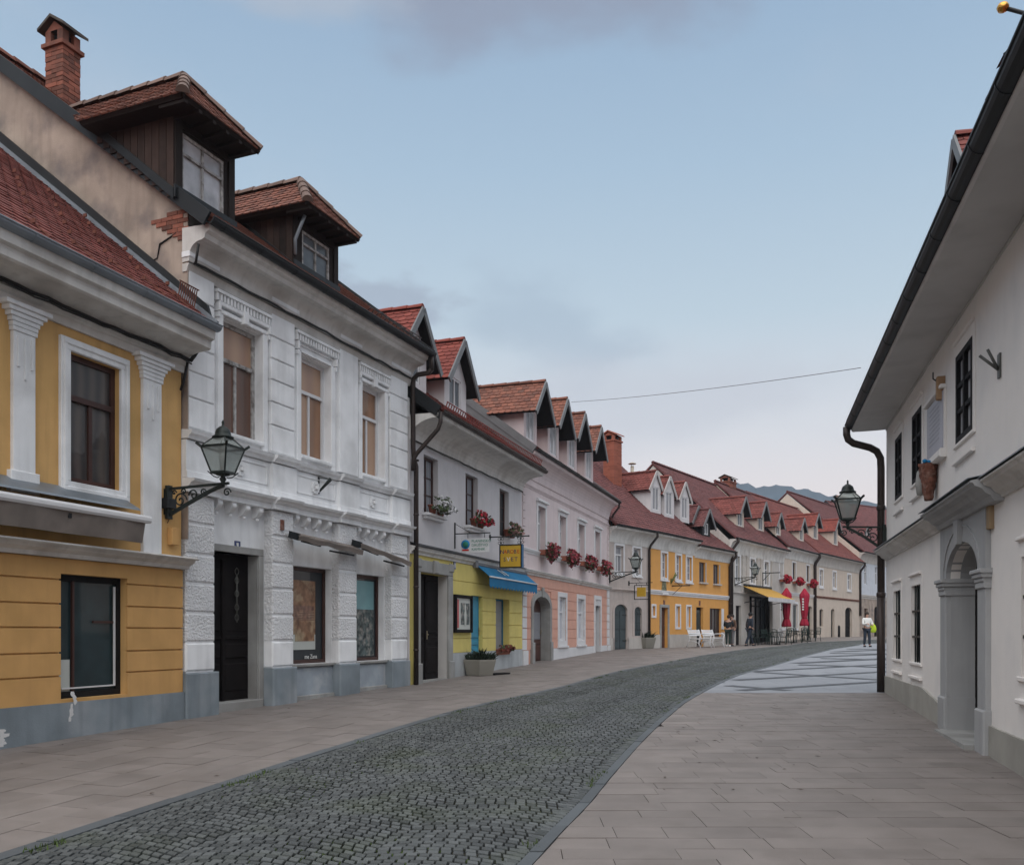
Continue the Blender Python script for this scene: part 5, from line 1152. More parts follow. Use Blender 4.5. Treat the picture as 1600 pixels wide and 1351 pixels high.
def build_h8():
    H = H8; e = H.e
    U = [(H.u(a), H.u(b), H.z(1280.6, 914.5), H.z(1280.6, 889.6)) for a, b in ((1280.6, 1285.6), (1301.3, 1306.2), (1324, 1329.2))]
    gz = H.gz(5); w = (H.u(1280.4), H.u(1286), H.z(1281, 978), H.z(1283, 951), H.z(1283, 954.5)); d1 = (H.u(1298.6), H.u(1304), gz-.05, H.z(1301, 951), H.z(1301, 954)); d2 = (H.u(1320.6), H.u(1331.3), gz-.05, H.z(1326, 948.5), H.z(1326, 956)); zs = H.z(1278, 932.5)
    ze = simple(H, U, [w, d1, d2], 0, .45, CREAM, (1284, 864), .87, 10, TILE, strg=(zs-.07, zs+.07, RELIEF), ugm=G_CURT, sur=.14, coveh=.85, cm=LGREY)
    frame(H, *w[:4], .15, (1, 1), BFR, G_DARK, sp=w[4]); door(H, *d1[:4], .17, DDOOR, sp=d1[4]); door(H, *d2[:4], .17, DDOOR, sp=d2[4])
    for px, py, bx, by in ((1278.4, 802, 1275.8, 843), (1309.6, 811, 1305.5, 852)):
        yf = H.yf(bx, by)
        xc = H.u(px, -yf+.2); zp = H.z(px, py, -yf+.2)
        gdormer(H, xc, 1.25, zp-1.0, zp, yf, over=.25, side=.25, tm=TILER, bm=BARGE, glm=G_DARK, wm=CREAM)
    pipe(H, [(H.L-.1, -.45, ze), (H.L-.1, -.45, ze-.2), (H.L-.1, -.15, ze-.6), (H.L-.1, -.1, ze-.8), (H.L-.1, -.1, zs-1.2)], .09)
    H = H9; U = [H.r(1350, 1354.8, 883, 912), H.r(1367, 1371.5, 885, 913)]; gz = H.gz(5)
    d = (H.u(1366), H.u(1373), gz-.05, H.z(1368, 947), H.z(1368, 953)); w = (H.u(1350.5), H.u(1356), gz-.05, H.z(1350, 950))
    zs = H.z(1350, 932)
    ze = simple(H, U, [d, w], 0, .45, PLBLUE, (1354, 862), .84, 12, TILED, strg=(zs-.15, zs+.15, LGREY), low=BEIGEG, ugm=G_CURT, coveh=.8, cm=LGREY)
    door(H, *d[:4], .17, DDOOR, sp=d[4]); door(H, *w[:4], .17, BDOOR)
    mb = MB(); mb.face([(-.03, 0, ze-3), (-.03, 12, ze-3), (-.03, 12, ze), (-.03, 6, H.ridge_z-.2), (-.03, 0, ze)]); mb.build('gable_wall', CREAM, H.e)
    xc = H.u(1357, -2); zp = H.z(1357, 822, -2); gdormer(H, xc, 1.3, zp-1, zp, 2.2, over=.1, side=.2, tm=TILED, glm=G_DARK, wm=WARMW)
    # house further round the bend
    O = at(1352, 98); X = House(O, (O[0]+9, O[1]+6), 'distant_house', 'farthest cream gabled house seen behind the street lantern', )
    zr = X.z(1352, 776); ops = [(1.5, 2.5, 4.5, 6.1), (4.5, 5.5, 4.5, 6.1)]
    zt = zr-4.2; mb = MB(); wall(mb, 0, X.L, 1, zt, ops, dep=.2); body(mb, X.L, 1, zt, 10, zr-.1); mb.build('wall', CREAM, X.e)
    for q in ops: frame(X, *q, .15)
    roof(X, -.1, X.L, .4, zt+.1, .78, 10, TILED, .24, .2)
    chimney(X, 2.4, 5, .9, .7, X.ridge_z-.3, X.z(1372, 766), mat('pale_chimney', (.34, .24, .20), rnd=.2))
build_h8()
# ================================================================ right hand house
def build_hr():
    H = HR; L = H.L; e = H.e
    q = lambda a, b, t, bo: (H.u(a), H.u(b), H.z(a, bo), H.z(a, t))
    U = [q(1400, 1410, 690, 784), q(1426.6, 1441, 651, 756.5), q(1495.4, 1521, 557.7, 695.4)]; zt = (U[0][3]+U[1][3]+U[2][3])/3; zb = (U[0][2]+U[1][2]+U[2][2])/3
    U = [(a, b, zb, zt) for a, b, _, _ in U]; step = 2.9
    U.append((H.u(1600)+.7, H.u(1600)+1.7, zb, zt)); pass
    G1 = [q(1396.7, 1408, 924.4, 1027.4), q(1424.6, 1439.4, 915.8, 1033.8)]; zt2 = (G1[0][3]+G1[1][3])/2; zb2 = (G1[0][2]+G1[1][2])/2
    G1 = [(a, b, zb2, zt2) for a, b, _, _ in G1]; x = H.u(1597.5); G1.append((x, x+1.0, H.z(1597.5, 1056.6), H.z(1597.5, 870))); G1.append((x+3, x+4, G1[-1][2], G1[-1][3]))
    gz = H.gz(4); da = H.u(1477.6, .06); db = H.u(1527, .06); sp = H.z(1478, 904.4, .06); za = H.z(1504.8, 845, .06); pw = H.u(1539.5, .06)-db; print('portal', da, db, pw, sp, za, H.L)
    dr = (da, db, H.gz(4)-.4, za, sp)
    zc1 = H.z(1400, 840, .22); zc0 = H.z(1400, 868, .05); zcb = H.z(1600, 703.7, .22); print('cornice', zc1, zcb, zc0); zc1 = (zc1+zcb)/2; zc0 = (zc0+H.z(1600, 751, .04))/2; print(zc0, zc1)
    ze = (H.z(1325, 655, .75)+H.z(1597, 75, .75))/2; zw = H.z(1390, 655, 0)
    zg = H.gz(L)-.35
    mb = MB(); wall(mb, 0, L, zg, ze-.1, U+G1+[dr], dep=.12); mb.build('wall', RWALL, e)
    mb = MB(); body(mb, L, zg, ze-.1, 11, ze+4.3); mb.build('side_wall', RWALL, e)
    for w in U: frame(H, *w, .03, (2, 3), KFR, G_LIGHT if w[0] > U[1][1] else G_GREY, bw=.075, mul=.085, dy=.05)
    for w in G1:
        frame(H, *w, .1, (2, 3), KFR, G_DARK, bw=.05, mul=.05)
        mb = MB()
        for i in range(1, 4): xx = w[0]+(w[1]-w[0])*i/4; mb.tube([(xx, .02, w[2]), (xx, .02, w[3])], .012, 5)
        for i in range(1, 3): zz = w[2]+(w[3]-w[2])*i/3; mb.beam((w[0], .01, zz), (w[1], .01, zz), .012, .035)
        mb.build('window_grille', IRON, e)
    for w in U+G1:
        mb = MB(); mb.box(w[0]-.12, w[1]+.12, -.03, -.001, w[2]-.05, w[2]-.0, b=.01); mb.box(w[0]-.10, w[1]+.10, -.05, -.001, w[2]-.27, w[2]-.22, b=.01); mb.box(w[0]-.08, w[1]+.08, -.05, -.001, w[3]+.16, w[3]+.2, b=.01)
        mb.box(w[0]-.12, w[0]-.0, -.012, -.001, w[2], w[3]+.16); mb.box(w[1], w[1]+.12, -.012, -.001, w[2], w[3]+.16); mb.box(w[0], w[1], -.012, -.001, w[3], w[3]+.16); mb.build('window_surround', RWALL, e)
    # plinth steps up with the pavement
    w_p = pw+.03
    zp = [(0, H.z(1387.5, 1056)), (H.u(1444.4), H.z(1444.4, 1074.6)), (da-w_p, H.z(1472, 1102.5))]; mb = MB()
    for (a, za_), (b, zb_) in zip(zp, zp[1:]): mb.slab([(a, -.035, zg), (b, -.035, zg), (b, -.035, zb_), (a, -.035, za_)], (0, .034, 0))
    mb.build('plinth', RPLINTH, e); mb = MB(); a = db+w_p; mb.slab([(a, -.035, zg), (L, -.035, zg), (L, -.035, H.z(1600, 1150)-.1), (a, -.035, H.z(1542, 1130))], (0, .034, 0)); mb.build('plinth', RPLINTH, e)
    # cornice between the floors, stepping forward over the portal
    hh = zc1-zc0; P = lambda o: [(0, zc0), (-.03-o, zc0), (-.04-o, zc0+hh*.15), (-.09-o, zc0+hh*.28), (-.13-o, zc0+hh*.55), (-.20-o, zc0+hh*.7), (-.21-o, zc1-.03), (-.24-o, zc1-.02), (-.24-o, zc1), (0, zc1+.06)]
    xa, xb = H.u(1441.5, .3), H.u(1521, .3); mb = MB(); mb.prof(-.0, xa, P(0)); mb.prof(xb, L, P(0)); mb.build('string_course', CORN, e)
    mb = MB(); mb.prof(xa, xb, [(y-.0, z) for y, z in P(.09)]); mb.prof(xa, xb, [(0, zc0-.03), (-.1, zc0-.03), (-.12, zc0-.001), (0, zc0-.001)]); mb.build('portal_cornice', STONE2, e)
    mb = MB(); mb.slab([(0, -.001, zc1+.1), (L, -.001, zc1+.1), (L, -.26, zc1+.012), (0, -.26, zc1+.012)], (0, 0, .012)); mb.slab([(xa, -.1, zc1+.07), (xb, -.1, zc1+.07), (xb, -.36, zc1+.02), (xa, -.36, zc1+.02)], (0, 0, .008)); mb.build('string_flashing', ZINC, e)
    # portal
    mb = MB(); w = pw; pi_ = arch_pts(da, db, sp, za, 16); zt3 = zc0-.031; xm = (da+db)/2
    for (p, r1), (p2, r2) in zip(pi_, pi_[1:]):
        mb.face([(p, -.06, r1), (p2, -.06, r2), (p2, -.06, zt3), (p, -.06, zt3)]); mb.face([(p, -.06, r1), (p, .30, r1), (p2, .30, r2), (p2, -.06, r2)])
    for a, b in ((da-w, da), (db, db+w)):
        mb.box(a, b, -.06, -.001, sp, zt3); mb.box(a, b, -.06, .0, gz+.35 if a > da else gz+.35, sp-.22, b=.008)
        mb.box(a-.03, b+.03, -.09, .0, zg, gz+.42, b=.02)
    for a, b, s in ((da, da+.03, 1), (db-.03, db, -1)):   # deep jambs with moulded imposts
        mb.box(a, a+.012 if s > 0 else b, -.0, .30, zg, sp-.22); 
    for a, b in ((da-w-.02, da+.03), (db-.03, db+w+.02)):
        mb.box(a, b, -.08, .30, sp-.22, sp-.15, b=.01); mb.box(a-.03, b+.03, -.11, .30, sp-.10, sp-.05, b=.01); mb.box(a-.05, b+.05, -.13, .30, sp-.05, sp, b=.01); mb.box(a-.0, b+.0, -.09, .30, sp-.15, sp-.10, b=.01)
    mb.box(da-.0, da+.035, -.06, .30, zg, gz+.42, b=.01); mb.slab([(xm-.09, -.12, za-.03), (xm+.09, -.12, za-.03), (xm+.13, -.12, zt3), (xm-.13, -.12, zt3)], (0, .059, 0))
    po = arch_pts(da-.12, db+.12, sp, za+.2, 16)
    for i in range(len(po)-1): mb.beam((po[i][0], -.065, po[i][1]), (po[i+1][0], -.065, po[i+1][1]), .02, .02, up=(0, 1, 0))
    mb.build('stone_portal', STONE2, e)
    mb = MB(); mb.box(da, db, -.2, .5, zg, H.gz(xm)-.0+.05); mb.build('threshold', STONE, e)
    door(H, da+.012, db-.03, H.gz(xm)+.05, za, .30, DDOOR, sp=sp, leaves=2)
    # coved eave
    mb = MB(); n = 10; z0 = zw-.1
    cv = [(-.62*(1-math.cos(PI/2*i/n)), z0+(ze-.12-z0)*math.sin(PI/2*i/n)) for i in range(n+1)]
    mb.prof(0, L, [(0, z0-.03), (-.015, z0-.03)]+[(y-.015, z) for y, z in cv]+[(-.66, ze-.1), (-.66, ze-.02), (0, ze-.02)])
    mb.sm = [False]*len(mb.sm); mb.build('coved_eave', SOFFIT, e)
    gutter(H, -.05, L, -.68, ze+.03, .10, DARKM); mb = MB(); mb.box(-.05, L, -.76, -.62, ze+.06, ze+.12); mb.build('eave_flashing', DARKM, e)
    pitch = .8; roof(H, -.06, L, .66, ze+.08, pitch, 11, TILE, .2, .16, DARKM)
    # downpipe at the far corner
    mb = MB(); r = .072; zt4 = ze-.06
    pts = [(-.02, -.75, zt4+.05), (-.02, -.75, zt4-.1), (-.03, -.72, zt4-.2), (-.04, -.62, zt4-.28), (-.06, -.30, zt4-.38), (-.07, -.17, zt4-.46), (-.08, -.10, zt4-.6), (-.08, -.09, zt4-.8), (-.08, -.09, H.gz(0)-.05)]
    mb.tube(pts, r, 12); 
    for z in (4.1, 2.35): mb.lathe([(r+.005, -.05), (r+.018, -.03), (r+.018, .03), (r+.005, .05)], 12, (-.08, -.09, z))
    mb.tube([(-.08, -.09, 2.3), (-.08, -.09, H.gz(0)-.05)], r+.008, 12); mb.build('downpipe', PIPEB, e)
    # dormers whose tips show above the gutter
    yf = 1.0; xc = H.u(1492, -.4); zp = H.z(1492, 214, -.4); gdormer(H, xc, 1.2, zp-1.0, zp, .75, over=.35, side=.3, tm=TILE, bm=BARGE, gm=BLACKB, wm=WARMW)
    xc = H.u(1602, -.5); zp = H.z(1588, -60, -.5)
    rb = MB(); a, b = xc-.3, xc+2.4; yfr = .35; zc = H.rz_(.6)+.75; 
    rb.box(a+.3, b, .7, 2.4, H.rz_(.6)-.2, zc, 1); tiles(rb, (a, yfr, zc), (1, 0, 0), (0, 1, .5), [(0, 0), (b-a, 0), (b-a, 1.6), (0, 1.6)], .18, .15, mu=1); ridge(rb, (a, yfr, zc+.02), (a, yfr+1.5, zc+.8), .1); rb.build('timber_dormer', [TILEO, DWOOD], e)
    mb = MB(); gx, gd_ = H.u(1567, .1), -.1; gzz = H.z(1567, 12, .1)
    mb.lathe([(0, -.06), (.045, -.035), (.06, 0), (.045, .035), (0, .06)], 12, (gx, gd_, gzz)); b2 = MB(); b2.tube([(gx, gd_, gzz), (gx+.02, .5, gzz-.3), (gx+.02, 1.0, H.rz_(1.0))], .02, 6); o = b2.build('finial_rod', DARKM, e); mb.build('gilt_ball', GOLD, o)
    for px, py in ((1556, 90), (1538, 140)):
        mb = MB(); x = H.u(px, .55); z = H.z(px, py, .55); mb.slab([(x-.13, -.52, z-.03), (x+.1, -.52, z-.05), (x+.12, -.42, z+.09), (x-.05, -.42, z+.12)], (0, .05, .03)); mb.tube([(x, -.47, z+.03), (x, -.3, H.rz_(-.3))], .03, 5)
        mb.build('lifted_tile', DARKM, e)
    # plaque, lamp box, boards on the wall
    a = empty('stone_tablet', H.w(H.u(1453.2), 0, H.z(1453.2, 722)), H.rz, label='grey marble memorial tablet between two black upper windows', cat='plaque')
    w_, h_ = H.u(1477.7)-H.u(1453.2), H.z(1453.2, 640)-H.z(1453.2, 722); mb = MB(); mb.box(0, w_, -.045, -.001, 0, h_, b=.01); mb.build('slab', TABLET, a)
    mb = MB(); mb.box(-.08, w_+.08, -.09, -.0, h_+.02, h_+.07, b=.01); mb.box(-.08, w_+.08, -.10, -.001, -.14, -.02, b=.02); mb.box(-.06, -.002, -.03, -.001, -.02, h_+.02); mb.box(w_+.002, w_+.06, -.03, -.001, -.02, h_+.02); mb.build('frame', RWALL, a)
    mb = MB(); 
    for i in range(9): mb.box(w_*.15+rr(0, .05), w_*.85-rr(0, .08), -.0475, -.0455, h_*(.85-.08*i), h_*(.85-.08*i)+.025)
    mb.build('inscription', mat('faint_engraving', (.33, .34, .38)), a)
    a = empty('wall_lamp_box', H.w(H.u(1464, .1), 0, H.z(1464, 606, .1)), H.rz, label='narrow tan wooden box fixed high above the marble tablet', cat='lamp box'); mb = MB(); mb.box(-.05, .05, -.11, -.001, -.17, .15, b=.01); mb.build('box', TWOOD, a); mb = MB(); mb.tube([(0, -.11, .1), (0, -.15, .13), (0, -.15, .22)], .01, 6); mb.build('stem', DARKM, a)
    a = empty('flag_holder', H.w(H.u(1563), 0, H.z(1563, 570)), H.rz, label='V shaped iron flag holder high on the right white wall', cat='flag holder'); mb = MB(); mb.box(-.05, .05, -.02, -.001, -.14, .12); mb.tube([(0, -.02, -.05), (-.06, -.19, .13)], .016, 8); mb.tube([(0, -.02, -.05), (.02, -.13, .17)], .016, 8); mb.build('bracket', mat('worn_grey_iron', (.09, .09, .085), rough=.5, metal=.4), a)
    a = empty('house_board', H.w(H.u(1536, .03), 0, H.z(1536, 831, .03)), H.rz, label='tall tan wooden board with a faint mark beside the stone portal', cat='board'); w_ = H.u(1549, .03)-H.u(1536, .03); h_ = H.z(1536, 786, .03)-H.z(1536, 831, .03); mb = MB(); mb.box(0, w_, -.05, -.001, 0, h_, b=.01); mb.build('board', mat('tan_board', (.28, .2, .12), var=.15), a); mb = MB(); mb.box(w_*.4, w_*.6, -.053, -.0505, h_*.3, h_*.55); mb.build('mark', TWOOD, a)
    # carved figure group on the wall
    a = empty('carved_relief', H.w(H.u(1450, .1), 0, H.z(1450, 783, .1)), H.rz, label='brown carved wooden relief with bright blue top on the right wall under the tablet', cat='relief carving')
    h_ = H.z(1450, 722, .1)-H.z(1450, 783, .1); mb = MB(); rg = []
    for i in range(15):
        t = i/14; w_ = .15*(.45+.75*math.sin(PI*(t*.68+.06)))*(1+.12*math.sin(i*2.1)); rg.append([(.1+math.cos(2*PI*k/18)*w_*(1+.16*math.sin(2.1*k+i*1.7)), -.11+math.sin(2*PI*k/18)*.13*(.4+t*.6)*(1+.2*math.sin(2.3*k+i)), h_*t*.93) for k in range(18)])
    mb.rings(rg, smooth=True); mb.build('carving', RELIEF, a)
    mb = MB(); 
    for k in range(9): mb.lathe([(0, -.03), (.03, -.015), (.035, 0), (.025, .02), (0, .03)], 8, (-.03+.032*k, -.14+.05*math.sin(k*1.3), h_*(.93+.04*math.sin(k*.9+.5)))); 
    mb.build('blue_crest', BLUEP, a); mb = MB(); mb.lathe([(0, 0), (.05, .02), (.07, .3*h_), (.05, .6*h_), (0, .75*h_)], 8, (-.03, -.2, h_*.15)); mb.build('grey_figure', STONE, a)
build_hr()
# ================================================================ ground
LX = [pA, pJ, pC, pD, pE, pF, pF2, pG, tuple(mid), pH, pI, pK, (pK[0]+30, pK[1]+16)]
def interp(pts, Y):
    for (x0, y0), (x1, y1) in zip(pts, pts[1:]):
        if Y <= y1 or (x1, y1) == pts[-1]: return x0+(x1-x0)*(Y-y0)/(y1-y0)
    return pts[-1][0]
def smooth(pts):
    o = []
    P = [pts[0]]+pts+[pts[-1]]
    for i in range(1, len(P)-2):
        a, b, c, d = P[i-1], P[i], P[i+1], P[i+2]
        for k in range(8):
            t = k/8; o.append(tuple(.5*(2*b[j]+(c[j]-a[j])*t+(2*a[j]-5*b[j]+4*c[j]-d[j])*t*t+(3*b[j]-a[j]-3*c[j]+d[j])*t**3) for j in (0, 1)))
    return o+[pts[-1]]
KL = [(-4.3, 2.0)]+[onground(*p) for p in ((0, 1345), (375, 1220), (496, 1180), (680, 1122), (762, 1100), (880, 1074), (966, 1050), (1047, 1034), (1120, 1021), (1179, 1013), (1253, 1005), (1300, 1002), (1350, 1000))]
KR = [(-.75, 2.0)]+[onground(*p) for p in ((812, 1351), (861, 1300), (907, 1255), (938, 1219), (994, 1158), (1040, 1117), (1079, 1089), (1145, 1057), (1205, 1040), (1260, 1024), (1310, 1012.5), (1345, 1006))]
def tail(K):
    o = [K[0]]
    for p in K[1:]:
        if p[1] > o[-1][1]+.3: o.append(p)
    return o
KR[0] = tuple(Vector(KR[1])+(Vector(KR[1])-Vector(KR[2]))*(KR[1][1]-2)/(KR[2][1]-KR[1][1])); KL[0] = tuple(Vector(KL[1])+(Vector(KL[1])-Vector(KL[2]))*(KL[1][1]-2)/(KL[2][1]-KL[1][1]))
KL = smooth(tail(KL)); KR = smooth(tail(KR))
a, b = KL[-1], KL[-2]; KL.append((a[0]+22, a[1]+16)); a = KR[-1]; KR.append((a[0]+24, a[1]+18))
kl = lambda Y: interp(KL, Y); kr = lambda Y: interp(KR, Y); fl = lambda Y: interp(LX, Y)
def build_ground():
    mb = MB(); ys = [-200, 0, 10, 20, 30, 40.5, 51.5, 60, 66, 90, 200, 500, 1500]; xs = [-900, -60, 0, 60, 900]
    for a, b in zip(ys, ys[1:]):
        for c, d in zip(xs, xs[1:]): mb.face([(c, a, g(a)-.10), (d, a, g(a)-.10), (d, b, g(b)-.10), (c, b, g(b)-.10)])
    tag(mb.build('ground', ASPH), kind='structure')
    def sheet(name, L_, R_, y0, y1, dz, m, st=.5):
        mb = MB(); y = y0
        while y < y1:
            y2 = min(y+st, y1); mb.face([(L_(y), y, g(y)+dz), (R_(y), y, g(y)+dz), (R_(y2), y2, g(y2)+dz), (L_(y2), y2, g(y2)+dz)]); y = y2
        return tag(mb.build(name, m), kind='structure')
    hr = lambda Y: interp([(pR2[0], pR2[1]), pR], Y) if Y < pR[1] else 60
    sheet('pavement_bed', lambda y: fl(y)-.3, kl, 2, 75, -.035, JOINT)
    sheet('pavement_bed', kr, lambda y: hr(y)+.3, 2, 18.35, -.035, JOINT)
    sheet('road_bed', kl, kr, 2, 78, -.028, GROUT)
    # --- setts, laid in shallow scalloped courses across the street
    mb = MB(); s = .082; Y = 3.9
    while Y < 76:
        W = kr(Y)-kl(Y); sz = s if Y < 28 else s*1.45; n = max(3, int(W/(sz*1.03))); far = Y > 22; xo = rr(-.3, .3)
        for i in range(n):
            fa = (i+.5+xo)/n
            if fa < .01 or fa > .99: continue
            ww = W/n; xc = kl(Y)+fa*W; yc = Y-.30*(xc-(kl(Y)+kr(Y))/2)+.16*abs(math.sin(PI*fa*3.0))
            xl, xr = kl(yc)+.02, kr(yc)-.02
            if xc-ww*.5 < xl or xc+ww*.5 > xr: 
                xc = min(max(xc, xl+ww*.5), xr-ww*.5)
            sl = -.30+.16*3*PI/W*math.cos(PI*(fa*3 % 1.0)); h = .006+rr(-.003, .004); gp = .006+rr(0, .005)
            hw, hh = ww/2-gp/2, sz/2-gp/2; P = []
            for sx, sy in ((-1, -1), (1, -1), (1, 1), (-1, 1)):
                dx = sx*hw*rr(.86, 1.02); dy = sy*hh*rr(.86, 1.03); P.append((xc+dx, yc+dy+sl*dx))
            z = [g(p[1])+h+rr(-.0015, .0015) for p in P]; r = rnd()
            cx, cy = xc, yc; T = [(cx+(p[0]-cx)*.94, cy+(p[1]-cy)*.94) for p in P]; b = len(mb.v)
            mb.v += [(t[0], t[1], zz) for t, zz in zip(T, z)]+[(p[0], p[1], zz-.006) for p, zz in zip(P, z)]
            mb.f.append((b, b+1, b+2, b+3)); mb.m.append(0); mb.r.append(r); mb.sm.append(False)
            for k in range(4 if not far else 2): j = (k+1) % 4; mb.f.append((b+4+k, b+4+j, b+j, b+k)); mb.m.append(0); mb.r.append(r*.8); mb.sm.append(False)
            if not far:
                mb.v += [(p[0], p[1], zz-.04) for p, zz in zip(P, z)]
                for k in range(4): j = (k+1) % 4; mb.f.append((b+8+k, b+8+j, b+4+j, b+4+k)); mb.m.append(0); mb.r.append(r*.3); mb.sm.append(False)
        Y += sz*1.0
    tag(mb.build('cobbled_road', SETT), kind='structure')
    # --- kerb stones
    for nm, K, w0, w1 in (('kerb_line', KL, -.12, .02), ('kerb_line', KR, -.01, .085)):
        mb = MB(); Y = 2.2
        while Y < 77:
            f = lambda y: interp(K, y); l = rr(.55, .9); a, b = Y+.007, Y+l-.007; h = .010+rr(0, .006); r = rnd()
            P = [(f(a)+w0, a), (f(a)+w1, a), (f(b)+w1, b), (f(b)+w0, b)]; mb.slab([(x, y, g(y)+h) for x, y in P], (0, 0, -.08), 0, r); Y += l
        tag(mb.build(nm, KERB), kind='structure')
    # --- paving slabs: rows across, random lengths
    def slabs(name, xl, xr, y0, y1, sh, rw, l0, l1, m, lift=.006):
        mb = MB(); Y = y0
        while Y < y1:
            w = rr(*rw); ga = .0025; yy0, yy1 = Y+ga, Y+w-ga; xa = xl(Y+w/2); xb = xr(Y+w/2); x = xa-rr(0, l0)
            sk = lambda x, y: y+sh*(x-xa)
            while x < xb:
                l = rr(l0, l1); a, b = max(x+ga, xa), min(x+l-ga, xb); x += l
                if b-a < .06: continue
                q = []
                for px_, py_ in ((a, yy0), (b, yy0), (b, yy1), (a, yy1)):
                    yv = sk(px_, py_); xv = px_
                    if px_ == xa: xv = xl(yv)
                    elif px_ == xb: xv = xr(yv)
                    q.append((xv, yv))
                h = lift+rr(-.002, .002); r = rnd(); dz = [rr(-.0012, .0012) for _ in q]
                mb.slab([(p[0], p[1], g(p[1])+h+d_) for p, d_ in zip(q, dz)], (0, 0, -.035), 0, r)
            Y += w
        return tag(mb.build(name, m), kind='structure')
    mb = MB(); off = .128     # left pavement: courses parallel to the kerb
    while off < 7:
        w = rr(.30, .44); y = 2.6+rr(0, .5)
        while y < 75:
            l = rr(.38, .68); Q = []
            for yy, oo in ((y+.003, off+w-.003), (y+.003, off+.002), (y+l-.003, off+.002), (y+l-.003, off+w-.003)): Q.append((kl(yy)-oo*.945, yy+oo*.33))
            y += l
            if max(q[0]-fl(q[1]) for q in Q) < -.12: continue
            h = .006+rr(-.002, .002); mb.slab([(a, b, g(b)+h+rr(-.001, .001)) for a, b in Q], (0, 0, -.035), 0, rnd())
        off += w
    tag(mb.build('left_pavement', PAV), kind='structure')
    slabs('right_pavement', lambda y: kr(y)+.09, lambda y: hr(min(y, 18.3))+.05, 3.6, 18.2, 0, (.24, .36), .36, .78, PAV)
    # --- plaza of pale stone with dark lattice bands
    mb = MB(); y = 18.25; prf = lambda y: kr(y)+.09
    while y < 78:
        w = .6; x = prf(y)
        xs2 = [prf(y)]+[v*1.2+(.6 if int(y/.6) % 2 else 0) for v in range(-2, 60) if v*1.2+.1 > prf(y)]+[66]
        for a, b in zip(xs2, xs2[1:]):
            a0 = a if a != xs2[0] else prf(y); a1 = a if a != xs2[0] else prf(y+w)
            mb.face([(a0+.003, y, g(y)+.008), (b-.003, y, g(y)+.008), (b-.003, y+w-.006, g(y+w)+.008), (a1+.003, y+w-.006, g(y+w)+.008)], 0, rnd())
        y += w
    tag(mb.build('plaza', PAVL), kind='structure')
    mb = MB()
    def band(p, q, w=.14, z=.014):
        p = Vector(p); q = Vector(q); d = (q-p); n = max(1, int(d.length/.8)); nn = Vector((-d.y, d.x)).normalized()*w
        for i in range(n):
            a = p+d*i/n; b = p+d*(i+1)/n
            if a.x < prf(a.y)+.02 or b.x < prf(b.y)+.02 or min(a.y, b.y) < 18.45 or a.y > 76: continue
            mb.face([(a.x-nn.x/2, a.y-nn.y/2, g(a.y)+z), (b.x-nn.x/2, b.y-nn.y/2, g(b.y)+z), (b.x+nn.x/2, b.y+nn.y/2, g(b.y)+z), (a.x+nn.x/2, a.y+nn.y/2, g(a.y)+z)], 0, rnd())
    for n, (p, q) in enumerate((((1098, 1082.4), (1372, 1065.4)), ((1126, 1070.3), (1272.5, 1082.4)), ((1137.5, 1063.3), (1372, 1050)), ((1170.5, 1049.5), (1372, 1062.2)), ((1170.5, 1049.5), (1372, 1038.6)),
                   ((1198, 1037), (1372, 1042.3)), ((1208, 1037.8), (1372, 1029.6)), ((1236, 1027.6), (1372, 1030.6)), ((1236, 1027.8), (1372, 1022.4)), ((1255, 1019.8), (1372, 1021.6)), ((1258, 1020), (1372, 1015.5)), ((1285, 1013.5), (1372, 1014.4)))):
        a, b = Vector(onground(*p)), Vector(onground(*q)); d = (b-a).normalized(); band(a-d*.6, a+d*38, .34 if n < 5 else .5, .012+.0006*n)
    band(onground(1100, 1087), (40, onground(1100, 1087)[1]), .17, .0125)
    tag(mb.build('plaza_bands', PAVD), kind='structure')
    # --- tufts of grass in the gutter line and moss
    mb = MB()
    for i in range(1500):
        side = rnd() < .6; Y = 4+rnd()**1.6*30; x = (kl(Y)+rr(.02, .07)) if side else kr(Y)-rr(.02, .07)
        cl = math.sin(Y*2.3)+math.sin(Y*5.1+1)+math.sin(Y*.9)
        if cl < (.9 if side else 1.3): continue
        for k in range(3): a = rr(0, 6.28); l = rr(.015, .05); q = Vector((x+rr(-.05, .05), Y+rr(-.05, .05), g(Y))); t = Vector((math.cos(a), math.sin(a), 0)); mb.face([q-t*.008, q+t*.008, q+Vector((rr(-.02, .02), rr(-.02, .02), l))], 0, rnd())
    for i in range(16000):
        Y = 4+rnd()*11; f = rnd(); x = kl(Y)+f*(kr(Y)-kl(Y))
        if math.sin(x*2.1+Y*.7)+math.sin(Y*1.3-x)+rr(-.6, .6) < .75: continue
        a = rr(0, 6.28); t = Vector((math.cos(a), math.sin(a), 0)); q = Vector((x, Y, g(Y)-.012)); mb.face([q-t*.016, q+t*.016, q+Vector((rr(-.01, .01), rr(-.01, .01), rr(.012, .024)))], 0, rnd())
    tag(mb.build('grass_tufts', mat('street_grass', (.055, .085, .02), rnd=.5, bump=0)), kind='stuff', cat='grass', label='small green grass and moss tufts between the cobbles and along the kerb')
build_ground()
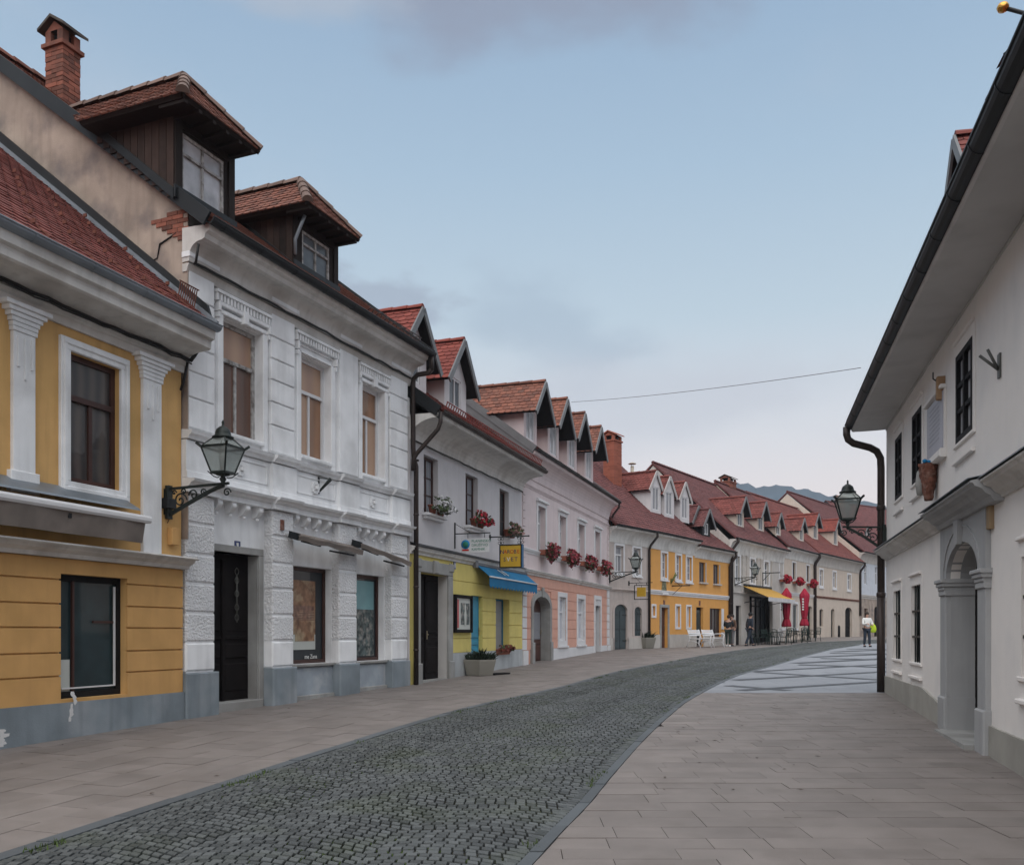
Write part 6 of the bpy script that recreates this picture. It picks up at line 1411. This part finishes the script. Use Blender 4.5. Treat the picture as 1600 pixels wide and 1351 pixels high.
# hills
def hills(name, pts, D, m, w):
    mb = MB(); fr = []; bk = []; base = []
    n = 160
    for i in range(n+1):
        px = pts[0][0]+(pts[-1][0]-pts[0][0])*i/n; y = interp([(b, a) for a, b in pts], px); z = CH+(HY-y)/F*D; z += .8*math.sin(i*1.7)+.7*math.sin(i*.83+2)+rr(-.7, .7)
        X = (px-800)/F*D; base.append((X*.72, D*.72, 0)); fr.append((X, D, z)); bk.append((X*1.12, D*1.12, 0))
    R = [base]
    for k in (1, 2, 3, 4, 5):
        t = k/6; R.append([(a[0]+(b[0]-a[0])*t, a[1]+(b[1]-a[1])*t, b[2]*t**.85+4*math.sin(i*.35+k*2)*math.sin(PI*t)) for i, (a, b) in enumerate(zip(base, fr))])
    R += [fr, bk]; mb.rings(R, cap=False, closed=False); return tag(mb.build(name, m), kind='structure')
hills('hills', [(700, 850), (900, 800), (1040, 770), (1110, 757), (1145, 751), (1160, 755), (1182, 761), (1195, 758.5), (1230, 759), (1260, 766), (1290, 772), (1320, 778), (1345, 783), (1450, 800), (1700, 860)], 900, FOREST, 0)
# ================================================================ street lanterns on scrolled brackets
def lantern(loc, rz, arm, label, S=1.0, drop=.42):
    """wall at the origin, arm along +x, lantern standing on its end"""
    e = empty('wall_lantern', loc, rz, label=label, cat='street lamp', group='old wall lanterns'); mb = MB()
    mb.box(-.0, .06, -.05, .05, -drop*1.05, .05, b=.01); mb.box(-.03, .0, -.06, .06, -drop*.9, -.0)
    mb.beam((.03, 0, 0), (arm+.06, 0, .03), .035, .035); pts = []
    for i in range(9): t = i/8; pts.append((.05+t*(arm-.08), 0, -drop*.9*(1-t)**1.35-.02*math.sin(t*PI)))
    for a, b in zip(pts, pts[1:]): mb.beam(a, b, .035, .05)
    def scroll(cx, cz, r, turns=1.6, s=1, w=.012):
        mb.tube([(cx+s*r*(1-k/26)*math.cos(k/26*turns*2*PI), 0, cz+r*(1-k/26)*math.sin(k/26*turns*2*PI)) for k in range(24)], w, 5)
    scroll(.24, -drop*.42, .115, 1.7); scroll(.47, -.11, .085, 1.5, -1); scroll(.64, -.075, .05, 1.4); scroll(.30, -.05, .045, 1.3, -1); scroll(arm+.03, -.10, .065, 1.6); scroll(.13, -.06, .04, 1.2)
    mb.build('bracket', IRON, e); x = arm-.04; z0 = .06
    mb = MB(); mb.lathe([(.03, -.05), (.022, 0), (.05, .05), (.03, .09), (.10, .11), (.10, .13)], 10, (x, 0, z0-.02))
    b0, b1, h = .115*S, .215*S, .36*S; zb = z0+.12
    C0 = [(x+sx*b0, sy*b0, zb) for sx, sy in ((-1, -1), (1, -1), (1, 1), (-1, 1))]; C1 = [(x+sx*b1, sy*b1, zb+h) for sx, sy in ((-1, -1), (1, -1), (1, 1), (-1, 1))]
    C2 = [(x+sx*.085*S, sy*.085*S, zb+h+.15*S) for sx, sy in ((-1, -1), (1, -1), (1, 1), (-1, 1))]
    for i in range(4):
        j = (i+1) % 4; mb.beam(C0[i], C1[i], .022, .022); mb.beam(C0[i], C0[j], .03, .03); mb.beam(C1[i], C1[j], .028, .028); mb.beam(C1[i], C2[i], .018, .018)
        o = Vector(C1[i])-Vector((x, 0, zb+h)); mb.beam(C1[i], Vector(C1[i])+o*.22+Vector((0, 0, .05)), .03, .035)
        mb.tube([(x+(C0[i][0]-x)*q, C0[i][1]*q, zb-.02-.05*math.sin(q*3)) for q in (1.3, 1.1, .8, .5, .3)], .008, 5)
    mb.build('lantern_frame', IRON, e)
    gm = bpy.data.materials.get('lantern_glass')
    if not gm:
        gm = bpy.data.materials.new('lantern_glass'); gm.use_nodes = True; t = gm.node_tree; t.nodes.clear(); tr = t.nodes.new('ShaderNodeBsdfTransparent'); tr.inputs[0].default_value = (.80, .84, .82, 1); gl = t.nodes.new('ShaderNodeBsdfPrincipled'); gl.inputs['Base Color'].default_value = (.35, .38, .37, 1); gl.inputs['Roughness'].default_value = .15; mx = t.nodes.new('ShaderNodeMixShader'); mx.inputs[0].default_value = .45; o = t.nodes.new('ShaderNodeOutputMaterial'); t.links.new(tr.outputs[0], mx.inputs[1]); t.links.new(gl.outputs[0], mx.inputs[2]); t.links.new(mx.outputs[0], o.inputs[0])
    mb = MB()
    for i in range(4): j = (i+1) % 4; mb.face([C0[i], C0[j], C1[j], C1[i]]); mb.face([C1[i], C1[j], C2[j], C2[i]])
    mb.build('glass_panes', gm, e)
    mb = MB(); mb.lathe([(.02, zb), (.02, zb+.16*S), (.045*S, zb+.18*S), (.05*S, zb+.26*S), (.02, zb+.3*S)], 8, (x, 0, 0)); mb.build('lamp_bulb', WSIGN, e)
    mb = MB(); z = zb+h+.15*S; mb.lathe([(.10*S, z-.02), (.15*S, z-.015), (.155*S, z+.005), (.115*S, z+.03), (.112*S, z+.06), (.095*S, z+.11), (.05*S, z+.15), (.02*S, z+.165), (.016, z+.2), (.022, z+.215), (.004, z+.25)], 14, (x, 0, 0))
    if S > 1.04 or True:
        pass
    mb.build('cap', IRON, e); return e
def wall_lantern(H, px, py, *a, **k): x = H.u(px); return lantern(H.w(x, -.01, H.z(px, py)), H.rz-PI/2, *a, **k)
wall_lantern(H1, 260, 764, 1.02, 'large old iron lantern on a scrolled bracket, nearest on the ochre wall')
wall_lantern(H4, 951.3, 894.5, 1.2, 'iron lantern on a curled bracket at the corner of the pink and beige houses', S=1.0)
wall_lantern(H7, 1146.5, 903, 1.25, 'small distant iron lantern on the cafe house beside the brown downpipe', S=.9)
l4 = lantern(HR.w(-.02, -.01, HR.z(1385, 792)-.40), HR.rz-PI/2, .76, 'iron lantern hung at the far corner of the white right house', S=1.08, drop=.5)
# solid cowl of that lantern
# ================================================================ planters, bench, parasols, cafe furniture
def planter(px, py, label, S=1.0):
    X, Y = onground(px, py); e = empty('planter', (X, Y+.3*S, g(Y)), .25, label=label, cat='planter', group='hexagonal concrete planters'); mb = MB()
    mb.lathe([(.36*S, 0), (.40*S, .02), (.50*S, .40*S), (.50*S, .44*S), (.44*S, .44*S), (.42*S, .36*S)], 6, m=0, smooth=False, rot=.3); mb.build('tub', CONC, e)
    mb = MB(); mb.lathe([(0, .39*S), (.43*S, .39*S)], 6, rot=.3); mb.build('soil', JOINT, e); mb = MB()
    for i in range(420):
        a = rr(0, 2*PI); r = rr(.0, .36)*S; c = Vector((math.cos(a)*r, math.sin(a)*r, .38*S)); up = Vector((math.cos(a)*rr(.1, 1)*r*2, math.sin(a)*rr(.1, 1)*r*2, rr(.5, 1))).normalized(); l = rr(.12, .34)*S*(1.3 if rnd() < .15 else 1); sd_ = up.cross(Vector((rr(-1, 1), rr(-1, 1), .1))).normalized()*rr(.012, .025)
        m_ = c+up*l*.6; t = c+up*l+Vector((math.cos(a), math.sin(a), -.6))*l*.18; mb.face([c-sd_*.6, c+sd_*.6, m_+sd_, m_-sd_], 0, rnd()); mb.face([m_-sd_, m_+sd_, t], 0, rnd())
    mb.build('plant', LEAFD, e)
    return e
planter(749, 1056, 'hexagonal concrete planter with dark leafy plant before the blue door', .95)
planter(1008, 1013, 'hexagonal concrete planter with spiky plant before the beige house', 1.15)
mb = MB(); X, Y = onground(984, 1012); mb.lathe([(0, 0), (.16, .0), (.2, .22), (.17, .22), (.15, .1)], 10); o = mb.build('small_pot', DDOOR); o.location = (X, Y, g(Y)); tag(o, 'small dark pot on the pavement beside the farther planter', 'pot')
mb = MB(); X, Y = onground(780, 1054); mb.box(-.32, .32, -.12, .12, 0, .05, b=.01); o = mb.build('drain_board', DDOOR); o.location = (X, Y+.1, g(Y)); o.rotation_euler.z = .9; tag(o, 'flat dark board lying on the pavement right of the near planter', 'board')
def bench(loc, rz, label):
    e = empty('park_bench', loc, rz, label=label, cat='bench', group='white benches'); W = 1.45
    mb = MB(); [mb.box(-W/2, W/2, -.02-.11*i, .06-.11*i, .43, .455) for i in range(4)]; mb.build('seat', WHITEM, e)
    mb = MB(); [mb.slab([(-W/2, .13+.03*i, .58+.1*i), (W/2, .13+.03*i, .58+.1*i), (W/2, .155+.03*i, .66+.1*i), (-W/2, .155+.03*i, .66+.1*i)], (0, .025, 0)) for i in range(3)]; mb.build('backrest', WHITEM, e)
    for sx in (-1, 1):
        x = sx*(W/2-.05); mb = MB(); mb.tube([(x, .30, 0), (x, .16, .3), (x, .10, .45), (x, .17, .7), (x, .24, .88)], .026, 6); mb.tube([(x, -.44, 0), (x, -.34, .22), (x, -.38, .42), (x, -.42, .62), (x, -.34, .68), (x, .16, .66)], .026, 6); mb.tube([(x, .10, .42), (x, -.38, .42)], .026, 6); mb.tube([(x, .16, .25), (x, -.1, .32), (x, -.34, .22)], .015, 6); mb.build('end_frame', WHITEM, e)
bp = H6b.w(H6b.u(1090, 1.1), -1.1); bench((bp.x, bp.y, g(bp.y)), H6b.rz, 'white bench with cast iron arms before the orange house, nearer one')
bp = H6b.w(H6b.u(1090, 1.1)+1.7, -1.1); bench((bp.x, bp.y, g(bp.y)), H6b.rz, 'white bench with cast iron arms, farther one next to the standing woman')
def parasol(px, py, pyt, label, ph):
    X, Y = onground(px, py); z0 = g(Y); Ht = CH+(HY-pyt)/F*Y-z0; e = empty('closed_parasol', (X, Y, z0), ph, label=label, cat='parasol', group='closed red parasols')
    mb = MB(); mb.tube([(0, 0, 0), (0, 0, Ht)], .035, 8); mb.build('pole', WHITEM, e); mb = MB(); mb.box(-.35, .35, -.35, .35, 0, .08, b=.02); mb.lathe([(.06, .08), (.06, .3)], 8); mb.build('base', CONC, e)
    mb = MB(); rg = []; b = Ht*.29
    for t, r in ((0, .23), (.04, .25), (.10, .22), (.19, .16), (.215, .145), (.24, .16), (.4, .20), (.6, .22), (.78, .27), (.84, .26), (.90, .17), (.97, .08), (1, .04)):
        rg.append([(math.cos(2*PI*k/28)*r*(1+.22*math.cos(7*2*PI*k/28+t*2)), math.sin(2*PI*k/28)*r*(1+.22*math.cos(7*2*PI*k/28+t*2)), b+(Ht-b)*t) for k in range(28)])
    mb.rings(rg); mb.build('canopy', REDU, e); mb = MB(); z = b+(Ht-b)*.215; mb.lathe([(.17, z-.03), (.18, z), (.17, z+.03)], 14); mb.build('tie_strap', mat('dark_red_strap', (.2, .01, .02)), e)
    mb = MB(); zz = b+(Ht-b)*.42
    for k in range(5): mb.slab([(-.365+.02*(k % 2), -.05, zz+.16*k), (-.365, .05, zz+.16*k), (-.37, .05, zz+.1+.16*k), (-.37, -.05, zz+.1+.16*k)], (.05, 0, 0))
    mb.build('white_print', WTXT, e)
parasol(1229, 1003.5, 918, 'closed red parasol on white pole nearer the yellow awning', .3)
parasol(1257, 1001.5, 919, 'closed red parasol on white pole nearer the brown downpipe', 1.0)
def chair(loc, rz, label, m):
    e = empty('cafe_chair', loc, rz, label=label, cat='chair', group='cafe chairs'); mb = MB(); mb.box(-.22, .22, -.22, .22, .43, .46, b=.01); mb.build('seat', m, e)
    mb = MB(); 
    for i in range(6): x = -.18+.072*i; mb.tube([(x, .2, .46), (x, .25, .85)], .012, 5)
    mb.tube([(-.22, .2, .45), (-.21, .26, .84), (-.1, .27, .88), (.1, .27, .88), (.21, .26, .84), (.22, .2, .45)], .018, 6); mb.tube([(-.22, .2, .64), (-.25, -.12, .66), (-.22, -.18, .45)], .016, 6); mb.tube([(.22, .2, .64), (.25, -.12, .66), (.22, -.18, .45)], .016, 6); mb.build('backrest', m, e)
    for sx in (-1, 1):
        for sy in (-1, 1): mb = MB(); mb.tube([(sx*.19, sy*.19, .43), (sx*.23, sy*.23, 0)], .018, 6); mb.build('leg', m, e)
def table(loc, label):
    e = empty('cafe_table', loc, 0, label=label, cat='table', group='cafe tables'); mb = MB(); mb.lathe([(0, .71), (.30, .71), (.37, .73), (.30, .745), (0, .745)], 18); mb.build('tabletop', DDOOR, e); mb = MB(); mb.tube([(0, 0, .71), (0, 0, .05)], .035, 8); mb.lathe([(.24, 0), (.22, .03), (.05, .06)], 12); mb.build('leg', DDOOR, e)
tb = [(1211, 999, 0), (1240, 998.5, 0), (1256, 997.5, 0)]
def pos(px, d): # point d metres in front of the cafe facade
    u = H7b.u(px, d); p = H7b.w(u, -d); return Vector((p.x, p.y, g(p.y)))
for i, (px, lab) in enumerate(((1214, 'round dark cafe table in front of the cafe window, leftmost'), (1240, 'round dark cafe table between the two red parasols'), (1262, 'round dark cafe table right of both red parasols'))):
    p = pos(px, 1.6); table(p, lab)
    for j, a in enumerate((.4, 2.4, 4.2)):
        q = p+Vector((math.cos(a), math.sin(a), 0))*.62; m = (WHITEM if (i*3+j) in (4,) else DGREEN)
        chair(q, a-PI/2, ('white' if m is WHITEM else 'dark')+' slatted cafe chair %s of the %s table' % (('behind', 'left', 'in front')[j], ('leftmost', 'middle', 'rightmost')[i]), m)
for i, px in enumerate((1176, 1192, 1203)):
    p = pos(px, .9); chair(p, H7b.rz+PI*.1*i, ('dark slatted cafe chair under the left part of the yellow awning', 'dark slatted cafe chair under the middle of the yellow awning', 'dark slatted cafe chair under the right part of the yellow awning')[i], DGREEN)
# menu board and small bollard
X, Y = onground(1311, 992.5) if False else (H8.w(H8.u(1311, .6), -.6).x, H8.w(H8.u(1311, .6), -.6).y); mb = MB(); mb.lathe([(.09, 0), (.09, .75), (.06, .85), (0, .88)], 10); o = mb.build('bollard', DARKM); o.location = (X, Y, g(Y)); tag(o, 'short dark bollard between two arched doors of the beige corner house', 'bollard')
# ================================================================ people
def skin(name, J, E, m, parent, sub=2):
    me = bpy.data.meshes.new(name); ks = list(J); me.from_pydata([J[k][0] for k in ks], [(ks.index(a), ks.index(b)) for a, b in E], []); me.materials.append(m)
    o = bpy.data.objects.new(name, me); scene.collection.objects.link(o); o.parent = parent
    sm = o.modifiers.new('skin', 'SKIN'); sv = me.skin_vertices[0].data if me.skin_vertices else None
    if sv is None:
        bpy.context.view_layer.objects.active = o; o.select_set(True); bpy.ops.object.mode_set(mode='OBJECT'); me.skin_vertices[0] if me.skin_vertices else None
    for i, k in enumerate(ks): r = J[k][1]; me.skin_vertices[0].data[i].radius = (r, r) if not isinstance(r, tuple) else r
    me.skin_vertices[0].data[0].use_root = True
    sd2 = o.modifiers.new('sub', 'SUBSURF'); sd2.levels = sub; sd2.render_levels = sub
    sm.use_smooth_shade = True
    dg = bpy.context.evaluated_depsgraph_get(); m2 = bpy.data.meshes.new_from_object(o.evaluated_get(dg)); o.modifiers.clear(); o.data = m2
    return o
def person(loc, rz, label, top, legs, hair=HAIR, stride=.25, lean=0, arms=((.30, -.02, .95), (.30, -.02, .95)), h=1.72, coat=0, hat=None, shoe=BLACKC):
    e = empty('person', loc, rz, label=label, cat='person', group='people in the street'); s = h/1.72; S = stride
    v = lambda x, y, z: (x*s, (y-lean*max(0, z-.95))*s, z*s)
    hip = {'pelvis': (v(0, 0, .95), .135*s), 'waist': (v(0, 0, 1.1), .13*s), 'chest': (v(0, 0, 1.30), .155*s), 'neckb': (v(0, 0, 1.45), .075*s), 'neck': (v(0, -.01, 1.51), .055*s), 'chin': (v(0, -.03, 1.56), .07*s), 'head': (v(0, -.02, 1.62), .095*s), 'crown': (v(0, .0, 1.69), .075*s)}
    E = [('pelvis', 'waist'), ('waist', 'chest'), ('chest', 'neckb'), ('neckb', 'neck'), ('neck', 'chin'), ('chin', 'head'), ('head', 'crown')]
    J = dict(hip); Ja = {'c': (v(0, 0, 1.33), .15*s), 'w': (v(0, 0, 1.12), .15*s), 'p': (v(0, 0, .94-coat), (.165*s)), 'nk': (v(0, 0, 1.46), .085*s)}; Ea = [('c', 'w'), ('w', 'p'), ('c', 'nk')]
    Jl = {'p': (v(0, 0, .95), .14*s)}; El = []
    for sx, ar, yy in ((-1, arms[0], S), (1, arms[1], -S)):
        n = 'l' if sx < 0 else 'r'
        J.update({'h'+n: (v(sx*.09, 0, .88), .09*s), 'k'+n: (v(sx*.10, yy*.45-.03, .49), .06*s), 'a'+n: (v(sx*.10, yy, .09), .04*s), 'f'+n: (v(sx*.11, yy-.13, .035), .038*s)}); E += [('pelvis', 'h'+n), ('h'+n, 'k'+n), ('k'+n, 'a'+n), ('a'+n, 'f'+n)]
        sh = (sx*.19, 0, 1.41); el = (sx*.26, (ar[1])*.4+.02, 1.14); ha = (sx*ar[0]*.85, ar[1], ar[2])
        J.update({'s'+n: (v(*sh), .06*s), 'e'+n: (v(*el), .042*s), 'w'+n: (v(*ha), .028*s), 'm'+n: (v(ha[0], ha[1]-.06, ha[2]-.04), .032*s)}); E += [('chest', 's'+n), ('s'+n, 'e'+n), ('e'+n, 'w'+n), ('w'+n, 'm'+n)]
        for q, (dx, dy) in enumerate(((-.03, -.06), (-.012, -.075), (.006, -.075), (.024, -.06))): J['g%d%s' % (q, n)] = (v(ha[0]+dx, ha[1]-.07+dy*.6, ha[2]-.06-.02), .009*s); E.append(('m'+n, 'g%d%s' % (q, n)))
        J['t'+n] = (v(ha[0]-sx*.045, ha[1]-.08, ha[2]-.02), .01*s); E.append(('m'+n, 't'+n))
        Ja.update({'s'+n: (v(*sh), .075*s), 'e'+n: (v(*el), .058*s), 'w'+n: (v(ha[0], ha[1]+.02, ha[2]+.02), .045*s)}); Ea += [('c', 's'+n), ('s'+n, 'e'+n), ('e'+n, 'w'+n)]
        Jl.update({'h'+n: (v(sx*.09, 0, .87), .105*s), 'k'+n: (v(sx*.10, yy*.45-.03, .49), .078*s), 'a'+n: (v(sx*.10, yy, .10), .062*s)}); El += [('p', 'h'+n), ('h'+n, 'k'+n), ('k'+n, 'a'+n)]
    skin('body', J, E, SKIN, e, 1); skin('jacket', Ja, Ea, top, e, 1); skin('trousers', Jl, El, legs, e, 1)
    mb = MB(); hc = Vector(v(0, .012, 1.645)); mb.lathe([(0, .125), (.05, .118), (.09, .085), (.108, .03), (.105, -.03), (.07, -.06), (0, -.05)], 14, tuple(hc), sx=s*.95, sy=s); mb.build('hair', hair, e)
    for sx, yy in ((-1, S), (1, -S)): mb = MB(); mb.lathe([(0, 0), (.05, 0), (.055, .03), (.045, .08), (0, .1)], 10, v(sx*.105, yy-.06, 0), sx=.9, sy=2.2); mb.build('shoe', shoe, e)
    mb = MB(); c = Vector(v(0, -.11, 1.61)); mb.lathe([(0, -.02), (.014, -.012), (.01, .015), (0, .025)], 6, tuple(c)); mb.build('nose', SKIN, e)
    if hat: mb = MB(); mb.lathe([(.12, .05), (.115, .1), (.06, .15), (0, .16)], 14, tuple(hc-Vector((0, 0, .02)))); mb.box(hc.x-.08, hc.x+.08, hc.y-.2, hc.y-.08, hc.z+.03, hc.z+.05); mb.build('cap', hat, e)
    return e
X, Y = at(1354.5, 46.0); e = person((X, Y, g(Y)), .15, 'person in white shirt and navy trousers on the plaza with a lime green bag', WHITEC, NAVY, stride=.08, arms=((.12, -.26, 1.18), (.14, -.26, 1.14)), h=1.72)
mb = MB(); mb.lathe([(0, 0), (.14, .03), (.18, .18), (.13, .36), (.05, .44), (.03, .5)], 14, sy=.5); o = mb.build('shoulder_bag', LIME); o.location = (X+.30, Y-.02, g(Y)+.72); tag(o, 'lime green cloth bag hanging at the side of the person in white', 'bag')
X, Y = at(1164, 50.2); person((X, Y-.9, g(Y)), 1.9, 'person in dark jacket and cap walking before the cafe door', NAVY, NAVY, stride=.30, lean=.12, hat=BLACKC, h=1.75, coat=.12)
X, Y = at(1137.5, 48.0); person((X, Y, g(Y)), 2.6, 'person in black top leaning forward near the end of the white benches', BLACKC, mat('dark_green_trousers', (.02, .035, .03), bump=0), stride=.06, lean=.22, arms=((.2, -.3, 1.1), (.25, -.32, 1.15)), h=1.62, shoe=WHITEC)
X, Y = at(1144, 48.9); person((X, Y, g(Y)), -1.0, 'person in grey brown clothes half hidden behind the person in black', mat('brown_cloth', (.13, .08, .06), bump=0), GREYC, stride=.05, h=1.66)
# overhead wire
mb = MB(); a = Vector(at(893, 33)+(H4.z(893, 628, 0)*0+CH+(HY-628)/F*33,)); b = Vector(at(1345, 19.5)+(CH+(HY-574.5)/F*19.5,)); pts = []
for i in range(25): t = i/24; p = a.lerp(b, t); p.z -= .22*4*t*(1-t)*.4; pts.append(p)
mb.tube(pts, .008, 5); o = mb.build('overhead_wire', GREYC); tag(o, 'thin overhead wire spanning the street from the dormers to the right gutter', 'wire')

# fallen leaves
mb = MB()
for i in range(60):
    Y = 5+rnd()*11; X = rr(kr(Y)+.3, kr(Y)+5) if rnd() < .7 else rr(kl(Y)-3.5, kl(Y)+2); a = rr(0, 6.28); l = rr(.015, .04); t = Vector((math.cos(a), math.sin(a), 0)); u = Vector((-t.y, t.x, 0)); q = Vector((X, Y, g(Y)+.016))
    mb.face([q-t*l, q-u*l*.4+Vector((0, 0, .004)), q+t*l, q+u*l*.4+Vector((0, 0, .006))], 0, rnd())
tag(mb.build('fallen_leaves', mat('dry_leaf', (.045, .03, .02), rnd=.6)), kind='stuff', label='small dry brown leaves scattered on the paving', cat='leaves')
# ================================================================ air between the street and the far hills
hz = bpy.data.materials.new('haze_air'); hz.use_nodes = True; t = hz.node_tree; t.nodes.clear()
pv = t.nodes.new('ShaderNodeVolumePrincipled'); pv.inputs['Color'].default_value = (.70, .80, .95, 1); pv.inputs['Density'].default_value = .00030; pv.inputs['Anisotropy'].default_value = .0
o = t.nodes.new('ShaderNodeOutputMaterial'); t.links.new(pv.outputs[0], o.inputs['Volume'])
mb = MB(); mb.box(-950, 950, -220, 1560, -3, 175); o = mb.build('haze', hz); tag(o, kind='stuff')
